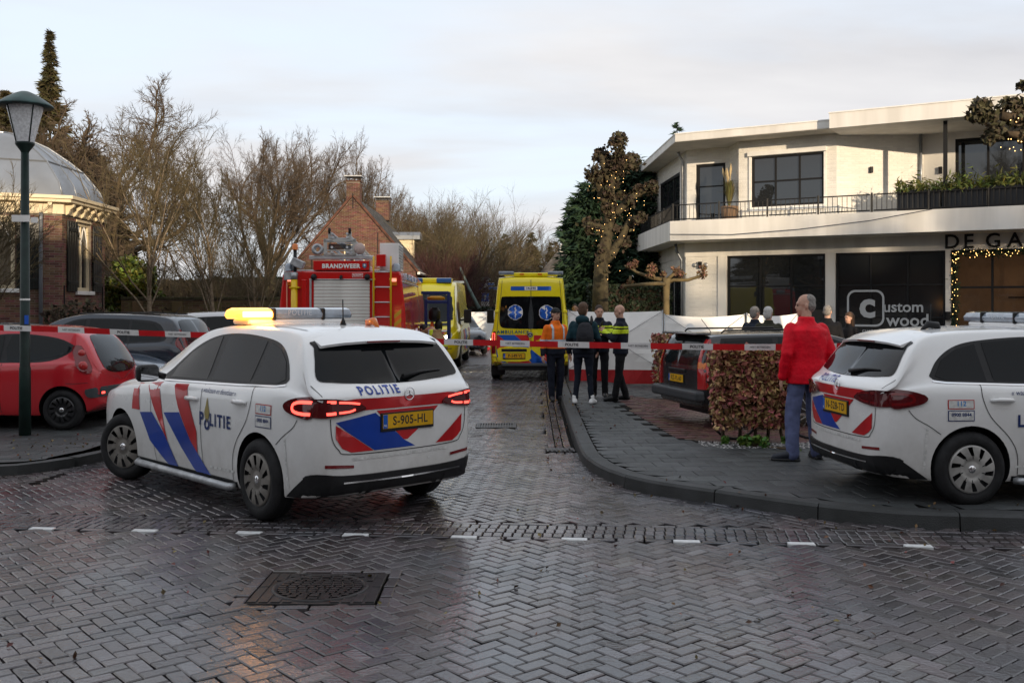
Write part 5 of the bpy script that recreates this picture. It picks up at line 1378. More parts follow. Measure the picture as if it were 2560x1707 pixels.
    for yy in (0.68, -0.25, -0.68):
        c.poly('parking_sensor', cr2([(yy + 0.012, 0.42 + (0.055 if abs(yy) < 0.5 else 0)), (yy, 0.432 + (0.055 if abs(yy) < 0.5 else 0)), (yy - 0.012, 0.42 + (0.055 if abs(yy) < 0.5 else 0)), (yy, 0.408 + (0.055 if abs(yy) < 0.5 else 0))], 3, True), 'B', M_TAPE, off=0.006)
    b = MB()
    prof = [(-0.50, 1.425), (-0.36, 1.478), (-0.17, 1.524), (-0.17, 1.480), (-0.34, 1.43), (-0.49, 1.405)]
    sec = []
    for yy in (-0.60, -0.54, -0.40, -0.2, 0, 0.2, 0.40, 0.54, 0.60):
        dz = -0.028 * (abs(yy) / 0.6) ** 3 - 0.004 * abs(yy); dx_ = 0.03 * (abs(yy) / 0.6) ** 3
        sec.append([(px_ + dx_ - 0.035, yy, pz_ + dz - 0.002) for px_, pz_ in prof])
    vs = [v for s_ in sec for v in s_]; fs = []
    for i in range(len(sec) - 1):
        for k_ in range(6): fs.append((i * 6 + k_, i * 6 + (k_ + 1) % 6, (i + 1) * 6 + (k_ + 1) % 6, (i + 1) * 6 + k_))
    fs += [tuple(range(6)), tuple(range(len(vs) - 6, len(vs)))]
    b.add(vs, fs, 0, True); spo = b.build('spoiler', M_PWHITE, root, recalc=True)
    es = spo.modifiers.new('edges', 'EDGE_SPLIT'); es.split_angle = R(35)
    b = MB(); b.box((-0.536, 0, 1.415), (0.012, 0.34, 0.013)); b.build('third_brake_lamp', M_LAMPRED, spo)
    for yy in (0.50, -0.50): c.line('roof_seam', cr2([(-0.18, yy * 1.05), (0.5, yy * 1.02), (1.30, yy)], 4), 'T', M_SEAM, w=0.012)
    b = MB(); b.box((0.95, 0, 1.565), (0.30, 1.06, 0.05)); b.build('bar_foot', M_PWHITE, root, bevel=0.025, seg=3)
    bar = bpy.data.objects.new('light_bar', None); link(bar, root)
    def barseg(y0, y1, m, nm, e0=1.0, e1=1.0, dx_=0.0):
        b = MB(); ring = []
        st = [(y0, 0.72 * e0 + 0.28 if e0 < 1 else 1), (lerp(y0, y1, 0.12), 1), (lerp(y0, y1, 0.88), 1), (y1, 0.72 * e1 + 0.28 if e1 < 1 else 1)]
        vs, fs = [], []
        for yy, sc in st:
            for (ax, az) in ((-0.155, -0.042), (-0.165, 0.0), (-0.13, 0.042), (-0.05, 0.056), (0.05, 0.056), (0.13, 0.042), (0.165, 0.0), (0.155, -0.042)):
                vs.append((0.95 + ax * sc - 0.0 + dx_ * (yy * yy), yy, 1.632 + az * sc))
        for i in range(3):
            for k_ in range(8): fs.append((i * 8 + k_, i * 8 + (k_ + 1) % 8, (i + 1) * 8 + (k_ + 1) % 8, (i + 1) * 8 + k_))
        fs += [tuple(range(8)), tuple(range(24, 32))]
        b.add(vs, fs); return b.build(nm, m, bar, bevel=0.012, recalc=True)
    al = M_AMBERLIT if amber_lit else M_SMOKE
    barseg(0.27, 0.63, M_SMOKE if not amber_lit else mat('amber lit dome', (1.0, 0.55, 0.2), 0.2, emit=0.9, emit_col=(1.0, 0.40, 0.05)), 'lamp_dome', 1, 0.5)
    barseg(-0.265, 0.265, M_SMOKE, 'message_dome')
    barseg(-0.63, -0.27, M_SMOKE, 'lamp_dome', 0.5, 1)
    for yy in (0.2675, -0.2675):
        b = MB(); b.box((0.95, yy, 1.630), (0.34, 0.035, 0.112)); b.build('clamp', M_BLACK, bar, bevel=0.015)
    if amber_lit:
        b = MB(); b.box((0.775, 0.45, 1.632), (0.016, 0.30, 0.05)); b.build('lit_lamp', M_AMBERLIT, bar, bevel=0.006)
        lt = bpy.data.lights.new('beacon_light', 'POINT'); lt.energy = 3; lt.color = (1.0, 0.42, 0.08); lt.shadow_soft_size = 0.12
        lob = bpy.data.objects.new('beacon_light', lt); link(lob, root); lob.location = (0.70, 0.48, 1.66)
    text_obj('POLITIE', frame_matrix((0.782, 0.0, 1.642), (0, -1, 0), (0, 0, 1)), mat('led lettering', (0.45, 0.48, 0.52), 0.5), bar, size=0.07, spacing=1.1)
    pz = c.hit('T', 0.10, -0.02)[0].z
    b = MB(); b.tube([(0.10, -0.02, pz - 0.01), (0.10, -0.02, pz + 0.05), (0.10, -0.02, pz + 0.06)], [0.035, 0.012, 0.006], 10); b.tube([(0.10, -0.02, pz + 0.05), (0.105, -0.02, pz + 0.22)], 0.0055, 6); b.build('aerial', M_BLACK, root)
    pz = c.hit('T', -0.06, -0.25)[0].z
    b = MB(); b.tube([(-0.12, -0.25, pz - 0.01), (-0.05, -0.25, pz + 0.045), (0.04, -0.25, pz + 0.035), (0.07, -0.25, pz - 0.01)], [0.010, 0.034, 0.034, 0.010], 8); b.build('roof_fin', M_AMBER if lit else M_BLACK, root)
    for sg in (1, -1):
        b = MB(); vs, fs = [], []
        b.tube([(1.70, sg * 0.90, 1.06), (1.72, sg * 0.98, 1.085)], [0.03, 0.03], 8); b.build('mirror_stalk', M_BLACK, root)
        b = MB(); b.box((1.72, sg * 1.065, 1.10), (0.11, 0.21, 0.155)); mo = b.build('mirror', M_BLACK, root, bevel=0.045, seg=3)
        b = MB(); b.box((1.783, sg * 1.065, 1.105), (0.006, 0.17, 0.115)); b.build('mirror_cap', M_PWHITE, mo, bevel=0.03)
        b = MB(); b.box((1.660, sg * 1.068, 1.10), (0.006, 0.165, 0.115)); b.build('mirror_glass', mat('mirror glass', (0.5, 0.52, 0.55), 0.03, metal=1.0), mo)
    p, _ = c.hit('B', -0.05, 1.13)
    b = MB(); b.tube([(p.x - 0.03, -0.06, 1.135), (c.hit('B', -0.30, 1.165)[0].x - 0.022, -0.30, 1.165), (c.hit('B', -0.52, 1.165)[0].x - 0.014, -0.52, 1.168)], [0.022, 0.014, 0.007], 6); b.build('wiper', M_BLACK, root)
    for sg in (1, -1):
        c.poly('headlamp', cr2([(0.42 * sg, 0.72), (0.62 * sg, 0.77), (0.76 * sg, 0.80), (0.78 * sg, 0.72), (0.62 * sg, 0.67), (0.45 * sg, 0.66)], 3, True), 'F', M_CLEAR, off=0.006)
    c.poly('grille', cr2([(0.36, 0.70), (0.30, 0.56), (-0.30, 0.56), (-0.36, 0.70)], 3, True), 'F', M_BLACK, off=0.006)
    wheel(root, 0, 0.80, 0.325, 0.205, 1, hubm); wheel(root, 0, -0.80, 0.325, 0.205, -1, hubm)
    wheel(root, 2.729, 0.80, 0.325, 0.205, 1, hubm, steer=steer); wheel(root, 2.729, -0.80, 0.325, 0.205, -1, hubm, steer=steer)
    b = MB(); b.box((1.4, 0, 0.28), (3.2, 1.3, 0.14)); b.box((-0.45, 0, 0.33), (0.5, 1.1, 0.12)); b.build('underbody', M_BLACK, root)
    return root
near_car = police_car('white police car with red and blue stripes and a lit amber roof light', (-1.527, 9.249, 0), 2.343, 'S-905-HL', True, M_HUBDIRT, steer=R(24), amber_lit=True)
police_car('white police car parked on the pavement beside the man in red, roof lights off', (3.91, 9.555, 0.105), R(6), 'N-528-TD', False, M_HUB)
near_car.scale = (1.035, 1.05, 1.085)

# ================================================================== OTHER CARS
def simple_car(name, label, cat, loc, rz, sp, paint_m, windows, group=None, rear_win=None, ws=None, seams=(), handles=(), hub=None, bump_m=None, spokes=9, z_handle=0.85, zoff=0):
    root = thing(name, label, cat, loc, rz, group)
    c = Car(root, sp, paint_m)
    for v in 'LR':
        for i, (nm, w) in enumerate(windows):
            c.poly(nm, w, v, M_BLACK if nm == 'window_surround' else M_GLASS2, off=0.003 if nm == 'window_surround' else 0.007)
        for sm in seams: c.line('door_gap', cr2(sm, 3), v, M_SEAM, w=0.008)
        for hx, hz in handles:
            hp, _ = c.hit(v, hx, hz); sg = 1 if v == 'L' else -1
            b = MB(); b.tube([(hx + 0.10, hp.y, hz), (hx + 0.07, hp.y + sg * 0.03, hz), (hx - 0.05, hp.y + sg * 0.03, hz), (hx - 0.10, hp.y, hz)], 0.018, 8); b.build('door_handle', M_BLACK, root)
    if rear_win: c.poly('rear_window', cr2(rear_win, 3, True), 'B', M_GLASS2, off=0.006, cell=0.05)
    if ws: c.poly('windscreen', cr2(ws, 3, True), 'T', M_GLASS2, off=0.004)
    r = sp['wr']; t = sp['track'] - 0.09
    for wx in (0, sp['wheelbase']):
        for s_ in (1, -1): wheel(root, wx, s_ * t, r, 0.185, s_, hub or M_HUB, spokes)
    x0, x1 = sp['top'][0][0], sp['top'][-1][0]
    b = MB(); b.box(((x0 + x1) / 2, 0, 0.27), (x1 - x0 - 0.5, 1.2, 0.14)); b.build('underbody', M_BLACK, root)
    return root, c
def mirror_pair(root, x, y, z, m=None):
    for s_ in (1, -1):
        b = MB(); b.box((x, s_ * (y + 0.09), z), (0.10, 0.18, 0.13)); b.tube([(x, s_ * (y - 0.06), z - 0.03), (x, s_ * (y + 0.04), z - 0.02)], 0.025, 8); b.build('mirror', m or M_BLACK, root, bevel=0.035)

SP107 = dict(
    top=[(-0.47, 0.86), (-0.44, 0.92), (-0.38, 1.02), (-0.28, 1.19), (-0.16, 1.34), (0.0, 1.42), (0.5, 1.462), (1.0, 1.45), (1.35, 1.36), (1.75, 1.16), (2.05, 0.99), (2.25, 0.93), (2.6, 0.85), (2.88, 0.70), (2.95, 0.58)],
    belt=[(-0.47, 0.80), (-0.2, 0.93), (0.3, 0.92), (1.2, 0.88), (2.0, 0.84), (2.6, 0.76), (2.95, 0.52)],
    wbelt=[(-0.47, 0.70), (-0.35, 0.76), (-0.1, 0.80), (0.5, 0.805), (2.0, 0.80), (2.5, 0.76), (2.8, 0.66), (2.95, 0.5)],
    wroof=[(-0.47, 0.66), (-0.38, 0.66), (-0.2, 0.60), (0, 0.565), (0.8, 0.56), (1.3, 0.56), (2.05, 0.66), (2.6, 0.62), (2.95, 0.4)],
    drop=[(-0.47, 0.04), (0, 0.06), (1.2, 0.06), (2, 0.04), (2.95, 0.03)],
    bot=[(-0.47, 0.34), (-0.3, 0.24), (0.2, 0.19), (2.2, 0.19), (2.8, 0.22), (2.95, 0.28)],
    wsill=[(-0.47, 0.66), (-0.3, 0.74), (0.2, 0.775), (2.1, 0.775), (2.6, 0.72), (2.95, 0.45)],
    wheelbase=2.34, arch=0.325, wr=0.285, track=0.80, bulge=(0.07, 0.16), round=0.06, n=64)
M_CRED = paint('red car paint', (0.50, 0.010, 0.020), dirt=0.06)
red, c = simple_car('red_hatchback', 'small red hatchback parked beside the green lamp post', 'car', (-6.30, 14.75, 0.10), R(179), SP107, M_CRED,
    [('window_surround', cr2([(1.62, 0.93), (0.9, 0.945), (0.30, 0.955), (0.02, 1.03), (-0.12, 1.14), (-0.10, 1.19), (0.15, 1.29), (0.6, 1.345), (1.0, 1.335), (1.3, 1.23)], 3, True)),
     ('front_window', [(1.50, 0.96), (0.90, 0.97), (0.90, 1.325), (1.0, 1.32), (1.25, 1.21)]), ('rear_side_window', cr2([(0.80, 0.975), (0.34, 0.985), (0.05, 1.05), (-0.08, 1.15), (0.15, 1.26), (0.5, 1.315), (0.80, 1.325)], 2, True))],
    ws=[(2.0, 0.55), (2.0, -0.55), (1.40, -0.45), (1.28, 0), (1.40, 0.45)],
    rear_win=[(0.52, 0.85), (0.55, 0.98), (0.50, 1.15), (0.40, 1.30), (0.2, 1.33), (-0.2, 1.33), (-0.40, 1.30), (-0.50, 1.15), (-0.55, 0.98), (-0.52, 0.85), (-0.3, 0.79), (0, 0.78), (0.3, 0.79)],
    seams=([(0.86, 0.93), (0.88, 0.6), (0.86, 0.25)], [(1.78, 0.87), (1.82, 0.6), (1.76, 0.25)]), handles=[(1.02, 0.80)], hub=M_HUBBLK, spokes=12)
for s_ in (1, -1):
    v = 'L' if s_ == 1 else 'R'
    lo = c.poly('tail_lamp', cr2([(-0.10, 1.16), (-0.21, 1.18), (-0.32, 1.02), (-0.40, 0.86), (-0.38, 0.80), (-0.26, 0.84), (-0.17, 0.98)], 3, True), v, M_LAMPRED, off=0.012, thick=0.012)
    for (hx, hz, rr_) in ((-0.235, 1.075, 0.055), (-0.29, 0.90, 0.07)):
        hp, _ = c.hit(v, hx, hz); b = MB(); b.lathe([(0, 0.03), (rr_ * 0.6, 0.024), (rr_ * 0.95, 0.008), (rr_, -0.01)], 20, Matrix.Translation((hx, hp.y + s_ * 0.018, hz)) @ Matrix.Rotation(R(-90) * s_, 4, 'X')); b.build('bulb_lens', mat('bright red lens', (0.42, 0.02, 0.02), 0.1, coat=0.8), lo)
    c.line('bumper_gap', cr2([(-0.06, 0.66), (-0.18, 0.655), (-0.36, 0.665)], 3), v, M_SEAM, w=0.006)
    c.poly('bumper_trim', cr2([(-0.33, 0.56), (-0.37, 0.58), (-0.55, 0.60), (-0.55, 0.48), (-0.40, 0.455), (-0.34, 0.49)], 3, True), v, mat('grey bumper plastic', (0.05, 0.058, 0.062), 0.6), off=0.012, thick=0.014)
    c.line('side_trim', [(1.62, 0.52), (1.2, 0.52), (0.95, 0.52)], v, M_BLACK, w=0.05, off=0.012)
c.poly('bumper_trim', [(0.66, 0.58), (-0.66, 0.58), (-0.66, 0.47), (0.66, 0.47)], 'B', mat('grey bumper plastic'), off=0.012, thick=0.014)
c.poly('reflector', [(0.66, 0.535), (0.58, 0.535), (0.58, 0.505), (0.66, 0.505)], 'B', M_LAMPLIT, off=0.03)  # reflector painted with a glow of its own, like the lit lamps
mirror_pair(red, 1.55, 0.80, 0.98, M_CRED)

SPMPV = dict(
    top=[(-0.80, 0.98), (-0.76, 1.10), (-0.66, 1.32), (-0.55, 1.50), (-0.35, 1.57), (0.3, 1.61), (1.0, 1.62), (1.5, 1.55), (2.0, 1.32), (2.55, 1.08), (2.9, 1.0), (3.3, 0.88), (3.56, 0.72), (3.62, 0.6)],
    belt=[(-0.80, 0.95), (-0.4, 1.03), (0.5, 1.0), (2.0, 0.96), (3, 0.86), (3.62, 0.55)],
    wbelt=[(-0.80, 0.78), (-0.6, 0.85), (0, 0.89), (2.6, 0.885), (3.2, 0.80), (3.5, 0.68), (3.62, 0.55)],
    wroof=[(-0.80, 0.76), (-0.6, 0.72), (-0.3, 0.66), (1, 0.63), (1.5, 0.63), (2.5, 0.74), (3.2, 0.68), (3.62, 0.45)],
    drop=[(-0.80, 0.04), (0, 0.06), (1.5, 0.06), (2.5, 0.04), (3.62, 0.03)],
    bot=[(-0.80, 0.34), (-0.5, 0.24), (0.2, 0.20), (2.6, 0.20), (3.4, 0.22), (3.62, 0.28)],
    wsill=[(-0.80, 0.72), (-0.5, 0.83), (0.2, 0.865), (2.6, 0.865), (3.2, 0.76), (3.62, 0.5)],
    wheelbase=2.78, arch=0.36, wr=0.325, track=0.89, bulge=(0.07, 0.18), round=0.06, n=64)
MPV_WIN = [('window_surround', cr2([(2.0, 1.02), (1.0, 1.05), (0.0, 1.08), (-0.45, 1.12), (-0.42, 1.30), (-0.25, 1.45), (0.2, 1.50), (0.9, 1.515), (1.3, 1.48), (1.65, 1.30)], 3, True)),
           ('front_window', [(1.85, 1.05), (1.06, 1.075), (1.06, 1.495), (1.28, 1.455), (1.58, 1.30)]), ('rear_side_window', [(0.98, 1.08), (0.25, 1.10), (0.25, 1.485), (0.98, 1.497)]), ('quarter_window', [(0.19, 1.105), (-0.38, 1.14), (-0.36, 1.28), (-0.22, 1.42), (0.19, 1.475)])]
M_CBLK = paint('blue black paint', (0.012, 0.018, 0.030), dirt=0.07)
mpv, c = simple_car('dark_people_carrier', 'blue-black people carrier parked behind the red hatchback by the garden wall', 'car', (-6.6, 18.6, 0.10), R(176), SPMPV, M_CBLK, MPV_WIN,
    rear_win=[(0.60, 1.12), (0.62, 1.30), (0.52, 1.47), (0, 1.49), (-0.52, 1.47), (-0.62, 1.30), (-0.60, 1.12), (0, 1.08)],
    ws=[(2.45, 0.6), (2.45, -0.6), (1.70, -0.5), (1.55, 0), (1.70, 0.5)], seams=([(1.02, 1.05), (1.02, 0.6), (1.0, 0.28)], [(2.05, 0.98), (2.1, 0.6), (2.0, 0.28)], [(0.20, 1.08), (0.22, 0.8), (0.40, 0.5), (0.42, 0.28)]), handles=[(1.18, 0.92), (0.35, 0.95)])
for s_ in (1, -1):
    c.poly('tail_lamp', cr2([(0.66 * s_, 1.30), (0.73 * s_, 1.25), (0.80 * s_, 1.0), (0.76 * s_, 0.86), (0.66 * s_, 0.88)], 3, True), 'B', M_LAMPRED, off=0.01, thick=0.01)
    b = MB(); b.tube([(1.2, s_ * 0.60, 1.60), (0.4, s_ * 0.61, 1.615), (-0.3, s_ * 0.62, 1.58)], 0.014, 6); b.build('roof_rail', M_BLACK, mpv)
b = MB(); b.tube([(-0.30, 0, 1.57), (-0.42, 0, 1.72)], 0.006, 5); b.build('aerial', M_BLACK, mpv)
mirror_pair(mpv, 1.9, 0.89, 1.08, M_CBLK)

SPHB = dict(
    top=[(-0.72, 0.92), (-0.68, 1.02), (-0.55, 1.24), (-0.40, 1.38), (-0.1, 1.44), (0.6, 1.47), (1.1, 1.45), (1.5, 1.34), (2.0, 1.10), (2.3, 0.99), (2.8, 0.93), (3.1, 0.85), (3.34, 0.70), (3.40, 0.58)],
    belt=[(-0.72, 0.88), (-0.3, 0.95), (0.5, 0.93), (2.0, 0.89), (2.9, 0.80), (3.40, 0.52)],
    wbelt=[(-0.72, 0.74), (-0.5, 0.82), (0, 0.86), (2.5, 0.855), (3.0, 0.78), (3.3, 0.66), (3.40, 0.52)],
    wroof=[(-0.72, 0.70), (-0.5, 0.67), (-0.2, 0.60), (1, 0.58), (1.5, 0.58), (2.3, 0.70), (2.9, 0.66), (3.40, 0.42)],
    drop=[(-0.72, 0.04), (0, 0.06), (1.5, 0.06), (2.3, 0.04), (3.40, 0.03)],
    bot=[(-0.72, 0.34), (-0.4, 0.24), (0.2, 0.19), (2.4, 0.19), (3.2, 0.22), (3.40, 0.28)],
    wsill=[(-0.72, 0.68), (-0.4, 0.80), (0.2, 0.835), (2.4, 0.835), (3.0, 0.74), (3.40, 0.46)],
    wheelbase=2.56, arch=0.345, wr=0.31, track=0.86, bulge=(0.07, 0.18), round=0.06, n=60)
HB_WIN = [('window_surround', cr2([(1.85, 0.95), (1.0, 0.975), (0.1, 1.0), (-0.30, 1.04), (-0.22, 1.18), (-0.05, 1.29), (0.5, 1.35), (1.0, 1.345), (1.35, 1.24)], 3, True)),
          ('front_window', [(1.70, 0.98), (0.95, 1.0), (0.95, 1.33), (1.02, 1.325), (1.32, 1.22)]), ('rear_side_window', [(0.87, 1.0), (0.0, 1.025), (-0.22, 1.06), (-0.15, 1.17), (0.0, 1.265), (0.5, 1.33), (0.87, 1.335)])]
M_CBLUE = paint('dark blue paint', (0.018, 0.040, 0.075), dirt=0.12)
blue, c = simple_car('dark_blue_car', 'dark blue car parked nose outwards between the red hatchback and people carrier', 'car', (-9.15, 16.55, 0.10), R(-4), SPHB, M_CBLUE, HB_WIN,
    rear_win=[(0.58, 1.0), (0.55, 1.2), (0.45, 1.33), (-0.45, 1.33), (-0.55, 1.2), (-0.58, 1.0)], ws=[(2.25, 0.58), (2.25, -0.58), (1.55, -0.48), (1.40, 0), (1.55, 0.48)], seams=([(0.91, 0.97), (0.92, 0.6), (0.9, 0.27)],), handles=[(1.05, 0.84)])
for s_ in (1, -1):
    c.poly('headlamp', cr2([(3.02, 0.80), (2.80, 0.85), (2.72, 0.80), (2.85, 0.70), (3.10, 0.66), (3.22, 0.68)], 3, True), 'L' if s_ == 1 else 'R', M_CLEAR, off=0.008, thick=0.008)
mirror_pair(blue, 1.72, 0.86, 1.0, M_CBLUE)
M_CWHITE = paint('white car paint', (0.66, 0.67, 0.68), dirt=0.12)
wc, c = simple_car('white_car', 'white car half hidden behind the police car light bar, by the garden wall', 'car', (-6.9, 22.3, 0.10), R(2), SPMPV, M_CWHITE, MPV_WIN, ws=[(2.45, 0.6), (2.45, -0.6), (1.70, -0.5), (1.55, 0), (1.70, 0.5)])
fb, c = simple_car('black_car', 'black car parked far down the street in front of the white screen', 'car', (-2.35, 40.0, 0), R(-78), SPHB, M_CBLK, HB_WIN, ws=[(2.25, 0.58), (2.25, -0.58), (1.55, -0.48), (1.40, 0), (1.55, 0.48)])

SPEST = dict(
    top=[(-1.06, 0.93), (-1.05, 1.00), (-1.00, 1.16), (-0.93, 1.34), (-0.86, 1.395), (-0.6, 1.415), (0.3, 1.425), (1.0, 1.42), (1.4, 1.35), (1.8, 1.16), (2.1, 1.02), (2.25, 0.98), (2.9, 0.92), (3.3, 0.84), (3.52, 0.74), (3.58, 0.6)],
    belt=[(-1.06, 0.88), (0, 0.90), (1.5, 0.89), (2.5, 0.86), (3.3, 0.78), (3.58, 0.55)],
    wbelt=[(-1.06, 0.79), (-0.9, 0.83), (0, 0.875), (2.5, 0.87), (3.2, 0.82), (3.58, 0.68)],
    wroof=[(-1.06, 0.75), (-0.95, 0.70), (-0.8, 0.665), (0.5, 0.635), (1.4, 0.62), (2.1, 0.72), (3, 0.74), (3.58, 0.6)],
    drop=[(-1.06, 0.02), (-0.8, 0.05), (1, 0.055), (2, 0.03), (3.58, 0.02)],
    bot=[(-1.06, 0.34), (-0.8, 0.27), (0.2, 0.20), (2.5, 0.20), (3.4, 0.22), (3.58, 0.28)],
    wsill=[(-1.06, 0.77), (-0.8, 0.82), (0.2, 0.85), (2.5, 0.85), (3.2, 0.80), (3.58, 0.62)],
    wheelbase=2.66, arch=0.35, wr=0.315, track=0.87, bulge=(0.05, 0.10), round=0.035, n=64)
M_CEST = paint('charcoal paint', (0.016, 0.018, 0.021), dirt=0.12)
est, c = simple_car('estate_car', 'charcoal estate car with tall red tail lamps parked behind the brown hedge', 'car', (3.62, 15.57, 0.02), R(15), SPEST, M_CEST,
    [('window_surround', cr2([(1.95, 0.93), (1.0, 0.94), (0, 0.95), (-0.78, 0.965), (-0.82, 1.02), (-0.74, 1.31), (-0.6, 1.345), (0.3, 1.365), (0.95, 1.36), (1.25, 1.30), (1.55, 1.17)], 3, True)),
     ('front_window', [(1.75, 0.96), (1.02, 0.965), (1.02, 1.345), (1.22, 1.295), (1.5, 1.17)]), ('rear_side_window', [(0.95, 0.965), (0.18, 0.972), (0.22, 1.35), (0.95, 1.35)]), ('load_window', [(0.10, 0.975), (-0.72, 0.99), (-0.68, 1.30), (0.12, 1.342)])],
    rear_win=[(0.60, 0.96), (0.585, 1.15), (0.56, 1.31), (0, 1.335), (-0.56, 1.31), (-0.585, 1.15), (-0.60, 0.96), (0, 0.94)],
    ws=[(2.05, 0.62), (2.05, -0.62), (1.55, -0.52), (1.42, 0), (1.55, 0.52)], seams=([(0.98, 0.93), (0.98, 0.6), (0.96, 0.27)], [(0.12, 0.95), (0.14, 0.75), (0.36, 0.5), (0.38, 0.27)]), handles=[(1.10, 0.83), (0.30, 0.84)])
for s_ in (1, -1):
    v = 'L' if s_ == 1 else 'R'
    lo = c.poly('tail_lamp', [(0.64 * s_, 1.33), (0.685 * s_, 1.33), (0.80 * s_, 0.92), (0.81 * s_, 0.60), (0.66 * s_, 0.60), (0.655 * s_, 0.92)], 'B', mat('bright red lens'), off=0.012, thick=0.01)
    c.poly('tail_lamp_side', [(-1.02, 0.93), (-0.93, 1.33), (-0.90, 1.33), (-0.96, 0.92), (-0.96, 0.60), (-1.03, 0.60)], v, mat('bright red lens'), off=0.006, thick=0.006, parent=lo)
    c.poly('turn_lens', [(0.67 * s_, 1.0), (0.76 * s_, 1.0), (0.77 * s_, 0.90), (0.67 * s_, 0.90)], 'B', M_AMBER, off=0.026, parent=lo)
    b = MB(); b.tube([(0.9, s_ * 0.60, 1.435), (0.85, s_ * 0.60, 1.47), (-0.65, s_ * 0.63, 1.46), (-0.7, s_ * 0.63, 1.42)], 0.014, 6); b.build('roof_rail', M_BLACK, est)
    c.poly('bumper_side', [(-1.06, 0.58), (-0.38, 0.58), (-0.38, 0.44), (-1.06, 0.40)], v, M_BLACK, off=0.02, thick=0.02)
b = MB(); b.box((-1.13, 0, 0.50), (0.16, 1.66, 0.16)); b.build('rear_bumper', mat('faded bumper plastic', (0.045, 0.05, 0.054), 0.5), est, bevel=0.045, seg=3)
b = MB(); b.box((-0.98, 0, 1.405), (0.24, 1.26, 0.03)); b.build('roof_spoiler', M_CEST, est, bevel=0.012)
plate(c, 'B', 0.05, 0.72, 'RZ-PL-60', off=0.012)
b = MB(); b.box((-1.11, 0.03, 0.845), (0.03, 0.60, 0.05)); b.build('tailgate_handle', M_BLACK, est, bevel=0.01)
b = MB(); b.tube([(-0.55, 0.0, 1.41), (-0.72, 0, 1.62)], 0.005, 5); b.build('aerial', M_BLACK, est)
mirror_pair(est, 1.75, 0.87, 0.98, M_CEST)

# ================================================================== AMBULANCES
SPVAN = dict(
    top=[(-1.02, 2.46), (-1.0, 2.50), (-0.9, 2.545), (-0.5, 2.57), (1, 2.59), (3.0, 2.58), (3.35, 2.50), (3.65, 2.32), (4.0, 1.88), (4.3, 1.46), (4.42, 1.32), (4.7, 1.20), (4.9, 1.05), (4.97, 0.85)],
    belt=[(-1.02, 1.16), (3.3, 1.16), (4.2, 1.10), (4.7, 0.98), (4.97, 0.72)],
    wbelt=[(-1.02, 0.955), (-0.8, 0.985), (0, 0.995), (3.6, 0.99), (4.3, 0.95), (4.7, 0.86), (4.97, 0.70)],
    wroof=[(-1.02, 0.765), (-0.8, 0.79), (0, 0.80), (3.0, 0.79), (3.6, 0.77), (4.2, 0.80), (4.42, 0.82), (4.97, 0.6)],
    drop=[(-1.02, 0.07), (0, 0.09), (3, 0.09), (3.8, 0.06), (4.4, 0.04), (4.97, 0.03)],
    bot=[(-1.02, 0.42), (-0.8, 0.36), (0.4, 0.30), (3.4, 0.30), (4.6, 0.26), (4.97, 0.30)],
    wsill=[(-1.02, 0.93), (-0.8, 0.965), (0.4, 0.975), (3.6, 0.97), (4.4, 0.90), (4.97, 0.62)],
    wheelbase=3.665, arch=0.40, wr=0.345, track=0.99, bulge=(0.03, 0.22), round=0.05, n=80)
M_ABLUE = mat('ambulance blue film', (0.010, 0.09, 0.42), 0.35, coat=0.3)
M_ARED = mat('ambulance red film', (0.52, 0.02, 0.02), 0.35, coat=0.3)
M_HEADLIT = mat('lit headlamp', (1, 0.9, 0.7), 0.2, emit=9.0, emit_col=(1.0, 0.80, 0.50))
def star_of_life(c, cy, cz, r, parent):
    def arm(w, L):
        pts = []
        for k in range(6):
            a = R(90 + 60 * k); t = Vector((math.cos(a), math.sin(a))); n = Vector((-t.y, t.x))
            a2 = R(90 + 60 * k + 30)
            pts += [tuple(t * L - n * w), tuple(t * L + n * w), (math.cos(a2) * w * 2.0, math.sin(a2) * w * 2.0)]
        return [(cy + x, cz + y) for x, y in pts]
    o = c.poly('star_of_life', arm(r * 0.235, r), 'B', M_WHITE, off=0.010, parent=parent)
    c.poly('star_face', arm(r * 0.18, r * 0.93), 'B', M_ABLUE, off=0.0125, parent=parent)
    c.line('rod', [(cy, cz + r * 0.7), (cy, cz - r * 0.75)], 'B', M_WHITE, w=r * 0.09, off=0.015, parent=parent)
    c.line('snake', cr2([(cy + r * .16, cz + r * .55), (cy - r * .16, cz + r * .28), (cy + r * .16, cz), (cy - r * .13, cz - r * .28), (cy + r * .08, cz - r * .5)], 4), 'B', M_WHITE, w=r * 0.07, off=0.015, parent=parent)
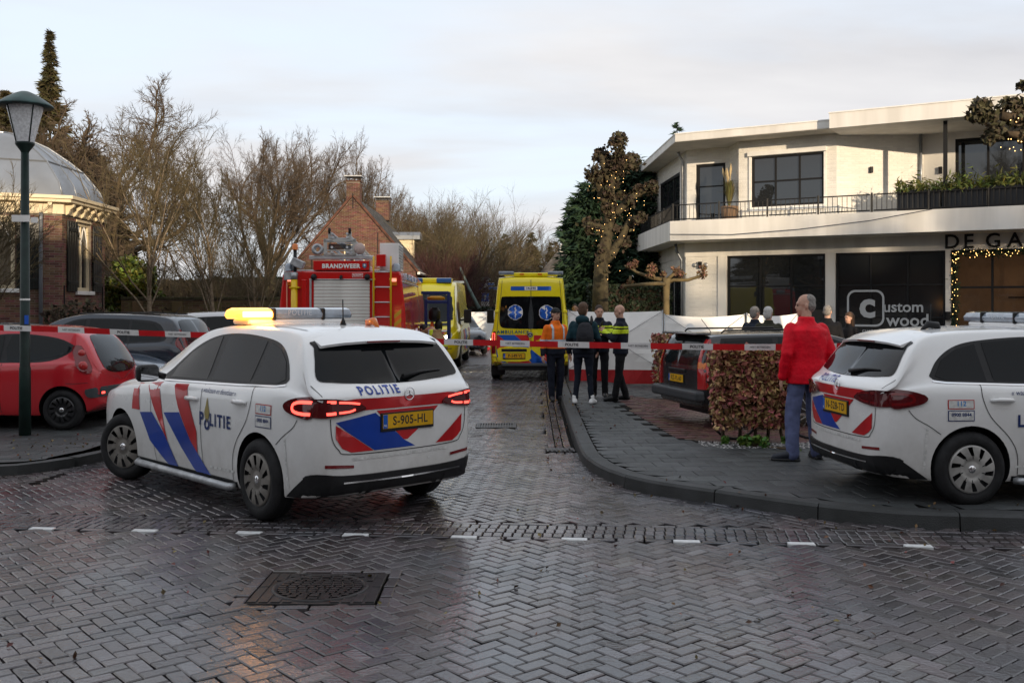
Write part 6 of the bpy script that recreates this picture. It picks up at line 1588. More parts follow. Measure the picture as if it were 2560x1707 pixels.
def ambulance(label, loc, rz, number, front_lit, rear_detail):
    root = thing('ambulance', label, 'ambulance', loc, rz, 'yellow ambulances in the street')
    c = Car(root, SPVAN, M_YELLOW)
    b = MB(); b.box((-0.84, 0, 2.60), (0.22, 1.30, 0.09)); rb_ = b.build('rear_light_bar', M_YELLOW, root, bevel=0.02)
    for s_ in (1, -1):
        b = MB(); b.box((-0.84, s_ * 0.60, 2.635), (0.26, 0.38, 0.085)); b.build('lamp_dome', M_SMOKE, rb_, bevel=0.02)
        b = MB(); b.box((-0.962, s_ * 0.22, 2.61), (0.02, 0.10, 0.035)); b.build('marker_lamp', M_AMBER, rb_)
    b = MB(); b.box((3.05, 0, 2.60), (0.50, 1.36, 0.16)); pod = b.build('roof_pod', M_YELLOW, root, bevel=0.05, seg=3)
    for s_ in (1, -1):
        b = MB(); b.box((3.27, s_ * 0.44, 2.60), (0.16, 0.46, 0.15)); b.build('blue_lamp', mat('blue lamp dome', (0.02, 0.09, 0.30), 0.08, coat=0.9), pod, bevel=0.03)
    rw = cr2([(0.745, 1.83), (0.72, 2.02), (0.66, 2.06), (0.3, 2.065), (-0.3, 2.065), (-0.66, 2.06), (-0.72, 2.02), (-0.745, 1.83), (-0.77, 1.50), (-0.72, 1.32), (-0.5, 1.285), (0, 1.275), (0.5, 1.285), (0.72, 1.32), (0.77, 1.50)], 4, True)
    if rear_detail:
        wo = c.poly('rear_window', rw, 'B', M_GLASS, off=0.006)
        star_of_life(c, 0.38, 1.68, 0.185, wo); star_of_life(c, -0.38, 1.67, 0.185, wo)
        c.line('door_gap', [(0.0, 2.47), (0.0, 0.47)], 'B', M_SEAM, w=0.012, off=0.009)
        c.line('door_gap', cr2([(0.70, 2.46), (0.73, 2.1), (0.82, 1.3), (0.84, 0.6), (0.80, 0.47)], 3), 'B', M_SEAM, w=0.01); c.line('door_gap', cr2([(-0.70, 2.46), (-0.73, 2.1), (-0.82, 1.3), (-0.84, 0.6), (-0.80, 0.47)], 3), 'B', M_SEAM, w=0.01)
        c.line('blue_band', [(0.49, 2.26), (-0.49, 2.26)], 'B', M_ABLUE, w=0.10, off=0.006)
        c.line('number_panel', [(0.155, 2.26), (-0.155, 2.26)], 'B', M_WHITE, w=0.086, off=0.009)
        c.text('14-190', 0, 2.26, 0.085, 'B', M_NAVYTXT, bold=0.002, off=0.012)
        c.text('AMBULANCE', 0.44, 1.195, 0.115, 'B', mat('green blue lettering', (0.01, 0.10, 0.14), 0.4), bold=0.003, spacing=1.22, off=0.008)
        c.text('112', -0.38, 1.195, 0.115, 'B', mat('green blue lettering'), bold=0.003, spacing=1.22, off=0.008)
        for p_, m_ in (([(0.84, 1.13), (0.84, 0.78), (0.55, 0.86), (0.68, 1.13)], M_ARED), ([(0.82, 1.13), (0.40, 1.13), (-0.10, 0.70), (-0.40, 0.445), (-0.02, 0.445), (0.12, 0.60)], M_ABLUE),
                       ([(0.40, 1.13), (0.07, 1.13), (0.02, 0.96), (0.10, 0.86)], M_ARED), ([(0.84, 0.78), (0.84, 0.60), (0.70, 0.455), (0.60, 0.46), (0.72, 0.62)], M_ABLUE),
                       ([(-0.07, 1.12), (-0.30, 1.12), (-0.07, 0.90)], M_ARED), ([(-0.10, 0.70), (-0.10, 0.445), (-0.42, 0.445)], M_ABLUE), ([(-0.80, 0.98), (-0.80, 0.70), (-0.45, 0.445), (-0.22, 0.60), (-0.55, 0.86)], M_ARED), ([(0.68, 0.60), (0.20, 0.60), (-0.02, 0.445), (0.55, 0.445)], M_ARED)):
            c.poly('livery_block', p_, 'B', m_, off=0.0055 if m_ is M_ABLUE else 0.005)
        c.poly('plate_recess', cr2([(0.76, 0.82), (0.05, 0.82), (0.02, 0.72), (0.06, 0.50), (0.74, 0.49), (0.80, 0.62)], 3, True), 'B', M_YELLOW, off=0.009, thick=0.004)
        c.line('recess_shade', [(0.72, 0.755), (0.10, 0.755)], 'B', M_BLACK, w=0.07, off=0.017)  # black strip painted in for the shade at the top of the recess
        plate(c, 'B', 0.41, 0.62, number, off=0.022)
        b = MB()
        p, _ = c.hit('B', 0, 1.13); Mx = Matrix.Translation((p.x - 0.014, 0.02, 1.13)) @ Matrix.Rotation(R(-90), 4, 'Y')
        b.lathe([(0, 0.004), (0.062, 0.004), (0.07, -0.01)], 24, Mx); bd = b.build('badge', M_BLACK, root)
        b = MB(); b.tube([Mx @ Vector((0.055 * math.cos(a), 0.055 * math.sin(a), 0.006)) for a in [2 * math.pi * k / 20 for k in range(21)]], 0.005, 6, cap=False)
        for k in range(3): b.tube([Mx @ Vector((0, 0, 0.006)), Mx @ Vector((0.05 * math.cos(R(120 * k)), 0.05 * math.sin(R(120 * k)), 0.006))], [0.008, 0.003], 6)
        b.build('badge_ring', M_CHROME, bd)
        c.line('door_handle', [(-0.10, 0.93), (-0.36, 0.93)], 'B', M_BLACK, w=0.075, off=0.012); c.line('handle_ring', [(-0.12, 0.985), (-0.38, 0.985)], 'B', M_YELLOW, w=0.02, off=0.02)
    for s_ in (1, -1):
        lo = c.poly('tail_lamp', [(0.86 * s_, 1.22), (0.955 * s_, 1.20), (0.965 * s_, 0.66), (0.86 * s_, 0.68)], 'B', M_LAMPRED, off=0.012, thick=0.012)
        c.line('light_guide', [(0.885 * s_, 0.86), (0.885 * s_, 1.17), (0.935 * s_, 1.165), (0.94 * s_, 0.86)], 'B', M_LAMPLIT, w=0.018, off=0.028, parent=lo)
        c.poly('reflector', [(0.90 * s_, 0.475), (0.70 * s_, 0.465), (0.70 * s_, 0.44), (0.90 * s_, 0.45)], 'B', M_LAMPRED, off=0.012)
        for hz_ in (1.70, 0.62):
            b = MB(); b.box((-1.02, s_ * (0.835 if hz_ > 1 else 0.88), hz_), (0.06, 0.10, 0.07)); b.build('door_hinge', M_YELLOW, root, bevel=0.012)
        b = MB(); b.box((-0.50, s_ * 0.80, 0.27), (0.03, 0.32, 0.30)); b.build('mud_flap', M_BLACK, root)
    b = MB(); b.box((-1.10, 0, 0.41), (0.20, 1.42, 0.07)); b.build('rear_step', mat('grey step', (0.07, 0.075, 0.08), 0.6), root, bevel=0.015)
    b = MB(); b.box((-1.04, 0, 0.33), (0.14, 1.62, 0.12)); b.build('rear_bumper', M_BLACK, root, bevel=0.02)
    for v in 'LR':
        c.poly('front_window', cr2([(3.75, 1.30), (3.05, 1.28), (3.05, 1.92), (3.45, 1.92), (3.70, 1.75), (3.95, 1.45)], 2, True), v, M_GLASS2, off=0.006)
        for p_, m_ in (([(2.9, 1.10), (2.2, 1.10), (1.4, 0.45), (2.1, 0.45)], M_ARED), ([(2.2, 1.10), (1.5, 1.10), (0.7, 0.45), (1.4, 0.45)], M_ABLUE), ([(0.6, 1.10), (-0.1, 1.10), (-0.7, 0.62), (-0.2, 0.75)], M_ARED)): c.poly('livery_block', p_, v, m_, off=0.005)
        c.line('door_gap', [(3.0, 2.0), (3.0, 0.36)], v, M_SEAM, w=0.012); c.line('door_gap', [(1.75, 2.2), (1.75, 0.36)], v, M_SEAM, w=0.012)
    if front_lit:
        c.poly('windscreen', cr2([(0.78, 1.42), (0.74, 1.9), (0.66, 2.14), (0, 2.18), (-0.66, 2.14), (-0.74, 1.9), (-0.78, 1.42), (0, 1.36)], 3, True), 'F', M_GLASS2, off=0.006)
        c.line('cowl', [(0.74, 1.30), (0, 1.255), (-0.74, 1.30)], 'F', M_BLACK, w=0.09, off=0.008)
        for s_ in (1, -1):
            lo = c.poly('headlamp', cr2([(0.40 * s_, 0.88), (0.52 * s_, 0.96), (0.76 * s_, 1.06), (0.80 * s_, 0.95), (0.70 * s_, 0.84), (0.48 * s_, 0.80)], 3, True), 'F', M_CLEAR, off=0.01, thick=0.01)
            c.poly('lit_reflector', cr2([(0.46 * s_, 0.89), (0.56 * s_, 0.945), (0.74 * s_, 1.01), (0.74 * s_, 0.93), (0.52 * s_, 0.845)], 3, True), 'F', M_HEADLIT, off=0.026, parent=lo)
            c.poly('livery_block', [(0.38 * s_, 0.93), (0.40 * s_, 1.10), (0.62 * s_, 1.16), (0.74 * s_, 1.10)], 'F', M_ARED, off=0.006)
            c.poly('fog_lamp', cr2([(0.50 * s_, 0.50), (0.64 * s_, 0.53), (0.68 * s_, 0.45), (0.52 * s_, 0.43)], 3, True), 'F', M_BLACK, off=0.008)
            b = MB(); b.tube([(3.92, s_ * 0.93, 1.40), (3.95, s_ * 1.12, 1.42)], 0.03, 6); b.box((3.95, s_ * 1.20, 1.52), (0.14, 0.22, 0.40)); b.build('mirror', M_BLACK, root, bevel=0.04)
        c.poly('grille', cr2([(0.34, 0.90), (0.28, 0.66), (-0.28, 0.66), (-0.34, 0.90)], 3, True), 'F', M_BLACK, off=0.008)
        c.line('bumper_gap', [(0.80, 0.60), (0, 0.56), (-0.80, 0.60)], 'F', M_SEAM, w=0.02, off=0.008)
    else:
        c.poly('windscreen', [(4.38, 0.72), (4.38, -0.72), (3.6, -0.66), (3.6, 0.66)], 'T', M_GLASS2, off=0.004)
        for s_ in (1, -1):
            b = MB(); b.tube([(3.92, s_ * 0.93, 1.40), (3.95, s_ * 1.10, 1.42)], 0.03, 6); b.box((3.95, s_ * 1.14, 1.52), (0.14, 0.20, 0.40)); b.build('mirror', M_BLACK, root, bevel=0.04)
    for wx in (0, 3.665):
        for s_ in (1, -1): wheel(root, wx, s_ * 0.88, 0.345, 0.215, s_, M_HUB, 6)
    b = MB(); b.box((1.8, 0, 0.36), (5.0, 1.5, 0.2)); b.build('underbody', M_BLACK, root)
    return root
ambulance('yellow ambulance seen from behind with blue star emblems on its dark rear windows', (0.47, 25.3, 0), R(89.5), 'P-549-VJ', False, True)
ambulance('yellow ambulance facing the camera beside the fire engine, headlamps lit', (-2.45, 33.6, 0), R(-91), 'P-550-VJ', True, False)

# ================================================================== FIRE ENGINE
fe = thing('fire_engine', 'red fire engine seen from behind with a roller shutter and yellow ladder', 'fire engine', (-3.37, 19.75, 0), R(92.2))
def fpart(nm, bld, m, parent=None, bevel=0.0, **kw): return bld.build(nm, m, parent or fe, bevel=bevel, **kw)
def fbox(nm, x0, x1, y0, y1, z0, z1, m, parent=None, bevel=0.01):
    b = MB(); b.box(((x0 + x1) / 2, (y0 + y1) / 2, (z0 + z1) / 2), (abs(x1 - x0), abs(y1 - y0), abs(z1 - z0))); return b.build(nm, m, parent or fe, bevel=bevel)
MX = Matrix(((0, 0, 1, 0), (1, 0, 0, 0), (0, 1, 0, 0), (0, 0, 0, 1)))      # prism (y,z) extruded along x
cs = [(-1.25, 0.55), (1.25, 0.55), (1.26, 1.35), (1.245, 1.75), (1.17, 2.45), (1.13, 2.53), (-1.13, 2.53), (-1.17, 2.45), (-1.245, 1.75), (-1.26, 1.35)]
b = MB(); b.prism(cs, 5.4, MX); body = fpart('pump_body', b, M_FRED, bevel=0.03, recalc=True)
b = MB(); b.prism([(-1.22, 0.6), (1.22, 0.6), (1.24, 1.7), (1.18, 2.45), (1.05, 2.62), (-1.05, 2.62), (-1.18, 2.45), (-1.24, 1.7)], 2.3, Matrix.Translation((5.44, 0, 0)) @ MX); fpart('cab', b, M_FRED, bevel=0.08, seg=3, recalc=True)
fbox('chassis', 0.2, 7.6, -0.5, 0.5, 0.45, 0.62, M_BLACK)
for s_ in (1, -1):
    for wx in (1.5, 6.4): wheel(fe, wx, s_ * 1.08, 0.5, 0.30, s_, M_STEEL, 6)
    fbox('corner_post', -0.03, 0.02, s_ * 0.60, s_ * 0.64, 0.9, 2.37, M_ALU, bevel=0.004)
sh_ = bpy.data.objects.new('roller_shutter', None); link(sh_, fe)
M_SLAT = mat('shutter slat', (0.70, 0.68, 0.63), 0.42, metal=0.0, var=0.12, vscale=3)
b = MB(); b.box((0, 0, 0), (0.018, 1.10, 0.062)); SL = b.mesh('slat', M_SLAT)
for i in range(22):
    o = obj('slat', SL, sh_); o.location = (-0.012 + random.uniform(-.001, .001), 0.005, 2.315 - i * 0.067)
    mo = o.modifiers.new('bevel', 'BEVEL'); mo.width = 0.008; mo.segments = 2
fbox('shutter_box', -0.035, 0.01, -0.60, 0.64, 2.352, 2.375, M_ALU, bevel=0.003)
hb = fbox('name_board', -0.02, 0.20, -0.535, 0.566, 2.545, 2.735, M_FRED, bevel=0.01)
FBK = frame_matrix((-0.024, 0.02, 2.625), (0, -1, 0), (0, 0, 1))
text_obj('BRANDWEER', FBK, M_WHITE, hb, size=0.115, bold=0.006, spacing=1.12)
b = MB(); b.prism([(-0.036, 0.045), (0.036, 0.045), (0.036, -0.02), (0, -0.05), (-0.036, -0.02)], 0.006, frame_matrix((-0.021, -0.445, 2.633), (0, -1, 0), (0, 0, 1))); cr_ = b.build('crest', mat('crest blue', (0.06, 0.20, 0.32), 0.4), hb)
text_obj('+', frame_matrix((-0.029, -0.445, 2.64), (0, -1, 0), (0, 0, 1)), M_WHITE, cr_, size=0.08, bold=0.004)
bo_ = fbox('maker_board', -0.012, 0.005, -0.41, -0.20, 2.405, 2.485, M_WHITE, bevel=0.0); fbox('maker_board_face', -0.015, 0.0, -0.402, -0.208, 2.412, 2.478, M_FRED, bo_, bevel=0.0)
text_obj('ROUW', frame_matrix((-0.0175, -0.305, 2.447), (0, -1, 0), (0, 0, 1)), M_WHITE, bo_, size=0.055, bold=0.002)
for yy, r_ in ((0.55, 0.058), (0.015, 0.032), (-0.50, 0.058)):
    b = MB(); b.lathe([(0, -0.10), (r_ * 0.7, -0.10), (r_, -0.05), (r_, 0.0), (0.6 * r_, 0.03)], 14, Matrix.Translation((-0.03, yy, 2.42)) @ Matrix.Rotation(R(70), 4, 'Y')); b.build('work_lamp', M_BLACK, fe)
b = MB(); b.tube([(-0.08, 0.93, 0.95), (-0.08, 0.93, 2.36)], 0.064, 20); fpart('standpipe_tube', b, mat('yellow tube paint', (0.72, 0.46, 0.005), 0.3, coat=0.4))
b = MB(); b.tube([(-0.08, 0.93, 2.36), (-0.08, 0.93, 2.50)], 0.068, 20); b.box((-0.06, 1.05, 2.43), (0.08, 0.16, 0.16)); fpart('tube_head', b, M_STEEL)
for zz in (2.20, 1.6):
    fbox('tube_clamp', -0.15, 0.0, 0.82, 1.02, zz - 0.014, zz + 0.014, mat('yellow tube paint'), bevel=0.004)
fbox('red_channel', -0.03, 0.0, 0.70, 0.80, 0.95, 2.36, M_FRED)
fbox('bright_strip', -0.035, 0.0, 1.07, 1.095, 1.2, 2.34, mat('reflective strip', (0.75, 0.30, 0.22), 0.25, coat=0.5), bevel=0.004)
for s_ in (1, -1):
    b = MB(); b.lathe([(0.0, 0.16), (0.05, 0.155), (0.085, 0.11), (0.095, 0.0)], 18, Matrix.Translation((0.08, s_ * 1.06, 2.53))); b.build('corner_beacon', M_SMOKE, fe)
    lo = fbox('rear_lamp', -0.03, 0.01, s_ * 1.03 - 0.055, s_ * 1.03 + 0.055, 2.24, 2.40, M_AMBER, bevel=0.008)
    fbox('lit_lens', -0.034, -0.02, s_ * 1.03 - 0.045, s_ * 1.03 + 0.045, 2.32, 2.385, mat('pale red lens', (0.75, 0.18, 0.14), 0.2, emit=0.6, emit_col=(1, 0.3, 0.2)), lo, bevel=0.004)
    fbox('reflector_panel', -0.012, 0.02, s_ * 1.10 - 0.07, s_ * 1.10 + 0.07, 1.22, 1.76, mat('fluorescent orange', (0.85, 0.16, 0.03), 0.4), bevel=0.02)
for i in range(3):
    b = MB(); b.prism([(-0.07, 0.0), (0.07, 0.12), (0.07, 0.20), (-0.07, 0.08)], 0.003, frame_matrix((-0.0135, -1.10, 1.24 + i * 0.17), (0, -1, 0), (0, 0, 1))); b.build('chevron', mat('chevron yellow', (0.62, 0.36, 0.03), 0.4), fe)
ld = bpy.data.objects.new('access_ladder', None); link(ld, fe)
M_LYEL = mat('ladder yellow', (0.70, 0.42, 0.01), 0.35, coat=0.3)
for yy in (-0.63, -0.97):
    b = MB(); b.tube([(-0.10, yy, 0.9), (-0.10, yy, 2.60), (-0.08, yy, 2.82)], 0.019, 10); b.build('stile', M_LYEL, ld)
for zz in (2.51, 2.21, 1.91, 1.62, 1.33, 1.04):
    b = MB(); b.tube([(-0.10, -0.63, zz), (-0.10, -0.97, zz)], 0.016, 10); b.build('rung', M_ALU, ld)
for zz in (2.37, 2.185):
    fbox('stile_bracket', -0.11, 0.0, -0.66, -0.62, zz - 0.02, zz + 0.02, M_LYEL, ld, bevel=0.004); fbox('stile_bracket', -0.11, 0.0, -0.98, -0.94, zz - 0.02, zz + 0.02, M_LYEL, ld, bevel=0.004)
fbox('roof_beam', 0.05, 0.17, -0.62, 0.66, 2.765, 2.84, M_ALU)
fbox('roof_deck', 0.2, 5.2, -1.0, 1.0, 2.53, 2.56, M_ALU)
rk = bpy.data.objects.new('roof_ladder_rack', None); link(rk, fe)
for (y0, y1, z0, z1) in ((0.37, 0.30, 2.84, 3.17), (-0.27, -0.20, 2.84, 3.17), (0.37, -0.27, 3.10, 3.17), (0.37, -0.27, 2.84, 2.87), (0.28, 0.22, 3.17, 3.31), (-0.18, -0.12, 3.17, 3.31), (0.30, -0.20, 2.925, 2.955)):
    fbox('rack_bar', 0.02, 0.06, min(y0, y1), max(y0, y1), z0, z1, mat('light grey alloy', (0.50, 0.49, 0.46), 0.45, metal=0.3), rk, bevel=0.006)
for yy in (0.20, -0.10):
    for zz in (2.90, 3.0, 3.20, 3.27):
        b = MB(); b.tube([(-0.02, yy, zz), (4.6, yy, zz - 0.25)], 0.026, 8); b.build('ladder_rail', M_ALU, rk)
for i in range(14):
    b = MB(); b.tube([(0.2 + i * 0.32, 0.20, 3.19 - i * 0.0175), (0.2 + i * 0.32, -0.10, 3.19 - i * 0.0175)], 0.014, 6); b.build('ladder_rung', M_STEEL, rk)
for yy in (0.25, -0.15):
    b = MB(); b.lathe([(0.03, -0.02), (0.055, -0.02), (0.055, 0.02), (0.03, 0.02)], 16, Matrix.Translation((0.0, yy, 3.33)) @ Matrix.Rotation(R(90), 4, 'X')); b.build('rack_roller', M_RUBBER, rk)
    for zz in (2.885, 3.13):
        b = MB(); b.tube([(-0.03, yy + 0.06, zz), (-0.03, yy - 0.06, zz)], 0.012, 6); b.build('rack_catch', M_STEEL, rk)
for k in range(5):
    b = MB(); b.tube([(0.01, 0.27, 2.97 + k * 0.022), (0.01, -0.17, 2.975 + k * 0.022)], 0.011, 6); b.build('hose_bundle', mat('black hose', (0.02, 0.021, 0.026), 0.6), rk)
b = MB(); b.lathe([(0.05, 0), (0.05, 0.14), (0.11, 0.14), (0.115, 0.0), (0.075, -0.02), (0.05, 0)], 22, Matrix.Translation((0.0, 0.49, 2.96)) @ Matrix.Rotation(R(90), 4, 'Y')); b.build('suction_hose', M_STEEL, fe)
b = MB(); b.lathe([(0, -0.01), (0.10, -0.005), (0.112, 0.02), (0.10, 0.08), (0.05, 0.12)], 24, Matrix.Translation((-0.02, -0.345, 2.975)) @ Matrix.Rotation(R(90), 4, 'Y')); b.build('round_lamp', mat('pale ribbed glass', (0.55, 0.42, 0.38), 0.35, bump=0.5, bscale=150), fe)
fbox('red_case', -0.05, 0.18, -0.865, -0.68, 2.62, 2.86, M_FRED)
wb_ = fbox('louvre_box', 0.25, 1.5, -1.10, -0.72, 2.56, 3.10, M_WHITE, bevel=0.01)
for i in range(8): fbox('louvre', 0.28, 1.46, -1.112, -1.10, 2.62 + i * 0.058, 2.65 + i * 0.058, M_STEEL, wb_, bevel=0.004)
b = MB(); b.tube([(0.02, 0.93, 2.50), (0.02, 0.93, 2.96)], 0.035, 10); fpart('beacon_pole', b, M_BLACK)
b = MB(); b.lathe([(0.058, 0), (0.055, 0.10), (0.03, 0.12), (0, 0.122)], 18, Matrix.Translation((0.02, 0.93, 2.95))); fpart('amber_beacon', b, M_AMBER)
b = MB(); b.box((0, 0, 0), (0.16, 0.26, 0.16), M=Matrix.Rotation(R(25), 3, 'X')); o = fpart('floodlight', b, M_STEEL, bevel=0.015); o.location = (-0.02, 0.87, 2.68)
def rside(nm, x0, x1, z0, z1, m, off=0.012, bevel=0.0):
    b = MB()
    def yy(z): return -lerp(1.26, 1.155, sstep(1.35, 2.5, z)) - 0.004
    b.add([(x0, yy(z0) - off, z0), (x1, yy(z0) - off, z0), (x1, yy(z1) - off, z1), (x0, yy(z1) - off, z1), (x0, yy(z0) + 0.03, z0), (x1, yy(z0) + 0.03, z0), (x1, yy(z1) + 0.03, z1), (x0, yy(z1) + 0.03, z1)],
          [(0, 1, 2, 3), (0, 4, 5, 1), (1, 5, 6, 2), (2, 6, 7, 3), (3, 7, 4, 0)])
    return b.build(nm, m, fe, recalc=True)
rside('locker_glass', 0.12, 0.95, 0.9, 2.28, mat('teal locker interior', (0.05, 0.12, 0.11), 0.15, col2=(0.25, 0.04, 0.03), vscale=5))
for i in range(3):
    x0 = 1.15 + i * 1.35
    rside('locker_opening', x0, x0 + 1.1, 0.9, 2.15, mat('locker interior', (0.05, 0.03, 0.03), 0.5, col2=(0.22, 0.20, 0.18), vscale=6))
    for dx_ in (0.06, 1.0):
        rside('led_strip', x0 + dx_, x0 + dx_ + 0.05, 0.95, 2.12, mat('led strip', (0.6, 0.6, 0.62), 0.3, emit=0.35, emit_col=(0.8, 0.85, 1.0)), off=0.02)
        rside('locker_rail', x0 + dx_ + 0.10, x0 + dx_ + 0.20, 0.95, 2.15, M_ALU, off=0.018)
for i in range(4):
    fbox('flood_lamp', 0.5 + i * 1.1, 0.95 + i * 1.1, -1.25, -1.14, 2.36, 2.50, M_CLEAR, bevel=0.02)
fbox('gutter_rail', 0.05, 5.3, -1.215, -1.16, 2.30, 2.335, M_ALU)
M_BLUEF = mat('dark blue frame', (0.012, 0.022, 0.10), 0.4)
tr_ = bpy.data.objects.new('equipment_frame', None); link(tr_, fe)
for (a, b2) in (((5.0, -1.30, 2.16), (5.0, -1.98, 2.16)), ((5.0, -1.98, 2.18), (5.0, -1.98, 0.95)), ((5.0, -1.42, 2.0), (5.0, -1.42, 0.95)), ((5.0, -1.42, 1.93), (5.0, -1.98, 1.93)), ((5.9, -1.30, 2.16), (5.9, -1.98, 2.16)), ((5.9, -1.98, 2.18), (5.9, -1.98, 0.95)), ((5.0, -1.98, 2.15), (5.9, -1.98, 2.15)), ((5.0, -1.98, 0.97), (5.9, -1.98, 0.97))):
    b = MB(); b.bar(a, b2, 0.075, 0.075); b.build('frame_bar', M_BLUEF, tr_, bevel=0.01)
fbox('tray_shelf', 5.0, 5.9, -1.95, -1.32, 1.18, 1.21, M_ALU, tr_)
for (y_, z_, sx_, sz_, m_, nm) in ((-1.62, 1.62, 0.30, 0.34, M_BLACK, 'black_pump'), (-1.56, 1.32, 0.10, 0.24, mat('orange cylinder', (0.7, 0.12, 0.02), 0.35), 'orange_cylinder'), (-1.72, 1.34, 0.20, 0.26, M_BLACK, 'tool_motor'), (-1.66, 2.03, 0.45, 0.10, mat('amber cloth', (0.6, 0.28, 0.02), 0.7), 'rolled_hose'), (-1.65, 1.10, 0.40, 0.16, mat('red case', (0.35, 0.02, 0.02), 0.4), 'red_toolbox')):
    b = MB(); b.lathe([(0, -sz_ / 2), (sx_ * 0.35, -sz_ / 2), (sx_ * 0.5, -sz_ * 0.3), (sx_ * 0.5, sz_ * 0.2), (sx_ * 0.3, sz_ / 2), (0, sz_ / 2)], 14, Matrix.Translation((5.35, y_, z_))); b.build(nm, m_, tr_)

# ================================================================== PEOPLE
M_SKIN = mat('skin', (0.50, 0.29, 0.21), 0.5, var=0.12, vscale=25)
M_EYE = mat('eye', (0.03, 0.025, 0.02), 0.2)
M_LIP = mat('lips', (0.33, 0.13, 0.11), 0.5)
def cloth(name, col, rough=0.75, col2=None): return mat(name, col, rough, col2=col2 or tuple(c * 0.72 for c in col), vscale=9, bump=0.35, bscale=26, spec=0.15)
M_NAVY = cloth('navy cloth', (0.012, 0.015, 0.026)); M_BLACKC = cloth('black cloth', (0.010, 0.010, 0.012)); M_HIVIS = mat('yellow green band', (0.55, 0.68, 0.02), 0.5, emit=0.0); M_REFL = mat('silver band', (0.45, 0.52, 0.58), 0.35)
M_SHOE = mat('black leather', (0.012, 0.012, 0.013), 0.35)
def capsule(mb, a, b, ra, rb, n=12):
    a, b = Vector(a), Vector(b); d = b - a; L = d.length
    t = d / L if L > 1e-6 else Vector((0, 0, 1))
    pts, rad = [], []
    for k in range(5): q = math.pi / 2 * (1 - k / 4); pts.append(a - t * ra * math.sin(q) * 0.999); rad.append(max(0.001, ra * math.cos(q)))
    for k in range(5): q = math.pi / 2 * k / 4; pts.append(b + t * rb * math.sin(q) * 0.999); rad.append(max(0.001, rb * math.cos(q)))
    mb.tube(pts, rad, n)
def ellipsoid(mb, c, rx, ry, rz_, M3=None, n=14):
    c = Vector(c); vs, fs = [], []; m_ = 9
    for i in range(m_ + 1):
        th = math.pi * (i / m_);
        for k in range(n):
            a = 2 * math.pi * k / n; v = Vector((rx * max(math.sin(th), 0.01) * math.cos(a), ry * max(math.sin(th), 0.01) * math.sin(a), rz_ * math.cos(th))); vs.append(c + (M3 @ v if M3 else v))
    for i in range(m_):
        for k in range(n): fs.append((i * n + k, i * n + (k + 1) % n, (i + 1) * n + (k + 1) % n, (i + 1) * n + k))
    fs += [tuple(range(n))[::-1], tuple(range(m_ * n, m_ * n + n))]
    mb.add(vs, [f[::-1] for f in fs], 0, True)
def loft(mb, rings, n=20):
    """rings of (centre, rx, ry, squareness)"""
    vs, fs = [], []
    for c, rx, ry, *_ in rings:
        for k in range(n):
            a = 2 * math.pi * k / n; ca, sa = math.cos(a), math.sin(a); e = 0.8
            vs.append(Vector(c) + Vector((rx * math.copysign(abs(ca) ** e, ca), ry * math.copysign(abs(sa) ** e, sa), 0)))
    for i in range(len(rings) - 1):
        for k in range(n): fs.append((i * n + k, i * n + (k + 1) % n, (i + 1) * n + (k + 1) % n, (i + 1) * n + k))
    fs += [tuple(range(n))[::-1], tuple(range((len(rings) - 1) * n, len(rings) * n))]
    mb.add(vs, fs, 0, True)
def skin_over(mb, name, m, parent, vox=0.013, wrinkle=0.0, seed=0, smooth=3, xf=None):
    """one continuous surface over the overlapping shapes"""
    me = mb.mesh(name, m)
    o = bpy.data.objects.new(name, me); scene.collection.objects.link(o)
    r_ = o.modifiers.new('r', 'REMESH'); r_.mode = 'VOXEL'; r_.voxel_size = vox; r_.use_smooth_shade = True
    s_ = o.modifiers.new('s', 'SMOOTH'); s_.iterations = smooth + (4 if wrinkle else 0); s_.factor = 0.6
    m2 = evaluated(o); bpy.data.objects.remove(o)
    if wrinkle:
        nr = [v.normal.copy() for v in m2.vertices]; co = []
        for v, n_ in zip(m2.vertices, nr):
            p = v.co; q = noise.noise((p.x * 6 + seed, p.y * 6, p.z * 11)) + 0.35 * noise.noise((p.x * 14, p.y * 14 + seed, p.z * 24))
            co.extend(p + n_ * wrinkle * q)
        m2.vertices.foreach_set('co', co); m2.update()
    if xf is not None: m2.transform(xf)
    for p in m2.polygons: p.use_smooth = True
    m2.name = name; m2.materials.clear(); m2.materials.append(m)
    return obj(name, m2, parent)
def hand(mb, w, d, up, side, curl=0.35):
    """palm and five fingers at wrist w pointing along d; up = back of the hand"""
    d = Vector(d).normalized(); up = Vector(up); up = (up - d * up.dot(d)).normalized(); s_ = d.cross(up) * side
    w = Vector(w); pc = w + d * 0.045
    for k in (-1, 0, 1): capsule(mb, w + s_ * k * 0.012, w + d * 0.085 + s_ * k * 0.026, 0.017, 0.014, 8)
    for k, (o, L) in enumerate(((-0.034, 0.062), (-0.012, 0.078), (0.011, 0.082), (0.033, 0.070))):
        b0 = w + d * 0.085 + s_ * o; d1 = (d - up * curl).normalized(); b1 = b0 + d1 * L * 0.5; d2 = (d - up * curl * 2.6).normalized(); capsule(mb, b0, b1, 0.0095, 0.009, 8); capsule(mb, b1, b1 + d2 * L * 0.5, 0.009, 0.0075, 8)
    t0 = w + d * 0.03 + s_ * 0.03; t1 = t0 + (d * 0.6 + s_ * 0.8 - up * 0.2).normalized() * 0.042; capsule(mb, t0, t1, 0.012, 0.0105, 8); capsule(mb, t1, t1 + (d * 0.9 + s_ * 0.25 - up * 0.3).normalized() * 0.034, 0.0105, 0.008, 8)

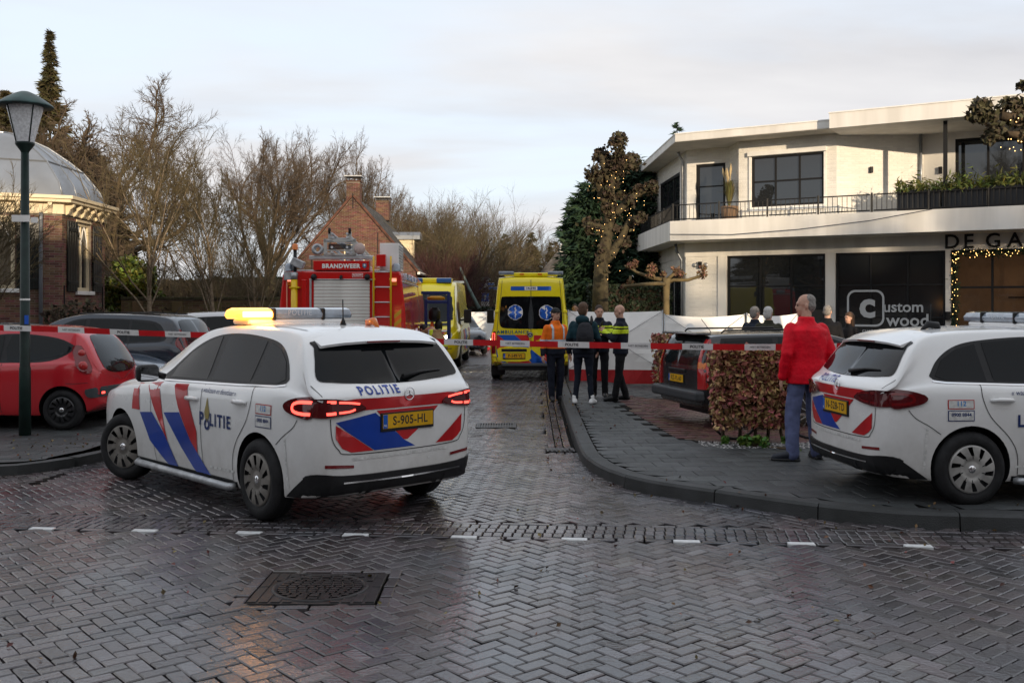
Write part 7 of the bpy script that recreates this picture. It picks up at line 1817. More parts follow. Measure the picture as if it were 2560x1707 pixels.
def person(label, loc, rz, H, J=None, top=M_NAVY, bottom=M_NAVY, shoes=M_SHOE, hair=None, hair_style='short', head_turn=0.0, head_tilt=0.0, bands=None, lower=None, collar=True, hem=0.86, bulk=1.0, vox=0.013, slim=1.0, cap=None, hood=False, sole=None, group=None, lean=None):
    """pose J: joint name -> position in a 1.80 m body facing +y (x to the figure's right)"""
    root = thing('person', label, 'person', loc, rz, group); s = H / 1.80; S = Matrix.Scale(s, 4)
    D = dict(hipL=(-.095, 0, .93), hipR=(.095, 0, .93), kneeL=(-.105, .03, .50), kneeR=(.105, .03, .50), ankL=(-.11, -.02, .09), ankR=(.11, -.02, .09), shL=(-.185, 0, 1.45), shR=(.185, 0, 1.45), elL=(-.255, -.03, 1.16), elR=(.255, -.03, 1.16), wrL=(-.265, .06, .92), wrR=(.265, .06, .92), toeL=(-.13, .16, .035), toeR=(.13, .16, .035), neck=(0, -.005, 1.52), head=(0, .025, 1.675), waist=(0, 0, 1.10), chest=(0, 0, 1.32))
    D.update(J or {}); D = {k: Vector(v) for k, v in D.items()}
    V = lambda k: D[k]
    body = MB()
    for q in 'LR':
        capsule(body, V('hip' + q), V('knee' + q), .078, .052); capsule(body, V('knee' + q), V('ank' + q), .05, .036)
        capsule(body, V('sh' + q) + Vector((0, 0, -.05)), V('el' + q), .043, .036); capsule(body, V('el' + q), V('wr' + q), .036, .026)
        capsule(body, V('ank' + q), V('toe' + q), .036, .03)
        sg = 1 if q == 'R' else -1; dv = V('wr' + q) - V('el' + q)
        hand(body, V('wr' + q) + dv.normalized() * 0.01, dv, Vector((sg, 0.2, 0)) if abs(dv.normalized().z) > 0.5 else Vector((0, 0, 1)), -sg if abs(dv.normalized().z) > 0.5 else sg)
    capsule(body, (V('hipL') + V('hipR')) / 2, V('waist'), .115, .10); capsule(body, V('waist'), V('chest'), .10, .125); capsule(body, V('chest') + Vector((-.07, 0, .03)), V('chest') + Vector((.07, 0, .03)), .08, .08)
    capsule(body, V('chest') + Vector((0, 0, .1)), V('neck'), .06, .056); capsule(body, V('neck'), V('head') + Vector((0, -.015, -.05)), .056, .058)
    hM = Matrix.Rotation(head_turn, 3, 'Z') @ Matrix.Rotation(head_tilt, 3, 'X'); hc = V('head')
    def hp(x, y, z): return hc + hM @ Vector((x, y, z))
    ellipsoid(body, hp(0, -.012, .03), .076, .095, .095, hM); ellipsoid(body, hp(0, .018, -.035), .062, .075, .085, hM); ellipsoid(body, hp(0, .052, -.085), .035, .032, .03, hM)
    capsule(body, hp(0, .082, .012), hp(0, .096, -.024), .010, .0135, 8); capsule(body, hp(-.03, .078, .022), hp(.03, .078, .022), .017, .017, 8)
    for sg in (-1, 1): ellipsoid(body, hp(sg * .078, -.012, -.008), .012, .022, .032, hM, 8)
    bo = skin_over(body, 'body', M_SKIN, root, vox * 0.85, 0.0, smooth=2, xf=S)
    for sg in (-1, 1):
        b = MB(); ellipsoid(b, hp(sg * .031, .080, .002), .013, .008, .008, hM, 8); b2 = MB(); b2.add([S @ Vector(v) for v in b.v], b.f, 0, True); b2.build('eye', M_EYE, bo)
        b = MB(); capsule(b, hp(sg * .018, .090, .026), hp(sg * .046, .082, .026), .0045, .004, 6); b2 = MB(); b2.add([S @ Vector(v) for v in b.v], b.f); b2.build('eyebrow', hair or M_EYE, bo)
    b = MB(); capsule(b, hp(-.022, .087, -.062), hp(.022, .087, -.062), .006, .006, 6); b2 = MB(); b2.add([S @ Vector(v) for v in b.v], b.f); b2.build('mouth', M_LIP, bo)
    if hair_style != 'bald' and hair:
        h_ = MB()
        if hair_style == 'short':
            ellipsoid(h_, hp(0, -.022, .045), .082, .097, .092, hM); ellipsoid(h_, hp(0, -.055, .0), .078, .06, .085, hM)
        elif hair_style == 'thin':
            ellipsoid(h_, hp(0, -.05, .0), .081, .068, .075, hM); ellipsoid(h_, hp(0, -.04, .06), .07, .075, .065, hM)
        elif hair_style == 'full':
            ellipsoid(h_, hp(0, -.02, .055), .090, .105, .095, hM); ellipsoid(h_, hp(0, -.06, -.01), .088, .066, .10, hM)
        elif hair_style == 'long':
            ellipsoid(h_, hp(0, -.022, .050), .088, .102, .092, hM); capsule(h_, hp(-.055, -.05, .03), hp(-.075, -.04, -.22), .055, .045); capsule(h_, hp(.055, -.05, .03), hp(.075, -.04, -.22), .055, .045); capsule(h_, hp(0, -.07, .03), hp(0, -.075, -.22), .06, .05)
        skin_over(h_, 'hair', hair, root, vox * 0.8, 0.006, 3, 2, xf=S)
    if cap:
        h_ = MB(); ellipsoid(h_, hp(0, -.012, .055), .086, .104, .078, hM); loft(h_, [(hp(0, .10, .045), .065, .055), (hp(0, .10, .055), .06, .05)]); skin_over(h_, 'cap', cap, root, vox * 0.8, 0, xf=S)
    t_ = MB(); k_ = slim
    loft(t_, [((V('hipL') + V('hipR')) / 2 + Vector((0, 0, -.10)), .165, .115), ((V('hipL') + V('hipR')) / 2 + Vector((0, 0, .02)), .178, .125), (V('waist') + Vector((0, 0, -.04)), .16, .115)])
    for q in 'LR':
        capsule(t_, V('hip' + q), V('knee' + q), .098, .072 * k_); capsule(t_, V('knee' + q), V('ank' + q) + Vector((0, 0, -.02)), .072 * k_, .062 * k_)
    skin_over(t_, 'trousers', bottom, root, vox, 0.008, 5, xf=S)
    j_ = MB(); w_ = bulk; hz_ = hem - 0.93; hipc = (V('hipL') + V('hipR')) / 2
    loft(j_, [(hipc + Vector((0, 0, hz_)), .195 * w_, .145 * w_), (hipc.lerp(V('waist'), 0.45), .192 * w_, .145 * w_), (V('waist'), .182 * w_, .138 * w_), (V('chest'), .205 * w_, .150 * w_), (V('chest') + Vector((0, 0, .09)), .205 * w_, .140 * w_), (V('neck') + Vector((0, 0, -.055)), .14, .10), (V('neck') + Vector((0, .0, 0.0)), .075, .075)])
    for q in 'LR':
        capsule(j_, V('sh' + q) + Vector((0, 0, -.035)), V('el' + q), .070 * w_, .058 * w_); capsule(j_, V('el' + q), V('wr' + q) - (V('wr' + q) - V('el' + q)).normalized() * .01, .058 * w_, .046 * w_)
    if collar: loft(j_, [(V('neck') + Vector((0, 0, -.05)), .095, .095), (V('neck') + Vector((0, .004, .035)), .082, .082)])
    if hood: ellipsoid(j_, V('neck') + Vector((0, -.11, -.01)), .13, .085, .08)
    jo = skin_over(j_, 'jacket', top, root, vox, 0.007, 11, xf=S)
    if lower is not None:        # lower part of the jacket in another colour
        jo.data.materials.append(lower[0])
        zc = lower[1] * s
        for p in jo.data.polygons:
            if p.center.z < zc: p.material_index = 1
    if bands:
        for (bm_, test) in bands:
            me = jo.data; bm2 = bmesh.new(); bm2.from_mesh(me); dele = [f for f in bm2.faces if not test(f.calc_center_median() / s)]
            bmesh.ops.delete(bm2, geom=dele, context='FACES')
            for v in bm2.verts: v.co += v.normal * 0.005
            m3 = bpy.data.meshes.new('reflective_band'); bm2.to_mesh(m3); bm2.free(); m3.materials.clear(); m3.materials.append(bm_)
            for p in m3.polygons: p.material_index = 0
            obj('reflective_band', m3, jo)
    for q in 'LR':
        f_ = MB(); a, t = V('ank' + q), V('toe' + q)
        capsule(f_, a + Vector((0, -.01, -.01)), t, .048, .040); capsule(f_, a + Vector((0, 0, 0.05)), a, .050, .048); hd = (a - t); hd.z = 0
        capsule(f_, Vector((a.x, a.y, .045)) + hd.normalized() * .03, Vector((t.x, t.y, .036)), .044, .036)
        skin_over(f_, 'shoe', shoes, root, 0.011, 0, xf=S)
        if sole:
            b = MB(); capsule(b, Vector((a.x, a.y, .016)) + hd.normalized() * .03, Vector((t.x, t.y, .016)), .05, .045, 10); b2 = MB(); b2.add([S @ Vector((v[0], v[1], max(0, min(v[2], .028)))) for v in b.v], b.f); b2.build('sole', sole, root)
    return root
HG = mat('grey hair', (0.24, 0.22, 0.20), 0.7, var=0.4, vscale=60); HW = mat('white hair', (0.48, 0.47, 0.45), 0.7, var=0.3, vscale=60); HB = mat('brown hair', (0.085, 0.045, 0.024), 0.6, var=0.4, vscale=60); HD = mat('cropped dark hair', (0.055, 0.042, 0.034), 0.8, var=0.3, vscale=60)
M_REDJ = cloth('red jacket cloth', (0.76, 0.006, 0.022), 0.55); M_BLUET = cloth('blue grey work cloth', (0.105, 0.125, 0.235))
red_man = person('man in a bright red jacket and blue-grey trousers seen from behind', (3.31, 11.2, 0.12), R(14), 1.86,
    dict(ankL=(-.19, -.05, .09), toeL=(-.36, .03, .035), kneeL=(-.16, .02, .50), ankR=(.15, .02, .09), toeR=(.19, .20, .035), wrL=(-.27, .03, .90), elL=(-.265, -.06, 1.16), wrR=(.27, .04, .90), elR=(.265, -.06, 1.16)),
    M_REDJ, M_BLUET, mat('dark blue shoe', (0.018, 0.022, 0.032), 0.5), HG, 'thin', head_turn=R(62), hem=0.83, bulk=1.12, slim=1.15, vox=0.0095, sole=M_BLACK)
M_ORNG = cloth('fluorescent orange cloth', (0.85, 0.17, 0.012), 0.6)
def zb(z0, z1): return lambda c: z0 < c.z < z1
person('man in a fluorescent orange jacket and dark cap standing beside the ambulance', (0.84, 19.3, 0.0), R(205), 1.80,
    dict(wrL=(-.27, .10, .90), wrR=(.28, .02, .90), ankL=(-.09, -.03, .09), ankR=(.09, .03, .09)), M_ORNG, M_NAVY, mat('grey work shoe', (0.03, 0.03, 0.034), 0.6), HD, 'short', head_turn=R(8), cap=mat('dark cap', (0.02, 0.02, 0.018), 0.8), hem=0.90,
    bands=[(M_REFL, zb(1.145, 1.195)), (M_REFL, lambda c: 1.20 < c.z < 1.52 and 0.095 < abs(c.x) < 0.135 and abs(c.y) > 0.05), (M_NAVY, zb(0.5, 1.02))])
M_TEAL = cloth('teal jacket cloth', (0.012, 0.040, 0.052))
bp = person('man with brown hair and a dark backpack seen from behind', (1.25, 17.45, 0.12), R(-12), 1.77, dict(ankL=(-.15, 0, .09), ankR=(.15, 0, .09), toeL=(-.19, .16, .035), toeR=(.19, .16, .035), wrR=(.24, .16, .95), elR=(.27, -.02, 1.16)),
    M_TEAL, cloth('dark jeans', (0.012, 0.016, 0.026)), mat('white trainers', (0.70, 0.70, 0.69), 0.5), HB, 'full', head_turn=R(-14), hem=0.90, slim=0.82, hood=True, lower=(cloth('navy jacket cloth', (0.010, 0.014, 0.022)), 1.18))
bk = thing('backpack', 'dark grey backpack worn by the man with brown hair', 'backpack', (1.25, 17.45, 0.12), R(-12))
mb = MB(); loft(mb, [((.06, -.20, 0.98), .13, .06), ((.06, -.225, 1.05), .15, .085), ((.06, -.23, 1.25), .15, .09), ((.06, -.21, 1.40), .11, .06), ((.06, -.20, 1.44), .06, .03)]); skin_over(mb, 'pack', cloth('dark backpack cloth', (0.030, 0.031, 0.036)), bk, 0.014, 0.006)
mb = MB(); loft(mb, [((.05, -.31, 1.02), .10, .02), ((.05, -.325, 1.10), .11, .03), ((.05, -.32, 1.18), .10, .025)]); skin_over(mb, 'front_pocket', cloth('black pocket cloth', (0.012, 0.012, 0.014)), bk, 0.012)
for sg in (-1, 1):
    b = MB(); b.tube([(.06 + sg * .10, -.16, 1.40), (.04 + sg * .11, -.05, 1.53), (.03 + sg * .12, .12, 1.42)], .02, 8); b.build('strap', M_BLACK, bk)
def ycb(c): return 1.265 < c.z < 1.345 or (1.375 < c.z < 1.40)
person('police officer with short hair facing the camera, yellow bands on his chest', (1.64, 18.7, 0.12), R(172), 1.74, dict(wrL=(-.06, .30, 1.22), elL=(-.25, .10, 1.17), wrR=(.10, .28, 1.13), elR=(.25, .06, 1.14), head=(0, .045, 1.665)), M_NAVY, M_BLACKC, M_SHOE, HD, 'short', head_turn=R(14), head_tilt=R(-6), bands=[(M_HIVIS, ycb)], hem=0.88)
off = person('bald police officer in profile with yellow bands, hands raised in front', (1.97, 18.05, 0.12), R(80), 1.74, dict(wrL=(-.10, .30, 1.30), elL=(-.25, .13, 1.16), wrR=(.08, .32, 1.30), elR=(.25, .15, 1.16), ankL=(-.11, .10, .09), toeL=(-.14, .28, .035), ankR=(.12, -.10, .09), toeR=(.15, .08, .035)), M_NAVY, M_BLACKC, M_SHOE, HD, 'bald', head_tilt=R(-8), bands=[(M_HIVIS, ycb)], hem=0.88)
b = MB(); b.box((0, 0, 0), (0.075, 0.012, 0.15)); ph = b.build('phone', M_BLACK); tag(ph, 'dark phone held up by the bald police officer', 'phone'); ph.location = (1.62, 18.10, 1.50); ph.rotation_euler = (R(20), R(30), R(70));
person('grey-haired man in a dark blue coat, leftmost of the onlookers', (4.93, 20.2, 0.03), R(-35), 1.78, None, cloth('dark blue coat', (0.016, 0.022, 0.036)), M_NAVY, M_SHOE, HG, 'full', head_turn=R(-30), hem=0.7, bulk=1.1)
person('white-haired man in an olive jacket, second of the onlookers', (4.95, 19.2, 0.03), R(-8), 1.78, None, cloth('olive jacket cloth', (0.040, 0.040, 0.026)), M_NAVY, M_SHOE, HW, 'full', head_turn=R(-30), hem=0.8, bulk=1.2)
person('grey-haired man in a black jacket behind the man in red', (6.18, 19.5, 0.03), R(-20), 1.82, None, M_BLACKC, M_NAVY, M_SHOE, HG, 'short', head_turn=R(-12), hem=0.8, bulk=1.12)
person('woman with long brown hair in a black jumper beside the shop window', (6.82, 20.1, 0.03), R(112), 1.68, None, M_BLACKC, M_NAVY, M_SHOE, HB, 'long', head_turn=R(5), hem=0.85, bulk=0.92)
M_TAN = cloth('tan fire suit', (0.30, 0.195, 0.105))
person('firefighter in a tan suit with yellow bands bending towards the engine locker', (-1.78, 24.3, 0.0), R(62), 1.82,
    dict(waist=(0, .04, 1.02), chest=(0, .20, 1.16), neck=(0, .36, 1.22), head=(0, .47, 1.24), shL=(-.19, .30, 1.19), shR=(.19, .30, 1.19), elL=(-.24, .46, 1.00), elR=(.24, .46, 1.00), wrL=(-.16, .66, .96), wrR=(.16, .66, .96), kneeL=(-.12, .06, .50), kneeR=(.12, .06, .50)), M_TAN, M_TAN, M_SHOE, M_BLACK, 'short', hem=0.78, bulk=1.25, slim=1.3, collar=False,
    bands=[(M_HIVIS, lambda c: 0.06 < c.y < 0.12 and c.z > 0.85), (M_REFL, lambda c: 0.12 <= c.y < 0.15 and c.z > 0.9), (M_HIVIS, lambda c: 0.84 < c.z < 0.90)])
person('paramedic in a yellow jacket half hidden beside the parked ambulance', (1.72, 27.2, 0.12), R(175), 1.76, None, cloth('yellow jacket cloth', (0.62, 0.52, 0.02)), M_NAVY, M_SHOE, HD, 'short', hem=0.85, bulk=1.1)

# ================================================================== TREES AND PLANTS
M_BARK = mat('grey brown bark', (0.115, 0.082, 0.050), 0.9, col2=(0.062, 0.046, 0.030), vscale=5, bump=0.6, bscale=25)
M_TWIG = mat('brown twigs', (0.105, 0.076, 0.050), 0.9, col2=(0.070, 0.052, 0.036), vscale=1.2)
M_TWIGG = mat('olive twigs', (0.125, 0.098, 0.050), 0.9, col2=(0.082, 0.066, 0.036), vscale=1.2)
M_TWIGR = mat('reddish twigs', (0.085, 0.034, 0.032), 0.9, col2=(0.055, 0.024, 0.024), vscale=1.2)
M_BIRCH = mat('pale smooth bark', (0.27, 0.215, 0.15), 0.8, col2=(0.14, 0.105, 0.07), vscale=9, bump=0.3, bscale=30, stretch=(1, 1, 4))
M_CONIF = mat('dark conifer needles', (0.020, 0.046, 0.022), 0.75, island=0.45, col2=(0.014, 0.032, 0.017), vscale=0.9)
M_CONIFB = mat('olive brown needles', (0.075, 0.062, 0.024), 0.8, island=0.4, col2=(0.044, 0.040, 0.018), vscale=0.8)
M_LAUREL = mat('laurel leaves', (0.15, 0.17, 0.028), 0.45, island=0.5, col2=(0.06, 0.08, 0.018), vscale=1.5)
M_BEECH = mat('dry beech leaves', (0.42, 0.23, 0.125), 0.6, island=0.6, col2=(0.24, 0.125, 0.068), vscale=3)
M_DRY = mat('dry brown leaves', (0.048, 0.038, 0.023), 0.85, island=0.5)
M_HEDGE = mat('dark hedge leaves', (0.016, 0.026, 0.012), 0.6, island=0.45)
M_BAMBOO = mat('bamboo leaves', (0.13, 0.145, 0.03), 0.5, island=0.5, col2=(0.07, 0.09, 0.02), vscale=2)
M_PAMPAS = mat('pampas leaves', (0.14, 0.13, 0.045), 0.7, island=0.4)
M_BULB = mat('fairy light', (1.0, 0.7, 0.3), 0.4, emit=3.0, emit_col=(1.0, 0.55, 0.18))

class Tree:
    def __init__(s, seed): s.r = random.Random(seed); s.tr = MB(); s.cr = MB(); s.tips = []
    def limb(s, p, d, L, r0, r1, n, gnarl, up, sides, crown):
        """one branch; returns its points"""
        rr = s.r; pts = [p]; dirs = [d]; rad = [r0]
        for i in range(n):
            d = (d + Vector((rr.gauss(0, gnarl), rr.gauss(0, gnarl), rr.gauss(0, gnarl) + up))).normalized()
            p = p + d * (L / n); pts.append(p); dirs.append(d); rad.append(lerp(r0, r1, (i + 1) / n))
        (s.cr if crown else s.tr).tube(pts, rad, sides, cap=False)
        return pts, dirs, rad
    def twig(s, p, d, L, r):
        """thin three-sided spike, bent once"""
        rr = s.r; m_ = s.cr; d2 = (d + Vector((rr.gauss(0, .25), rr.gauss(0, .25), rr.gauss(0, .25)))).normalized()
        q = p + d * L * 0.5; e = q + d2 * L * 0.5
        a = d.orthogonal().normalized() * r; c = d.cross(a)
        b = len(m_.v)
        m_.v += [tuple(p + a), tuple(p - a * 0.5 + c * 0.87), tuple(p - a * 0.5 - c * 0.87), tuple(q + a * 0.7), tuple(q - a * 0.35 + c * 0.6), tuple(q - a * 0.35 - c * 0.6), tuple(e)]
        f = [(b, b + 1, b + 4, b + 3), (b + 1, b + 2, b + 5, b + 4), (b + 2, b, b + 3, b + 5), (b + 3, b + 4, b + 6), (b + 4, b + 5, b + 6), (b + 5, b + 3, b + 6)]
        m_.f += [list(x) for x in f]; m_.m += [0] * 6; m_.sm += [False] * 6
        return q, d2
    def grow(s, p, d, L, r, lev, spec):
        rr = s.r; sp = spec[lev]
        if lev == len(spec) - 1:
            q, d2 = s.twig(p, d, L, r)
            for _ in range(sp.get('sub', 2)):
                t = Vector((rr.gauss(0, 1), rr.gauss(0, 1), rr.gauss(0.3, 1))).normalized()
                s.twig(q.lerp(p, rr.random() * 0.5), (d2 + t * 0.9).normalized(), L * rr.uniform(.4, .75), r * 0.75)
            return
        pts, dirs, rad = s.limb(p, d, L, r, r * sp.get('taper', 0.45), sp['n'], sp['gnarl'], sp['up'], sp['sides'], lev >= 2)
        nch = sp['ch']; t0 = sp.get('t0', 0.25)
        for i in range(nch):
            t = lerp(t0, 1.0, (i + rr.random()) / nch); k_ = t * (len(pts) - 1); j = min(int(k_), len(pts) - 2)
            q = pts[j].lerp(pts[j + 1], k_ - j); dd = dirs[min(j + 1, len(dirs) - 1)]
            o = dd.orthogonal().normalized(); o = Matrix.Rotation(rr.uniform(0, 2 * math.pi), 3, dd) @ o
            ang = R(rr.uniform(*sp['ang'])); nd = (dd * math.cos(ang) + o * math.sin(ang)).normalized()
            s.grow(q, nd, L * rr.uniform(*sp['len']) * (1.15 - 0.45 * t), max(rad[j] * sp.get('rr', 0.6), 0.006), lev + 1, spec)
        if lev + 1 < len(spec): s.grow(pts[-1], (dirs[-1] + (Vector((rr.gauss(0, .35), rr.gauss(0, .35), 0)) if lev == 0 else Vector())).normalized(), L * sp['len'][0] * (0.75 if lev == 0 else 1.0), max(rad[-1], 0.006), lev + 1, spec)
OAK = [dict(n=4, gnarl=0.04, up=0.05, sides=10, ch=10, ang=(18, 62), len=(1.6, 2.2), t0=0.55, taper=0.7, rr=0.52),
       dict(n=9, gnarl=0.13, up=0.05, sides=6, ch=10, ang=(20, 50), len=(0.34, 0.56), t0=0.32, rr=0.45),
       dict(n=6, gnarl=0.16, up=0.05, sides=4, ch=7, ang=(20, 55), len=(0.40, 0.62), t0=0.25, rr=0.5),
       dict(n=3, gnarl=0.18, up=0.05, sides=3, ch=6, ang=(25, 60), len=(0.50, 0.80), t0=0.1, rr=0.6),
       dict(sub=3)]
GNARL = [dict(n=5, gnarl=0.08, up=0.0, sides=10, ch=9, ang=(30, 72), len=(1.3, 1.9), t0=0.5, taper=0.6, rr=0.5),
         dict(n=10, gnarl=0.21, up=0.06, sides=6, ch=10, ang=(28, 65), len=(0.32, 0.55), t0=0.28, rr=0.45),
         dict(n=7, gnarl=0.32, up=0.03, sides=4, ch=9, ang=(28, 70), len=(0.38, 0.60), t0=0.2, rr=0.5),
         dict(n=3, gnarl=0.28, up=0.03, sides=3, ch=6, ang=(30, 70), len=(0.5, 0.8), t0=0.1, rr=0.6), dict(sub=3)]
VASE = [dict(n=5, gnarl=0.03, up=0.05, sides=8, ch=16, ang=(18, 40), len=(0.50, 0.85), t0=0.30, taper=0.35, rr=0.42),
        dict(n=5, gnarl=0.09, up=0.07, sides=4, ch=8, ang=(14, 38), len=(0.40, 0.62), t0=0.2, rr=0.5),
        dict(n=3, gnarl=0.12, up=0.05, sides=3, ch=6, ang=(15, 40), len=(0.42, 0.7), t0=0.1, rr=0.55), dict(sub=2)]
SHRUB = [dict(n=4, gnarl=0.12, up=0.05, sides=5, ch=9, ang=(12, 35), len=(0.55, 0.85), t0=0.15, taper=0.4, rr=0.5),
         dict(n=4, gnarl=0.14, up=0.06, sides=3, ch=8, ang=(14, 40), len=(0.40, 0.65), t0=0.15, rr=0.5), dict(sub=3)]
def bare_tree(name, label, base, H, r, spec, seed, bark=M_BARK, twig=M_TWIG, group=None, lean=(0, 0), stems=1, spread=0.0, first=None):
    t = Tree(seed)
    for k_ in range(stems):
        a = 2 * math.pi * k_ / max(1, stems) + t.r.random(); off = Vector((math.cos(a), math.sin(a), 0)) * spread * t.r.uniform(.2, 1)
        d = Vector((lean[0] + off.x * 0.18, lean[1] + off.y * 0.18, 1)).normalized()
        t.grow(Vector((0, 0, -0.1)) + off, d, H * (first or 0.5) * t.r.uniform(.9, 1.1), r, 0, spec)
    root = thing(name, label, 'tree' if 'tree' in name or name in ('oak', 'birch') else 'shrub', base, 0, group)
    if t.tr.v: t.tr.build('trunk', bark, root)
    t.cr.build('crown', twig, root)
    zs = sorted(v[2] for v in t.cr.v); s_ = H / zs[int(len(zs) * 0.993)]; root.scale = (s_, s_, s_)
    return root
def leaves(mb, pts, size, rg, flat=0.0, long_=1.6, nrm=None):
    """one small folded leaf per point"""
    for p in pts:
        d = Vector((rg.gauss(0, 1), rg.gauss(0, 1), rg.gauss(0, 1) * (1 - flat)))
        if nrm is not None: d = d + nrm * 0.8
        d.normalize(); a = d.orthogonal().normalized(); a = Matrix.Rotation(rg.uniform(0, 6.28), 3, d) @ a; c = d.cross(a); s_ = size * rg.uniform(.6, 1.25)
        b = len(mb.v); l = s_ * long_ / 2; w = s_ / 2
        mb.v += [tuple(p - a * l), tuple(p + c * w + d * w * 0.35), tuple(p + a * l), tuple(p - c * w + d * w * 0.35)]
        mb.f += [[b, b + 1, b + 2], [b, b + 2, b + 3]]; mb.m += [0, 0]; mb.sm += [False, False]
def conifer(name, label, base, H, rad, n, size, m, seed, group=None, top=0.04, shape=1.0, bot=0.06, whorl=0.0):
    """dense conifer: drooping sprays of needles around a straight trunk, uneven outline"""
    rg = random.Random(seed); root = thing(name, label, 'tree', base, 0, group)
    b = MB(); b.tube([(0, 0, 0), (0, 0, H * 0.5), (0, 0, H * 0.98)], [0.05 * rad + 0.10, 0.08, 0.015], 8); b.build('trunk', M_BARK, root)
    mb = MB(); nb = int(n / 26)
    for i in range(nb):
        h = rg.random() ** 0.8; z = lerp(H * bot, H * 0.99, h); a = rg.uniform(0, 6.2832)
        pr = rad * max(0, (1 - h)) ** shape + top
        pr *= 0.74 + 0.26 * noise.noise((math.cos(a) * 1.5 + seed, math.sin(a) * 1.5, z * 0.9)) + rg.uniform(-.06, .18)
        pr *= 1 - whorl * abs(math.sin(z * 2.6 + 0.3 * math.sin(a)))
        d = Vector((math.cos(a), math.sin(a), rg.uniform(-0.3, 0.25))); o = Vector((0, 0, z))
        for k_ in range(26):
            t = rg.random() ** 0.45; p = o + d * (pr * t) + Vector((rg.gauss(0, 1), rg.gauss(0, 1), rg.gauss(0, 0.8))) * (0.09 * pr + 0.035)
            c = (d + Vector((rg.gauss(0, .45), rg.gauss(0, .45), rg.gauss(-.15, .4)))).normalized(); w = c.orthogonal().normalized(); w = Matrix.Rotation(rg.uniform(0, 6.28), 3, c) @ w
            l = size * rg.uniform(.6, 1.3) * (0.35 + 0.65 * min(1, pr / 1.1)); q = len(mb.v)
            mb.v += [tuple(p - w * l * 0.16), tuple(p + w * l * 0.16), tuple(p + c * l)]; mb.f.append([q, q + 1, q + 2]); mb.m.append(0); mb.sm.append(False)
    mb.build('crown', m, root); return root
def box_hedge(name, label, c, dims, rz, n, size, m, seed, cat='hedge', group=None, z0=0.0, stems=0, top_round=0.0, core=None):
    rg = random.Random(seed); root = thing(name, label, cat, c, rz, group)
    X, Y, Z = dims; mb = MB()
    pts = []
    for _ in range(n):
        f_ = rg.random(); x, y, z = rg.uniform(-X / 2, X / 2), rg.uniform(-Y / 2, Y / 2), rg.uniform(z0, Z)
        if f_ < 0.40: y = -Y / 2 + abs(rg.gauss(0, 0.05))
        elif f_ < 0.55: z = Z - abs(rg.gauss(0, 0.05))
        elif f_ < 0.72: x = rg.choice((-1, 1)) * (X / 2 - abs(rg.gauss(0, 0.05)))
        elif f_ < 0.80: y = Y / 2 - abs(rg.gauss(0, 0.05))
        p = Vector((x, y, z)); wob = 0.05 * noise.noise(p * 2.5 + Vector((seed, 0, 0))); p += Vector((p.x / X, p.y / Y, (z - Z / 2) / Z)) * wob * 2
        p += Vector((rg.gauss(0, .012), rg.gauss(0, .012), rg.gauss(0, .012)))
        if z < z0 + 0.25 and rg.random() < 0.4: continue
        pts.append(p)
    leaves(mb, pts, size, rg); o = mb.build('foliage', m, root); o['kind'] = 'stuff'
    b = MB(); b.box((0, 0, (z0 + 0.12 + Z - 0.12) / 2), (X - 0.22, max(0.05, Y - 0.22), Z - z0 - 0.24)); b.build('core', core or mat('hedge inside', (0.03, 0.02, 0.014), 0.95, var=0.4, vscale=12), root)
    for i in range(stems):
        x = -X / 2 + (i + 0.5) * X / stems + rg.uniform(-.05, .05); b = MB(); b.tube([(x, rg.uniform(-.1, .1) - 0.05, 0), (x + rg.uniform(-.04, .04), -0.02, z0 * 0.6), (x, 0, z0 + 0.3)], [0.028, 0.022, 0.018], 6); b.build('stem', M_BARK, root)
    return root
def bush(name, label, base, rad, hgt, n, size, m, seed, cat='bush', group=None, stuff=True):
    rg = random.Random(seed); root = thing(name, label, cat, base, 0, group); mb = MB(); pts = []
    cl = [(Vector((rg.gauss(0, .45) * rad, rg.gauss(0, .45) * rad, rg.uniform(.2, .85) * hgt)), rg.uniform(.25, .5) * min(rad, hgt)) for _ in range(14)]
    for _ in range(n):
        c, r_ = rg.choice(cl); d = Vector((rg.gauss(0, 1), rg.gauss(0, 1), rg.gauss(0, 1))).normalized(); pts.append(c + d * r_ * rg.random() ** 0.35)
    leaves(mb, [p for p in pts if p.z > 0], size, rg); o = mb.build('foliage', m, root); o['kind'] = 'stuff'
    b = MB()
    for k_ in range(6): q = rg.choice(cl)[0]; b.tube([(0, 0, 0), (q.x * .5, q.y * .5, q.z * .6), tuple(q)], [0.03, 0.02, 0.01], 5)
    b.build('stems', M_BARK, root); return root
def PB(px, py, d): q = P(px, py, d); return (q.x, q.y, 0.0)

# --- left background
conifer('spruce', 'tall dark spruce with a pointed tip, highest tree on the far left', PB(125, 700, 46), 14.6, 3.0, 12000, 0.55, M_CONIFB, 11, 'trees behind the pavilion', shape=1.1, whorl=0.5)
conifer('ivy_clad_conifer', 'ragged olive conifer at the left edge behind the lamp hood', PB(15, 700, 44), 11.4, 3.2, 12000, 0.5, M_CONIFB, 12, 'trees behind the pavilion', shape=0.8)
conifer('brown_conifer', 'brownish ivy-covered tree between the spruce and the twisted oak', PB(225, 700, 45), 9.0, 2.6, 10000, 0.5, M_CONIFB, 13, 'trees behind the pavilion', shape=0.6)
tw = bare_tree('twisted_oak', 'gnarled bare oak with twisting boughs reaching over the garden wall', PB(300, 700, 41), 11.2, 0.24, GNARL, 44, M_BARK, M_TWIG, 'trees behind the pavilion', first=0.26); tw.scale = (tw.scale.x * 0.95, tw.scale.x * 0.95, tw.scale.z)
bare_tree('slender_tree', 'slender pale-barked bare tree in front of the garden wall beside the green laurel', PB(374, 700, 27.6), 7.0, 0.085, VASE, 31, M_BIRCH, M_TWIGG, 'slender bare trees along the garden wall', first=0.62)
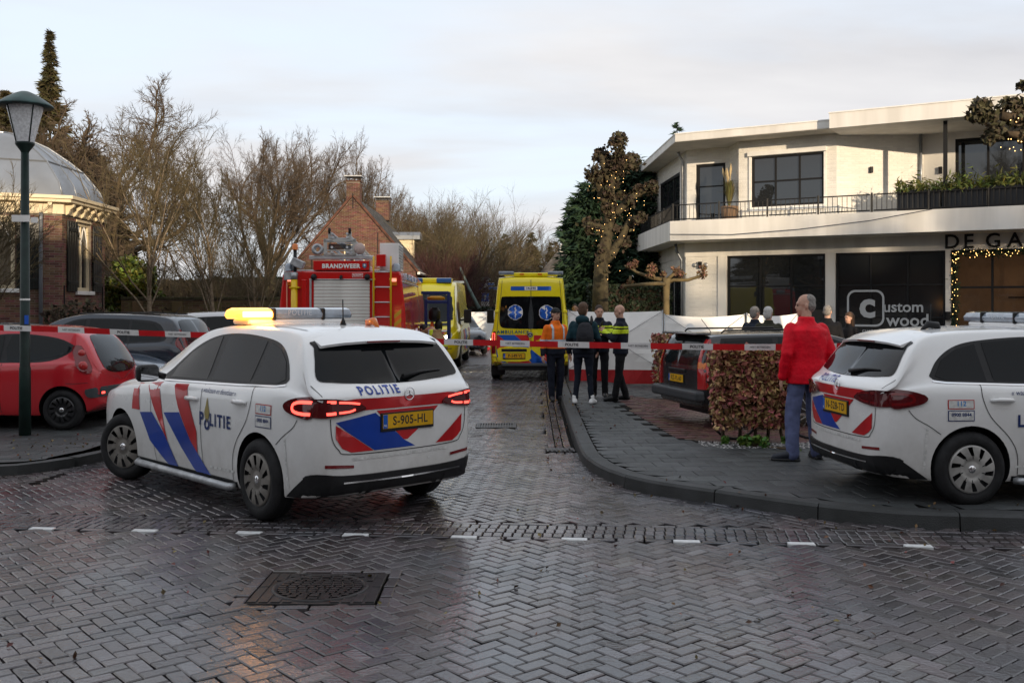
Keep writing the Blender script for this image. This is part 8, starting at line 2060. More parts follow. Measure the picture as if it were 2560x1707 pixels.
bare_tree('slender_tree', 'slender bare tree at the middle of the garden wall', PB(533, 700, 29.0), 6.3, 0.075, VASE, 32, M_BIRCH, M_TWIGG, 'slender bare trees along the garden wall', first=0.62)
bare_tree('slender_tree', 'slender bare tree nearest the fire engine', PB(642, 700, 29.6), 5.2, 0.06, VASE, 33, M_BIRCH, M_TWIGG, 'slender bare trees along the garden wall', first=0.62)
bare_tree('slender_tree', 'thin bare tree whose twigs cross the pavilion window at the left edge', PB(-90, 700, 22.5), 4.6, 0.06, VASE, 34, M_BARK, M_TWIGG, 'slender bare trees along the garden wall', first=0.6)
bush('laurel_bush', 'yellow-green laurel bush above the garden wall', PB(345, 700, 31.6), 1.2, 4.1, 5200, 0.13, M_LAUREL, 41)
for i, (px, d, H, st) in enumerate(((465, 34, 3.3, 7), (570, 35, 3.2, 7), (625, 36, 4.2, 8), (250, 34, 3.6, 5))):
    bare_tree('brown_shrub', ['tangled brown shrub behind the middle of the garden wall', 'tangled bare shrub behind the garden wall right of the middle tree', 'tangled bare shrub close behind the fire engine', 'tangled shrub between the pavilion and the laurel'][i], PB(px, 700, d), H, 0.035, SHRUB, 50 + i, M_BARK, M_TWIG if i % 2 else M_TWIGG, 'shrubs behind the garden wall', stems=st, spread=1.3, first=0.6)
bush('dried_hydrangea', 'dried brown hydrangea at the foot of the pavilion wall', (-10.6, 24.3, 0.1), 1.3, 1.85, 1500, 0.10, M_DRY, 42)
bush('dried_hydrangea', 'dried brown hydrangea below the garden wall left of the slender tree', (-9.9, 27.0, 0.1), 1.2, 1.5, 1300, 0.10, M_DRY, 43)
# --- middle background
oak_a = bare_tree('broad_oak', 'broad bare oak with a rounded crown left of the gabled house', PB(676, 700, 62), 12.7, 0.24, OAK, 63, M_BARK, M_TWIG, 'bare oaks in the middle distance', first=0.24)
oak_b = bare_tree('spreading_oak', 'bare oak rising behind the chimney of the gabled house', PB(885, 700, 70), 13.2, 0.24, OAK, 67, M_BARK, M_TWIG, 'bare oaks in the middle distance', first=0.24)
for o_, k_ in ((oak_a, 0.80), (oak_b, 0.62)): o_.scale = (o_.scale.x * k_, o_.scale.y * k_, o_.scale.z)
def oak_copy(src, name, label, base, k, rot, group):
    c = copy_tree(src); c.name = name; c.location = base; c.scale = src.scale * k; c.rotation_euler = (0, 0, rot); tag(c, label, 'tree', group); return c
oak_copy(oak_a, 'young_oak', 'pale bare tree right of the second chimney', PB(985, 700, 75), 0.86, 1.2, 'bare oaks in the middle distance')
conifer('russet_conifer', 'rounded russet conifer right behind the gabled house', PB(1022, 700, 70), 7.6, 1.6, 5000, 0.4, mat('russet needles', (0.085, 0.042, 0.020), 0.85, island=0.35), 65, shape=0.4)
for i, (px, d, H) in enumerate(((1065, 60, 8.3), (1115, 62, 8.6), (1165, 60, 8.2), (1205, 64, 7.8), (1238, 66, 6.8), (1100, 52, 6.4), (1150, 70, 8.6), (1030, 66, 8.0))):
    bare_tree('coppice_tree', 'bare many-stemmed tree %s' % ['nearest the dormer', 'behind the front ambulance roof', 'above the leaning pole', 'behind the street name signs', 'left of the parked ambulance', 'low in front of the thicket', 'tallest at the back of the thicket', 'behind the russet conifer'][i], PB(px, 700, d), H, 0.06, SHRUB, 70 + i, M_BARK, M_TWIGG if i % 3 else M_TWIG, 'bare thicket down the street', stems=8, spread=1.6, first=0.62)
for i, (px, d, H) in enumerate(((1070, 50, 4.6), (1120, 51, 4.7), (1150, 53, 4.0))):
    bare_tree('red_beech_shrub', ['dark red twiggy shrub right beside the gabled house', 'dark red twiggy shrub behind the front ambulance', 'dark red twiggy shrub left of the leaning pole'][i], PB(px, 700, d), H, 0.04, SHRUB, 80 + i, M_TWIGR, M_TWIGR, 'dark red shrubs down the street', stems=12, spread=1.2, first=0.62)
for i, (px, d, H, m_, r_) in enumerate(((1262, 88, 8.2, M_CONIF, 1.2), (1330, 92, 8.6, M_CONIFB, 1.5), (1385, 95, 8.0, M_CONIFB, 1.6), (1215, 95, 6.0, M_CONIFB, 2.2), (1420, 80, 6.5, M_CONIFB, 1.5))):
    conifer('distant_conifer', ['narrow dark conifer far down the street left of the ambulance', 'ivy-covered column of a tree above the ambulance roof', 'olive tree behind the hipped roof', 'low olive tree behind the far street lamp', 'olive tree between hipped roof and pollard'][i], PB(px, 700, d), H, r_, 3200, 0.5, m_, 90 + i, 'trees at the end of the street', shape=0.5)
for i, (px, d, H) in enumerate(((1290, 96, 9.2), (1360, 100, 9.4), (1425, 90, 8.4))):
    oak_copy(oak_b, 'distant_oak', ['bare tree at the end of the street left of the ambulance roof', 'bare tree at the end of the street above the ambulance', 'bare tree at the end of the street beside the pollard'][i], PB(px, 700, d), H / 13.2, i * 1.7, 'trees at the end of the street')
box_hedge('clipped_hedge', 'low clipped dark green hedge behind the far white screen', (-2.4, 50.5, 0), (9.0, 0.8, 1.75), 0, 5000, 0.10, M_HEDGE, 101)
box_hedge('beech_screen', 'long brown hedge closing the gardens behind the garden wall', (-16, 56, 0), (26, 1.5, 3.2), 0, 5000, 0.24, M_DRY, 102)
box_hedge('dense_hedge', 'long dark hedge across the end of the street', (4, 104, 0), (70, 2, 4.6), 0, 5000, 0.5, M_HEDGE, 103)
conifer('spruce_tip', 'spruce tip showing above the white roof', PB(1693, 700, 47), 10.6, 1.7, 2600, 0.5, M_CONIF, 104, shape=0.9)
# --- right: cypress, hedge, pollards
conifer('cypress', 'dense dark green cypress behind the pollard tree with lights', PB(1560, 700, 38.5), 7.6, 2.0, 16000, 0.36, M_CONIF, 111, 'cypresses beside the white building', shape=0.30, bot=0.02)
conifer('cypress', 'lower dark cypress left of the pollard tree', PB(1478, 700, 38), 6.5, 1.75, 15000, 0.36, M_CONIF, 112, 'cypresses beside the white building', shape=0.34, bot=0.02)
box_hedge('dark_garden_hedge', 'square dark evergreen hedge against the white building', (3.9, 33.2, 0), (2.6, 1.2, 2.5), R(8), 5200, 0.09, M_HEDGE, 113)
def lights(root, pts, r=0.008):
    b = MB()
    for p in pts: b.add([p + Vector(q) * r for q in ((1, 0, 0), (-1, 0, 0), (0, 1, 0), (0, -1, 0), (0, 0, 1), (0, 0, -1))], [(0, 2, 4), (2, 1, 4), (1, 3, 4), (3, 0, 4), (2, 0, 5), (1, 2, 5), (3, 1, 5), (0, 3, 5)])
    o = b.build('fairy_lights', M_BULB, root); o['kind'] = 'stuff'
def pollard(name, label, base, trunk, limbs, knobs, seed, ks=0.22, leaf=0.07, lit=0, m=M_DRY, bark=M_BARK):
    rg = random.Random(seed); root = thing(name, label, 'tree'); b = MB(); base = Vector(base)
    b.tube([base] + [Vector(p[0]) for p in trunk], [trunk[0][1] * 1.15] + [p[1] for p in trunk], 12); b.build('trunk', bark, root)
    for l in limbs:
        b = MB(); b.tube([Vector(p[0]) for p in l], [p[1] for p in l], 8); b.build('bough', bark, root)
    mb = MB(); pts = []
    for k_, (p, r_) in enumerate(knobs):
        for _ in range(int(170 * (r_ / 0.2) ** 1.5)):
            d = Vector((rg.gauss(0, 1), rg.gauss(0, 1), rg.gauss(0, 1))).normalized(); pts.append(Vector(p) + d * r_ * rg.random() ** 0.4)
    if lit > 100:
        sg2 = [[Vector(q[0]) for q in l] for l in limbs] + [[Vector(p[0]) for p in trunk]] * 3
        for _ in range(800):
            l = rg.choice(sg2); i = rg.randrange(len(l) - 1); pts.append(l[i].lerp(l[i + 1], rg.random()) + Vector((rg.gauss(0, .13), rg.gauss(0, .13), rg.gauss(0, .08))))
    leaves(mb, pts, leaf, rg); o = mb.build('leaf_knobs', m, root); o['kind'] = 'stuff'
    if lit:
        lp_ = []; segs = [[Vector(q[0]) for q in l] for l in limbs] + [[Vector(p[0]) for p in trunk]]
        for _ in range(lit):
            sg_ = rg.choice(segs); i = rg.randrange(len(sg_) - 1); p = sg_[i].lerp(sg_[i + 1], rg.random()); lp_.append(p + Vector((rg.gauss(0, .16), rg.gauss(0, .16), rg.gauss(-.08, .12))))
        lights(root, lp_)
    return root
def q28(cx, cy, d=26.0): return P(1380 + cx / 2.8, 300 + cy / 2.8, d)
ktr = [(q28(340, 1180), 0.205), (q28(345, 1000), 0.18), (q28(375, 860), 0.16), (q28(400, 700), 0.14), (q28(410, 450), 0.11), (q28(440, 300), 0.09), (q28(465, 200), 0.07)]
kn = [(465, 150, .26), (340, 250, .22), (380, 260, .15), (290, 375, .24), (330, 420, .22), (560, 290, .24), (510, 300, .2), (700, 470, .20), (610, 490, .17), (625, 680, .15), (600, 700, .12), (250, 720, .16), (265, 770, .12), (515, 865, .13), (490, 530, .14), (360, 1060, .12), (430, 440, .18), (380, 360, .2), (470, 250, .16), (540, 560, .1), (440, 320, .2), (350, 900, .1), (400, 780, .14), (380, 620, .15), (420, 560, .15), (390, 500, .14), (350, 1000, .13), (410, 680, .12), (450, 760, .1), (330, 1130, .13), (365, 1180, .12)]
lm_ = [[(q28(345, 1000), .17), (q28(420, 930), .13), (q28(480, 840), .10), (q28(545, 700), .08), (q28(625, 690), .06)], [(q28(400, 700), .12), (q28(480, 620), .10), (q28(560, 540), .08), (q28(690, 475), .06)],
       [(q28(400, 640), .12), (q28(350, 520), .09), (q28(300, 390), .07)], [(q28(380, 760), .10), (q28(310, 740), .07), (q28(255, 720), .05)], [(q28(410, 460), .10), (q28(370, 340), .08), (q28(340, 250), .06)], [(q28(420, 400), .09), (q28(500, 330), .07), (q28(560, 290), .06)]]
pollard('pollard_tree', 'mossy pollard tree wound with fairy lights behind the police officers', (q28(330, 1330).x, 26.0, 0.1), ktr, lm_, [(q28(a, b_, 26 + random.uniform(-.4, .4)), c) for a, b_, c in kn], 121, leaf=0.085, lit=130, bark=mat('mossy bark', (0.080, 0.066, 0.036), 0.95, col2=(0.036, 0.029, 0.018), vscale=9, bump=0.8, bscale=22))
d24 = 24.0
pt_ = [(q28(800, 1240, d24), .075), (q28(800, 1165, d24), .085), (q28(803, 1110, d24), .10)]
pl_ = [[(q28(800, 1150, d24), .05), (q28(740, 1145, d24 - .3), .045), (q28(640, 1150, d24 - .6), .04), (q28(500, 1165, d24 - .8), .03)], [(q28(800, 1120, d24), .055), (q28(700, 1105, d24 + .3), .05), (q28(600, 1070, d24 + .5), .04), (q28(540, 1030, d24 + .6), .035)],
       [(q28(805, 1140, d24), .05), (q28(850, 1120, d24), .045), (q28(950, 1120, d24), .04), (q28(1050, 1090, d24), .035)], [(q28(803, 1120, d24), .05), (q28(850, 1080, d24), .04), (q28(900, 1075, d24), .035)], [(q28(720, 1110, d24), .03), (q28(700, 1060, d24), .03)], [(q28(545, 1150, d24 - .7), .03), (q28(550, 1090, d24 - .7), .03)]]
pk_ = [(545, 1020, .10), (580, 1005, .10), (700, 1040, .14), (690, 1080, .12), (780, 1080, .08), (880, 1060, .12), (910, 1085, .10), (1050, 1080, .13), (1060, 1040, .09), (500, 1165, .07), (545, 1130, .08), (845, 1040, .06)]
pollard('small_plane_tree', 'small pollarded plane tree with level boughs in front of the white building', (q28(800, 1400, d24).x, d24, 0.05), pt_, pl_, [(q28(a, b_, d24), c) for a, b_, c in pk_], 122, leaf=0.055, m=mat('pale buds', (0.16, 0.095, 0.055), 0.85, island=0.4), bark=mat('yellowish bark', (0.13, 0.098, 0.048), 0.9, var=0.3, vscale=6))
dR = 15.0
def qr(px, py): return P(px, py, dR)
rt = [[(qr(2720, 120), .12), (qr(2640, 270), .10), (qr(2560, 300), .09), (qr(2500, 290), .07)], [(qr(2640, 300), .09), (qr(2570, 340), .07), (qr(2515, 335), .05)], [(qr(2700, 100), .08), (qr(2600, 250), .07), (qr(2540, 270), .05)], [(qr(2700, 60), .06), (qr(2560, 215), .04)]]
rk_ = [(2455, 268, .17), (2440, 285, .15), (2470, 290, .15), (2490, 330, .15), (2475, 345, .12), (2515, 265, .13), (2550, 300, .15), (2545, 260, .12), (2565, 340, .14), (2560, 215, .10), (2600, 300, .2), (2530, 300, .1)]
pollard('knobbly_tree', 'knobbly tree with fairy lights reaching in from the right edge above the planters', (qr(2760, 900).x, dR, 0.12), [(qr(2750, 500), .2), (qr(2720, 120), .15)], rt, [(qr(a, b_), c) for a, b_, c in rk_], 123, leaf=0.075, lit=90, m=mat('grey green leaves', (0.060, 0.052, 0.030), 0.8, island=0.45))
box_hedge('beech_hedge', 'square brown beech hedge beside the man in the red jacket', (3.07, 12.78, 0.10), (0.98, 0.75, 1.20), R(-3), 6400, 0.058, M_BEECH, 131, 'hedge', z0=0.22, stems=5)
box_hedge('beech_hedge_block', 'smaller brown beech hedge behind the estate car in front of the white screen', (3.2, 19.7, 0.05), (0.75, 0.7, 1.22), R(5), 2000, 0.06, M_BEECH, 132, 'hedge', z0=0.15, stems=3)
rg = random.Random(5); mb = MB()
for _ in range(900):
    x, y = rg.uniform(2.35, 4.4), rg.uniform(12.05, 12.75)
    if y < 12.62 - (x - 2.35) * 0.28 or rg.random() < 0.1:
        if x < 2.5 and y < 12.2: continue
    r_ = rg.uniform(.008, .018); z = zp(x, y) + r_ * 0.3
    mb.add([(x + q[0] * r_, y + q[1] * r_, z + q[2] * r_ * 0.7) for q in ((1, 0, 0), (-1, 0, 0), (0, 1, 0), (0, -1, 0), (0, 0, 1))], [(0, 2, 4), (2, 1, 4), (1, 3, 4), (3, 0, 4)])
tag(mb.build('gravel', mat('pale gravel', (0.30, 0.29, 0.28), 0.8, island=0.6)), 'pale gravel strip at the foot of the brown hedge', 'gravel', kind='stuff')
bush('ground_cover', 'low bright green plant at the foot of the brown hedge', (3.05, 12.25, 0.10), 0.42, 0.14, 700, 0.04, mat('bright green leaves', (0.07, 0.14, 0.02), 0.5, island=0.4), 133, 'plant')
mb = MB(); pts = []
for _ in range(260):
    k_ = KR[rg.randrange(20, 120)]; pts.append(Vector((k_.x + rg.gauss(-.05, .25), k_.y + rg.gauss(0, .15), 0.0)))
for _ in range(160): pts.append(Vector((rg.uniform(-8, -5.2), rg.uniform(11.2, 13.5), 0.0)))
for _ in range(120): pts.append(Vector((rg.uniform(-5, 6), rg.uniform(5.2, 9), 0.0)))
for p in pts: p.z = 0.012 if on_road(p.x, p.y) else (0.13 if p.x > 0 else 0.11)
leaves(mb, pts, 0.028, rg, flat=0.0, nrm=Vector((0, 0, 1.5)), long_=1.4)
tag(mb.build('leaf_litter', mat('wet fallen leaves', (0.13, 0.07, 0.03), 0.5, island=0.6)), 'fallen leaves scattered along the kerb and pavement', 'leaves', kind='stuff')
# --- balcony planting
for i in range(7):
    s0 = 6.65 + i * 1.16
    pl = thing('planter', 'dark balcony planter with bamboo, %s from the left end' % ['first', 'second', 'third', 'fourth', 'fifth', 'sixth', 'seventh'][i], 'planter', (0, 0, 0), 0, 'bamboo planters on the balcony')
    bprism('box', [BP(s0, 0.18, 0), BP(s0 + 1.12, 0.18, 0), BP(s0 + 1.12, 0.62, 0), BP(s0, 0.62, 0)], ST + 0.02, ST + 0.58, mat('anthracite planter', (0.014, 0.016, 0.020), 0.4), pl, 0.01)
    rg2 = random.Random(200 + i); mb = MB(); pts = []
    for _ in range(520):
        s_, o_ = rg2.uniform(s0 - .05, s0 + 1.17), rg2.uniform(0.05, 0.7); pts.append(BP(s_, o_, ST + 0.52 + abs(rg2.gauss(0, 0.24)) * (0.8 + 0.5 * noise.noise((s_ * 1.5, 0, 3))) + i * 0.012))
    leaves(mb, pts, 0.045, rg2, long_=5.0); o = mb.build('foliage', M_BAMBOO, pl); o['kind'] = 'stuff'
pg = thing('pampas_grass', 'pampas grass in a brown pot by the balcony door', 'plant'); c0 = BP(1.62, 0.85, ST)
b = MB(); b.lathe([(0.0, 0.0), (0.22, 0.0), (0.28, 0.45), (0.25, 0.45), (0.24, 0.40), (0, 0.40)], 14, Matrix.Translation(c0)); b.build('pot', mat('brown pot', (0.16, 0.10, 0.06), 0.7), pg)
mb = MB(); rg2 = random.Random(77)
for _ in range(420):
    a = rg2.uniform(0, 6.28); sp_ = rg2.uniform(.1, .65); h_ = rg2.uniform(.6, 1.15); d = Vector((math.cos(a), math.sin(a), 0)); w = d.cross(Vector((0, 0, 1))) * 0.006
    q0 = c0 + Vector((0, 0, .4)); q1 = q0 + d * sp_ * .3 + Vector((0, 0, h_ * .75)); q2 = q0 + d * sp_ + Vector((0, 0, h_ * .75))
    mb.add([q0 - w, q0 + w, q1 + w, q1 - w, q2], [(0, 1, 2, 3), (3, 2, 4)])
o = mb.build('blades', M_PAMPAS, pg); o['kind'] = 'stuff'
for k_ in range(6):
    a = rg2.uniform(0, 6.28); d = Vector((math.cos(a), math.sin(a), 0)) * rg2.uniform(.05, .3); b = MB(); q = c0 + Vector((0, 0, .5)); e = q + d + Vector((0, 0, rg2.uniform(1.0, 1.35)))
    b.tube([q, q.lerp(e, .7), q.lerp(e, .85), e], [.006, .008, .045, .004], 6); b.build('plume', mat('cream plume', (0.42, 0.33, 0.19), 0.9), pg)
ga = thing('light_garland', 'green garland with fairy lights framing the shop entrance', 'garland'); mb = MB(); rg2 = random.Random(88); pts, lp_ = [], []
for _ in range(1500):
    if rg2.random() < 0.6: q = (rg2.uniform(7.95, 11.5), 3.30 + rg2.gauss(0, .06))
    else: q = (8.02 + rg2.gauss(0, .06), rg2.uniform(.5, 3.3))
    p = ptW(q[0], q[1], 0.05 + abs(rg2.gauss(0, .06))); pts.append(p)
    if rg2.random() < 0.07: lp_.append(p + Vector((n2.x, n2.y, 0)) * 0.08)
leaves(mb, pts, 0.03, rg2, long_=4); o = mb.build('sprigs', M_CONIF, ga); o['kind'] = 'stuff'; lights(ga, lp_, 0.011)
for i, (x, y, s_) in enumerate(((9, -12, 1.0), (-9, -10, 0.9), (27, -14, 1.0))):
    src = [o for o in bpy.data.objects if o.name.startswith('broad_oak')][0]
    c = copy_tree(src); c.location = (x, y, 0); c.rotation_euler = (0, 0, i * 2.1); c['label'] = ['bare oak behind the photographer, mirrored in the police car rear window', 'bare oak behind the photographer, mirrored in the red car rear window', 'bare oak behind the photographer, mirrored in the balcony windows'][i]; c['group'] = 'bare oaks behind the photographer'
for i, (x, y, k_) in enumerate(((-19.5, 5.5, 0.85), (-23, 0.5, 0.9), (-25, 9.5, 0.8), (21, 1.0, 0.8))):  # trees added out of view to darken the glass and block sky light
    src = [o for o in bpy.data.objects if o.name.startswith('ivy_clad_conifer')][0]
    c = copy_tree(src); c.location = (x, y, 0); c.scale = (k_ * 1.5, k_ * 1.5, k_ * 0.8); c.rotation_euler = (0, 0, i * 1.3); c['group'] = 'trees beside the crossing'; c['label'] = ['ragged conifer left of the crossing, mirrored in the police car side windows', 'ragged conifer further left of the crossing, mirrored in the front side window', 'ragged conifer left of the parking strip, mirrored in the people carrier', 'ragged conifer right of the crossing, mirrored in the parked police car'][i]

# ================================================================== STREET FURNITURE, TAPE, SCREENS
M_GREENP = mat('dark green post paint', (0.009, 0.022, 0.018), 0.5, var=0.3, vscale=7)
def lamp_post(label, loc, H, s=1.0, group=None, glass=None):
    t = thing('street_lamp', label, 'street lamp', loc, 0, group)
    b = MB(); b.tube([(0, 0, 0), (0, 0, 0.9), (0, 0, 0.93), (0, 0, H - 0.95 * s)], [0.078 * s, 0.074 * s, 0.066 * s, 0.050 * s], 18); b.build('post', M_GREENP, t)
    z = H - 0.95 * s
    b = MB(); b.lathe([(0.05 * s, z - 0.02), (0.055 * s, z), (0.12 * s, z + 0.09 * s), (0.125 * s, z + 0.12 * s), (0.10 * s, z + 0.125 * s)], 20); b.build('collar', M_GREENP, t)
    b = MB(); b.lathe([(0.115 * s, z + 0.12 * s), (0.235 * s, z + 0.62 * s)], 24); b.build('lantern_glass', glass or mat('ribbed lantern glass', (0.80, 0.82, 0.84), 0.25, var=0.2, vscale=30, bump=0.8, bscale=90, coat=0.4), t)
    for k in range(4):
        a = 2 * math.pi * k / 4 + 0.9; b = MB(); b.tube([(0.118 * s * math.cos(a), 0.118 * s * math.sin(a), z + 0.12 * s), (0.238 * s * math.cos(a), 0.238 * s * math.sin(a), z + 0.62 * s)], 0.009 * s, 5); b.build('glazing_bar', M_GREENP, t)
    b = MB(); b.lathe([(0.23 * s, z + 0.60 * s), (0.355 * s, z + 0.60 * s), (0.362 * s, z + 0.612 * s), (0.35 * s, z + 0.628 * s), (0.25 * s, z + 0.70 * s), (0.15 * s, z + 0.765 * s), (0.06 * s, z + 0.805 * s), (0.0, z + 0.812 * s)], 28); b.build('hood', mat('weathered green hood', (0.030, 0.070, 0.066), 0.4, var=0.35, vscale=6), t)
    return t
near_lamp = lamp_post('tall dark green street lamp with a glass lantern in front of the red car', (-6.58, 13.45, 0.10), 4.78)
b = MB(); b.box((-0.02, -0.075, 2.92), (0.24, 0.012, 0.09)); b.build('collar_plate', M_WHITE, near_lamp); b = MB(); b.box((0.15, -0.05, 2.90), (0.09, 0.012, 0.075)); b.build('collar_plate', M_WHITE, near_lamp)
b = MB(); b.lathe([(0.0645, 1.82), (0.0645, 1.845)], 18); b.build('white_ring', M_WHITE, near_lamp)
b = MB(); b.box((0.05, -0.06, 1.56), (0.05, 0.012, 0.12)); b.build('sticker', mat('blue sticker', (0.02, 0.10, 0.5), 0.4), near_lamp)
fl = lamp_post('distant green street lamp with street name signs far down the street', (-1.48, 55, 0), 3.55, 0.9)
M_SBLUE = mat('street sign blue', (0.02, 0.10, 0.36), 0.4)
for (px, py, w, h, nm) in ((1203, 710, 0.42, 0.10, 'Kerkstraat'), (1222, 710, 0.34, 0.10, 'Laan'),):
    pass
sg_ = thing('street_name_signs', 'blue street name signs on the distant lamp', 'sign', (-1.48, 54.85, 0))
for (x, z, w) in ((-0.28, 2.98, 0.50), (0.30, 3.0, 0.42), (-0.62, 2.77, 1.0), (0.62, 2.77, 0.86)):
    b = MB(); b.box((x, 0, z), (w, 0.03, 0.14)); o = b.build('name_plate', M_WHITE, sg_); b = MB(); b.box((x, -0.018, z), (w - 0.04, 0.012, 0.11)); b.build('plate_face', M_SBLUE, o)
os_ = thing('one_way_sign', 'blue traffic sign with a white arrow and a small white plate, far down the street', 'sign', (-1.48, 54.8, 0))
b = MB(); b.box((0, 0, 2.28), (0.44, 0.02, 0.47)); o = b.build('sign_plate', M_WHITE, os_); b = MB(); b.box((0, -0.014, 2.28), (0.41, 0.012, 0.44)); b.build('sign_face', mat('traffic sign blue', (0.01, 0.12, 0.50), 0.4), o)
b = MB(); b.prism([(-0.04, -0.15), (0.04, -0.15), (0.04, 0.02), (0.12, 0.02), (0, 0.17), (-0.12, 0.02), (-0.04, 0.02)], 0.006, frame_matrix((0, -0.022, 2.28), (1, 0, 0), (0, 0, 1))); b.build('arrow', M_WHITE, o)
b = MB(); b.box((0, 0, 1.91), (0.44, 0.02, 0.22)); b.build('lower_plate', M_WHITE, os_)
text_obj('uitgezonderd', frame_matrix((0, -0.012, 1.95), (1, 0, 0), (0, 0, 1)), M_PLATETXT, os_, size=0.055)
lp_ = thing('leaning_pole', 'grey-green pole leaning over the hedge down the street', 'pole'); b = MB(); b.tube([P(1198, 771, 49), P(1172, 720, 49.3), P(1150, 668, 49.6)], [.09, .075, .05], 8); b.build('pole', mat('grey green pole paint', (0.10, 0.14, 0.13), 0.6), lp_)

tape = thing('police_tape', 'red and white police cordon tape stretched across the street', 'tape')
M_TW = mat('white tape', (0.72, 0.71, 0.70), 0.35, var=0.1, vscale=6); M_TR = mat('red tape', (0.55, 0.016, 0.020), 0.35, var=0.1, vscale=6)
path = catmull([(-13.5, 13.9, 1.66), (-9.4, 13.45, 1.58), (-6.55, 13.32, 1.545), (-4.6, 13.2, 1.475), (-1.4, 12.9, 1.395), (0.8, 12.6, 1.355), (2.4, 12.22, 1.345), (3.4, 12.05, 1.35), (4.6, 12.0, 1.37), (9.5, 11.9, 1.42)], 0.05)
L_ = 0; seg = [path[0]]; k = 0; HW_ = 0.038
TT = text_mesh('POLITIE', size=0.05, bold=0.001); TT2 = text_mesh('NIET BETREDEN', size=0.034)
for a, b_ in zip(path, path[1:]):
    L_ += (b_ - a).length; seg.append(b_)
    if L_ >= 0.345:
        mb = MB(); vs = []
        for i, p in enumerate(seg):
            t = (seg[min(i + 1, len(seg) - 1)] - seg[max(i - 1, 0)]).normalized()
            tw = 0.25 * noise.noise((p.x * 0.35, 2, 0)) + 0.12
            up = (Vector((0, 0, 1)) + t.cross(Vector((0, 0, 1))) * tw).normalized(); w_ = HW_
            vs += [p + up * w_, p - up * w_]
        mb.add(vs, [(2 * i, 2 * i + 1, 2 * i + 3, 2 * i + 2) for i in range(len(seg) - 1)], 0, True)
        so = mb.build('tape_stripe', M_TR if k % 2 else M_TW, tape)
        if k % 2 == 0:
            c = seg[len(seg) // 2]; t = (seg[-1] - seg[0]).normalized(); tx = TT if (k // 2) % 2 else TT2
            tw = 0.25 * noise.noise((c.x * 0.35, 2, 0)) + 0.12; up = (Vector((0, 0, 1)) + t.cross(Vector((0, 0, 1))) * tw).normalized()
            M_ = frame_matrix(c + t.cross(up) * 0.004, t, up); q = MB(); q.add([M_ @ v for v in tx[0]], tx[1]); q.build('lettering', M_PLATETXT, so)
        L_ = 0; seg = [b_]; k += 1

M_SCREEN = mat('white screen cloth', (0.84, 0.83, 0.80), 0.7, var=0.06, vscale=2.5, bump=0.12, bscale=8)
M_SCRED = mat('red screen cloth', (0.32, 0.014, 0.016), 0.7, var=0.15, vscale=4)
def screen(label, a, b_, H, red_h, sag, group, base=0.0, spoke=True):
    t = thing('privacy_screen', label, 'screen', (0, 0, 0), 0, group); a, b_ = Vector(a), Vector(b_); n = 10; m_ = 7
    nn = (b_ - a).cross(Vector((0, 0, 1))).normalized(); mb = MB(); vs = []
    for j in range(m_ + 1):
        for i in range(n + 1):
            u, v = i / n, j / m_; p = a.lerp(b_, u); top = H - sag * math.sin(math.pi * u); z = base + red_h + (top - red_h) * v
            d = 0.16 * (1 - max(abs(u - .5), abs(v - .5)) * 2) * (1 if spoke else 0.5)
            vs.append(Vector((p.x, p.y, z)) + nn * d)
    mb.add(vs, [(j * (n + 1) + i, j * (n + 1) + i + 1, (j + 1) * (n + 1) + i + 1, (j + 1) * (n + 1) + i) for j in range(m_) for i in range(n)], 0, False)
    me = mb.mesh('cloth', M_SCREEN); obj('cloth', me, t)
    mb = MB(); vs = []
    for j in range(2):
        for i in range(n + 1): p = a.lerp(b_, i / n); vs.append(Vector((p.x, p.y, base + j * red_h)) + nn * (0.05 * math.sin(i * 1.3)) * (1 - j))
    mb.add(vs, [(i, i + 1, n + 2 + i, n + 1 + i) for i in range(n)]); mb.build('red_hem', M_SCRED, t)
    for e in (a, b_):
        q = MB(); q.tube([(e.x, e.y, base), (e.x, e.y, base + H + 0.02)], 0.014, 6); q.build('pole', M_STEEL, t)
    if spoke:
        c = a.lerp(b_, .5) + Vector((0, 0, base + (H + red_h) / 2)) + nn * 0.18
        for (u, z) in ((0, base + red_h), (1, base + red_h), (0, base + H), (1, base + H)):
            p = a.lerp(b_, u); q = MB(); q.tube([c, Vector((p.x, p.y, z)) + nn * 0.02], 0.006, 5); q.build('spoke', mat('grey spoke', (0.25, 0.25, 0.25), 0.5), t)
        q = MB(); q.lathe([(0, .02), (.035, .015), (.04, 0)], 12, Matrix.Translation(c)); q.build('hub', M_BLACK, t)
G_ = 'white screens shielding the scene'
screen('white screen with a red hem directly behind the bald police officer', (1.30, 22.9, 0), (3.42, 22.6, 0), 1.66, 0.32, 0.03, G_, 0.06)
screen('white screen beside the small plane tree, second from the officers', (3.46, 22.6, 0), (5.35, 22.9, 0), 1.60, 0.32, 0.06, G_, 0.04)
screen('white screen behind the two grey-haired onlookers', (5.4, 22.9, 0), (6.6, 23.0, 0), 1.62, 0.32, 0.06, G_, 0.04)
screen('white screen far down the street seen between the two ambulances', (-2.9, 46.0, 0), (-0.75, 45.6, 0), 1.58, 0.05, 0.05, G_)
screen('white screen far down the street, partly hidden by the parked ambulance', (-0.72, 45.6, 0), (1.3, 45.4, 0), 1.58, 0.05, 0.05, G_)
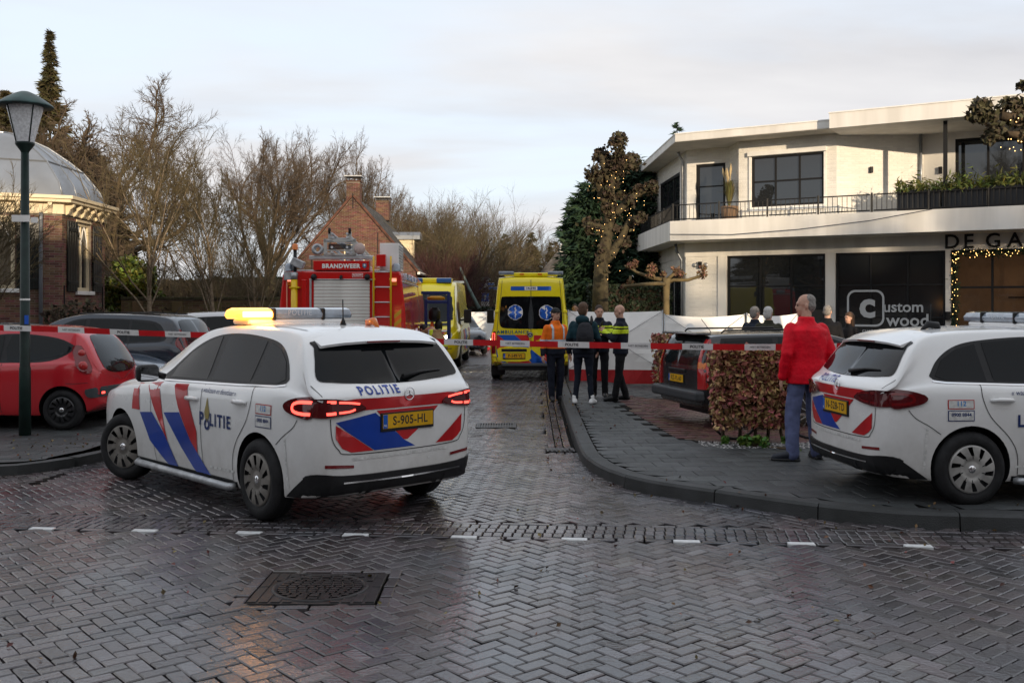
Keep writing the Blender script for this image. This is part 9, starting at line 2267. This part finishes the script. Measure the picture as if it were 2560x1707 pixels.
for (px, py, d, sx, sz, m_, lab) in ((1162, 873, 42, .42, .22, cloth('blue bag cloth', (0.02, 0.06, 0.20)), 'blue bag lying on the road far down the street'), (1195, 868, 42, .35, .30, cloth('black bag cloth', (0.02, 0.02, 0.022)), 'black and green kit bag on the road far down the street'), (1212, 880, 40.5, .30, .14, cloth('red bag cloth', (0.35, 0.02, 0.03)), 'red bag lying on the road far down the street'), (1218, 866, 42.5, .25, .26, cloth('white bag cloth', (0.5, 0.52, 0.5)), 'white and green medical bag on the road far down the street')):
    t = thing('bag', lab, 'bag', (G(px, py).x * d / G(px, py).y, d, 0), 0.3, 'bags lying on the road'); mb = MB(); loft(mb, [((0, 0, .01), sx * .9, sx * .5), ((0, 0, sz * .5), sx, sx * .55), ((.03, 0, sz), sx * .7, sx * .35)]); skin_over(mb, 'bag_body', m_, t, 0.04, 0.03)
    b = MB(); b.tube([(-sx * .4, 0, sz), (0, .05, sz + .1), (sx * .4, 0, sz)], .015, 6); b.build('handle', M_BLACK, t)
bk_ = thing('bicycle', 'old bicycle half hidden in the foot of the brown hedge', 'bicycle', (3.5, 13.35, 0.06), R(4))
for x in (-.52, .52):
    b = MB(); b.tube([(x + .33 * math.cos(a), 0, .34 + .33 * math.sin(a)) for a in [2 * math.pi * q / 28 for q in range(29)]], .018, 6, cap=False); w = b.build('wheel', M_RUBBER, bk_)
    b = MB()
    for q in range(12): a = math.pi * q / 6; b.tube([(x, 0, .34), (x + .31 * math.cos(a), 0, .34 + .31 * math.sin(a))], .0025, 3)
    b.build('spokes', M_CHROME, w)
    b = MB(); b.tube([(x + .37 * math.cos(a), 0, .34 + .37 * math.sin(a)) for a in [math.pi * (.1 + .8 * q / 14) for q in range(15)]], .012, 6); b.build('mudguard', M_CHROME, bk_)
b = MB()
for p, q in (((-.52, 0, .34), (-.10, 0, .30)), ((-.10, 0, .30), (-.22, 0, .80)), ((-.10, 0, .30), (.36, 0, .72)), ((-.52, 0, .34), (-.2, 0, .72)), ((.36, 0, .85), (.52, 0, .34)), ((-.2, 0, .74), (.36, 0, .80))): b.tube([p, q], .014, 6)
b.build('frame', M_BLACK, bk_); b = MB(); b.box((-.24, 0, .84), (.24, .14, .05)); b.build('saddle', M_BLACK, bk_, bevel=.02); b = MB(); b.tube([(.28, -.28, .98), (.36, -.1, .98), (.36, .1, .98), (.28, .28, .98)], .012, 6); b.tube([(.36, 0, .85), (.36, 0, .98)], .013, 6); b.build('handlebar', M_CHROME, bk_)

scene.collection.children.link(COL)
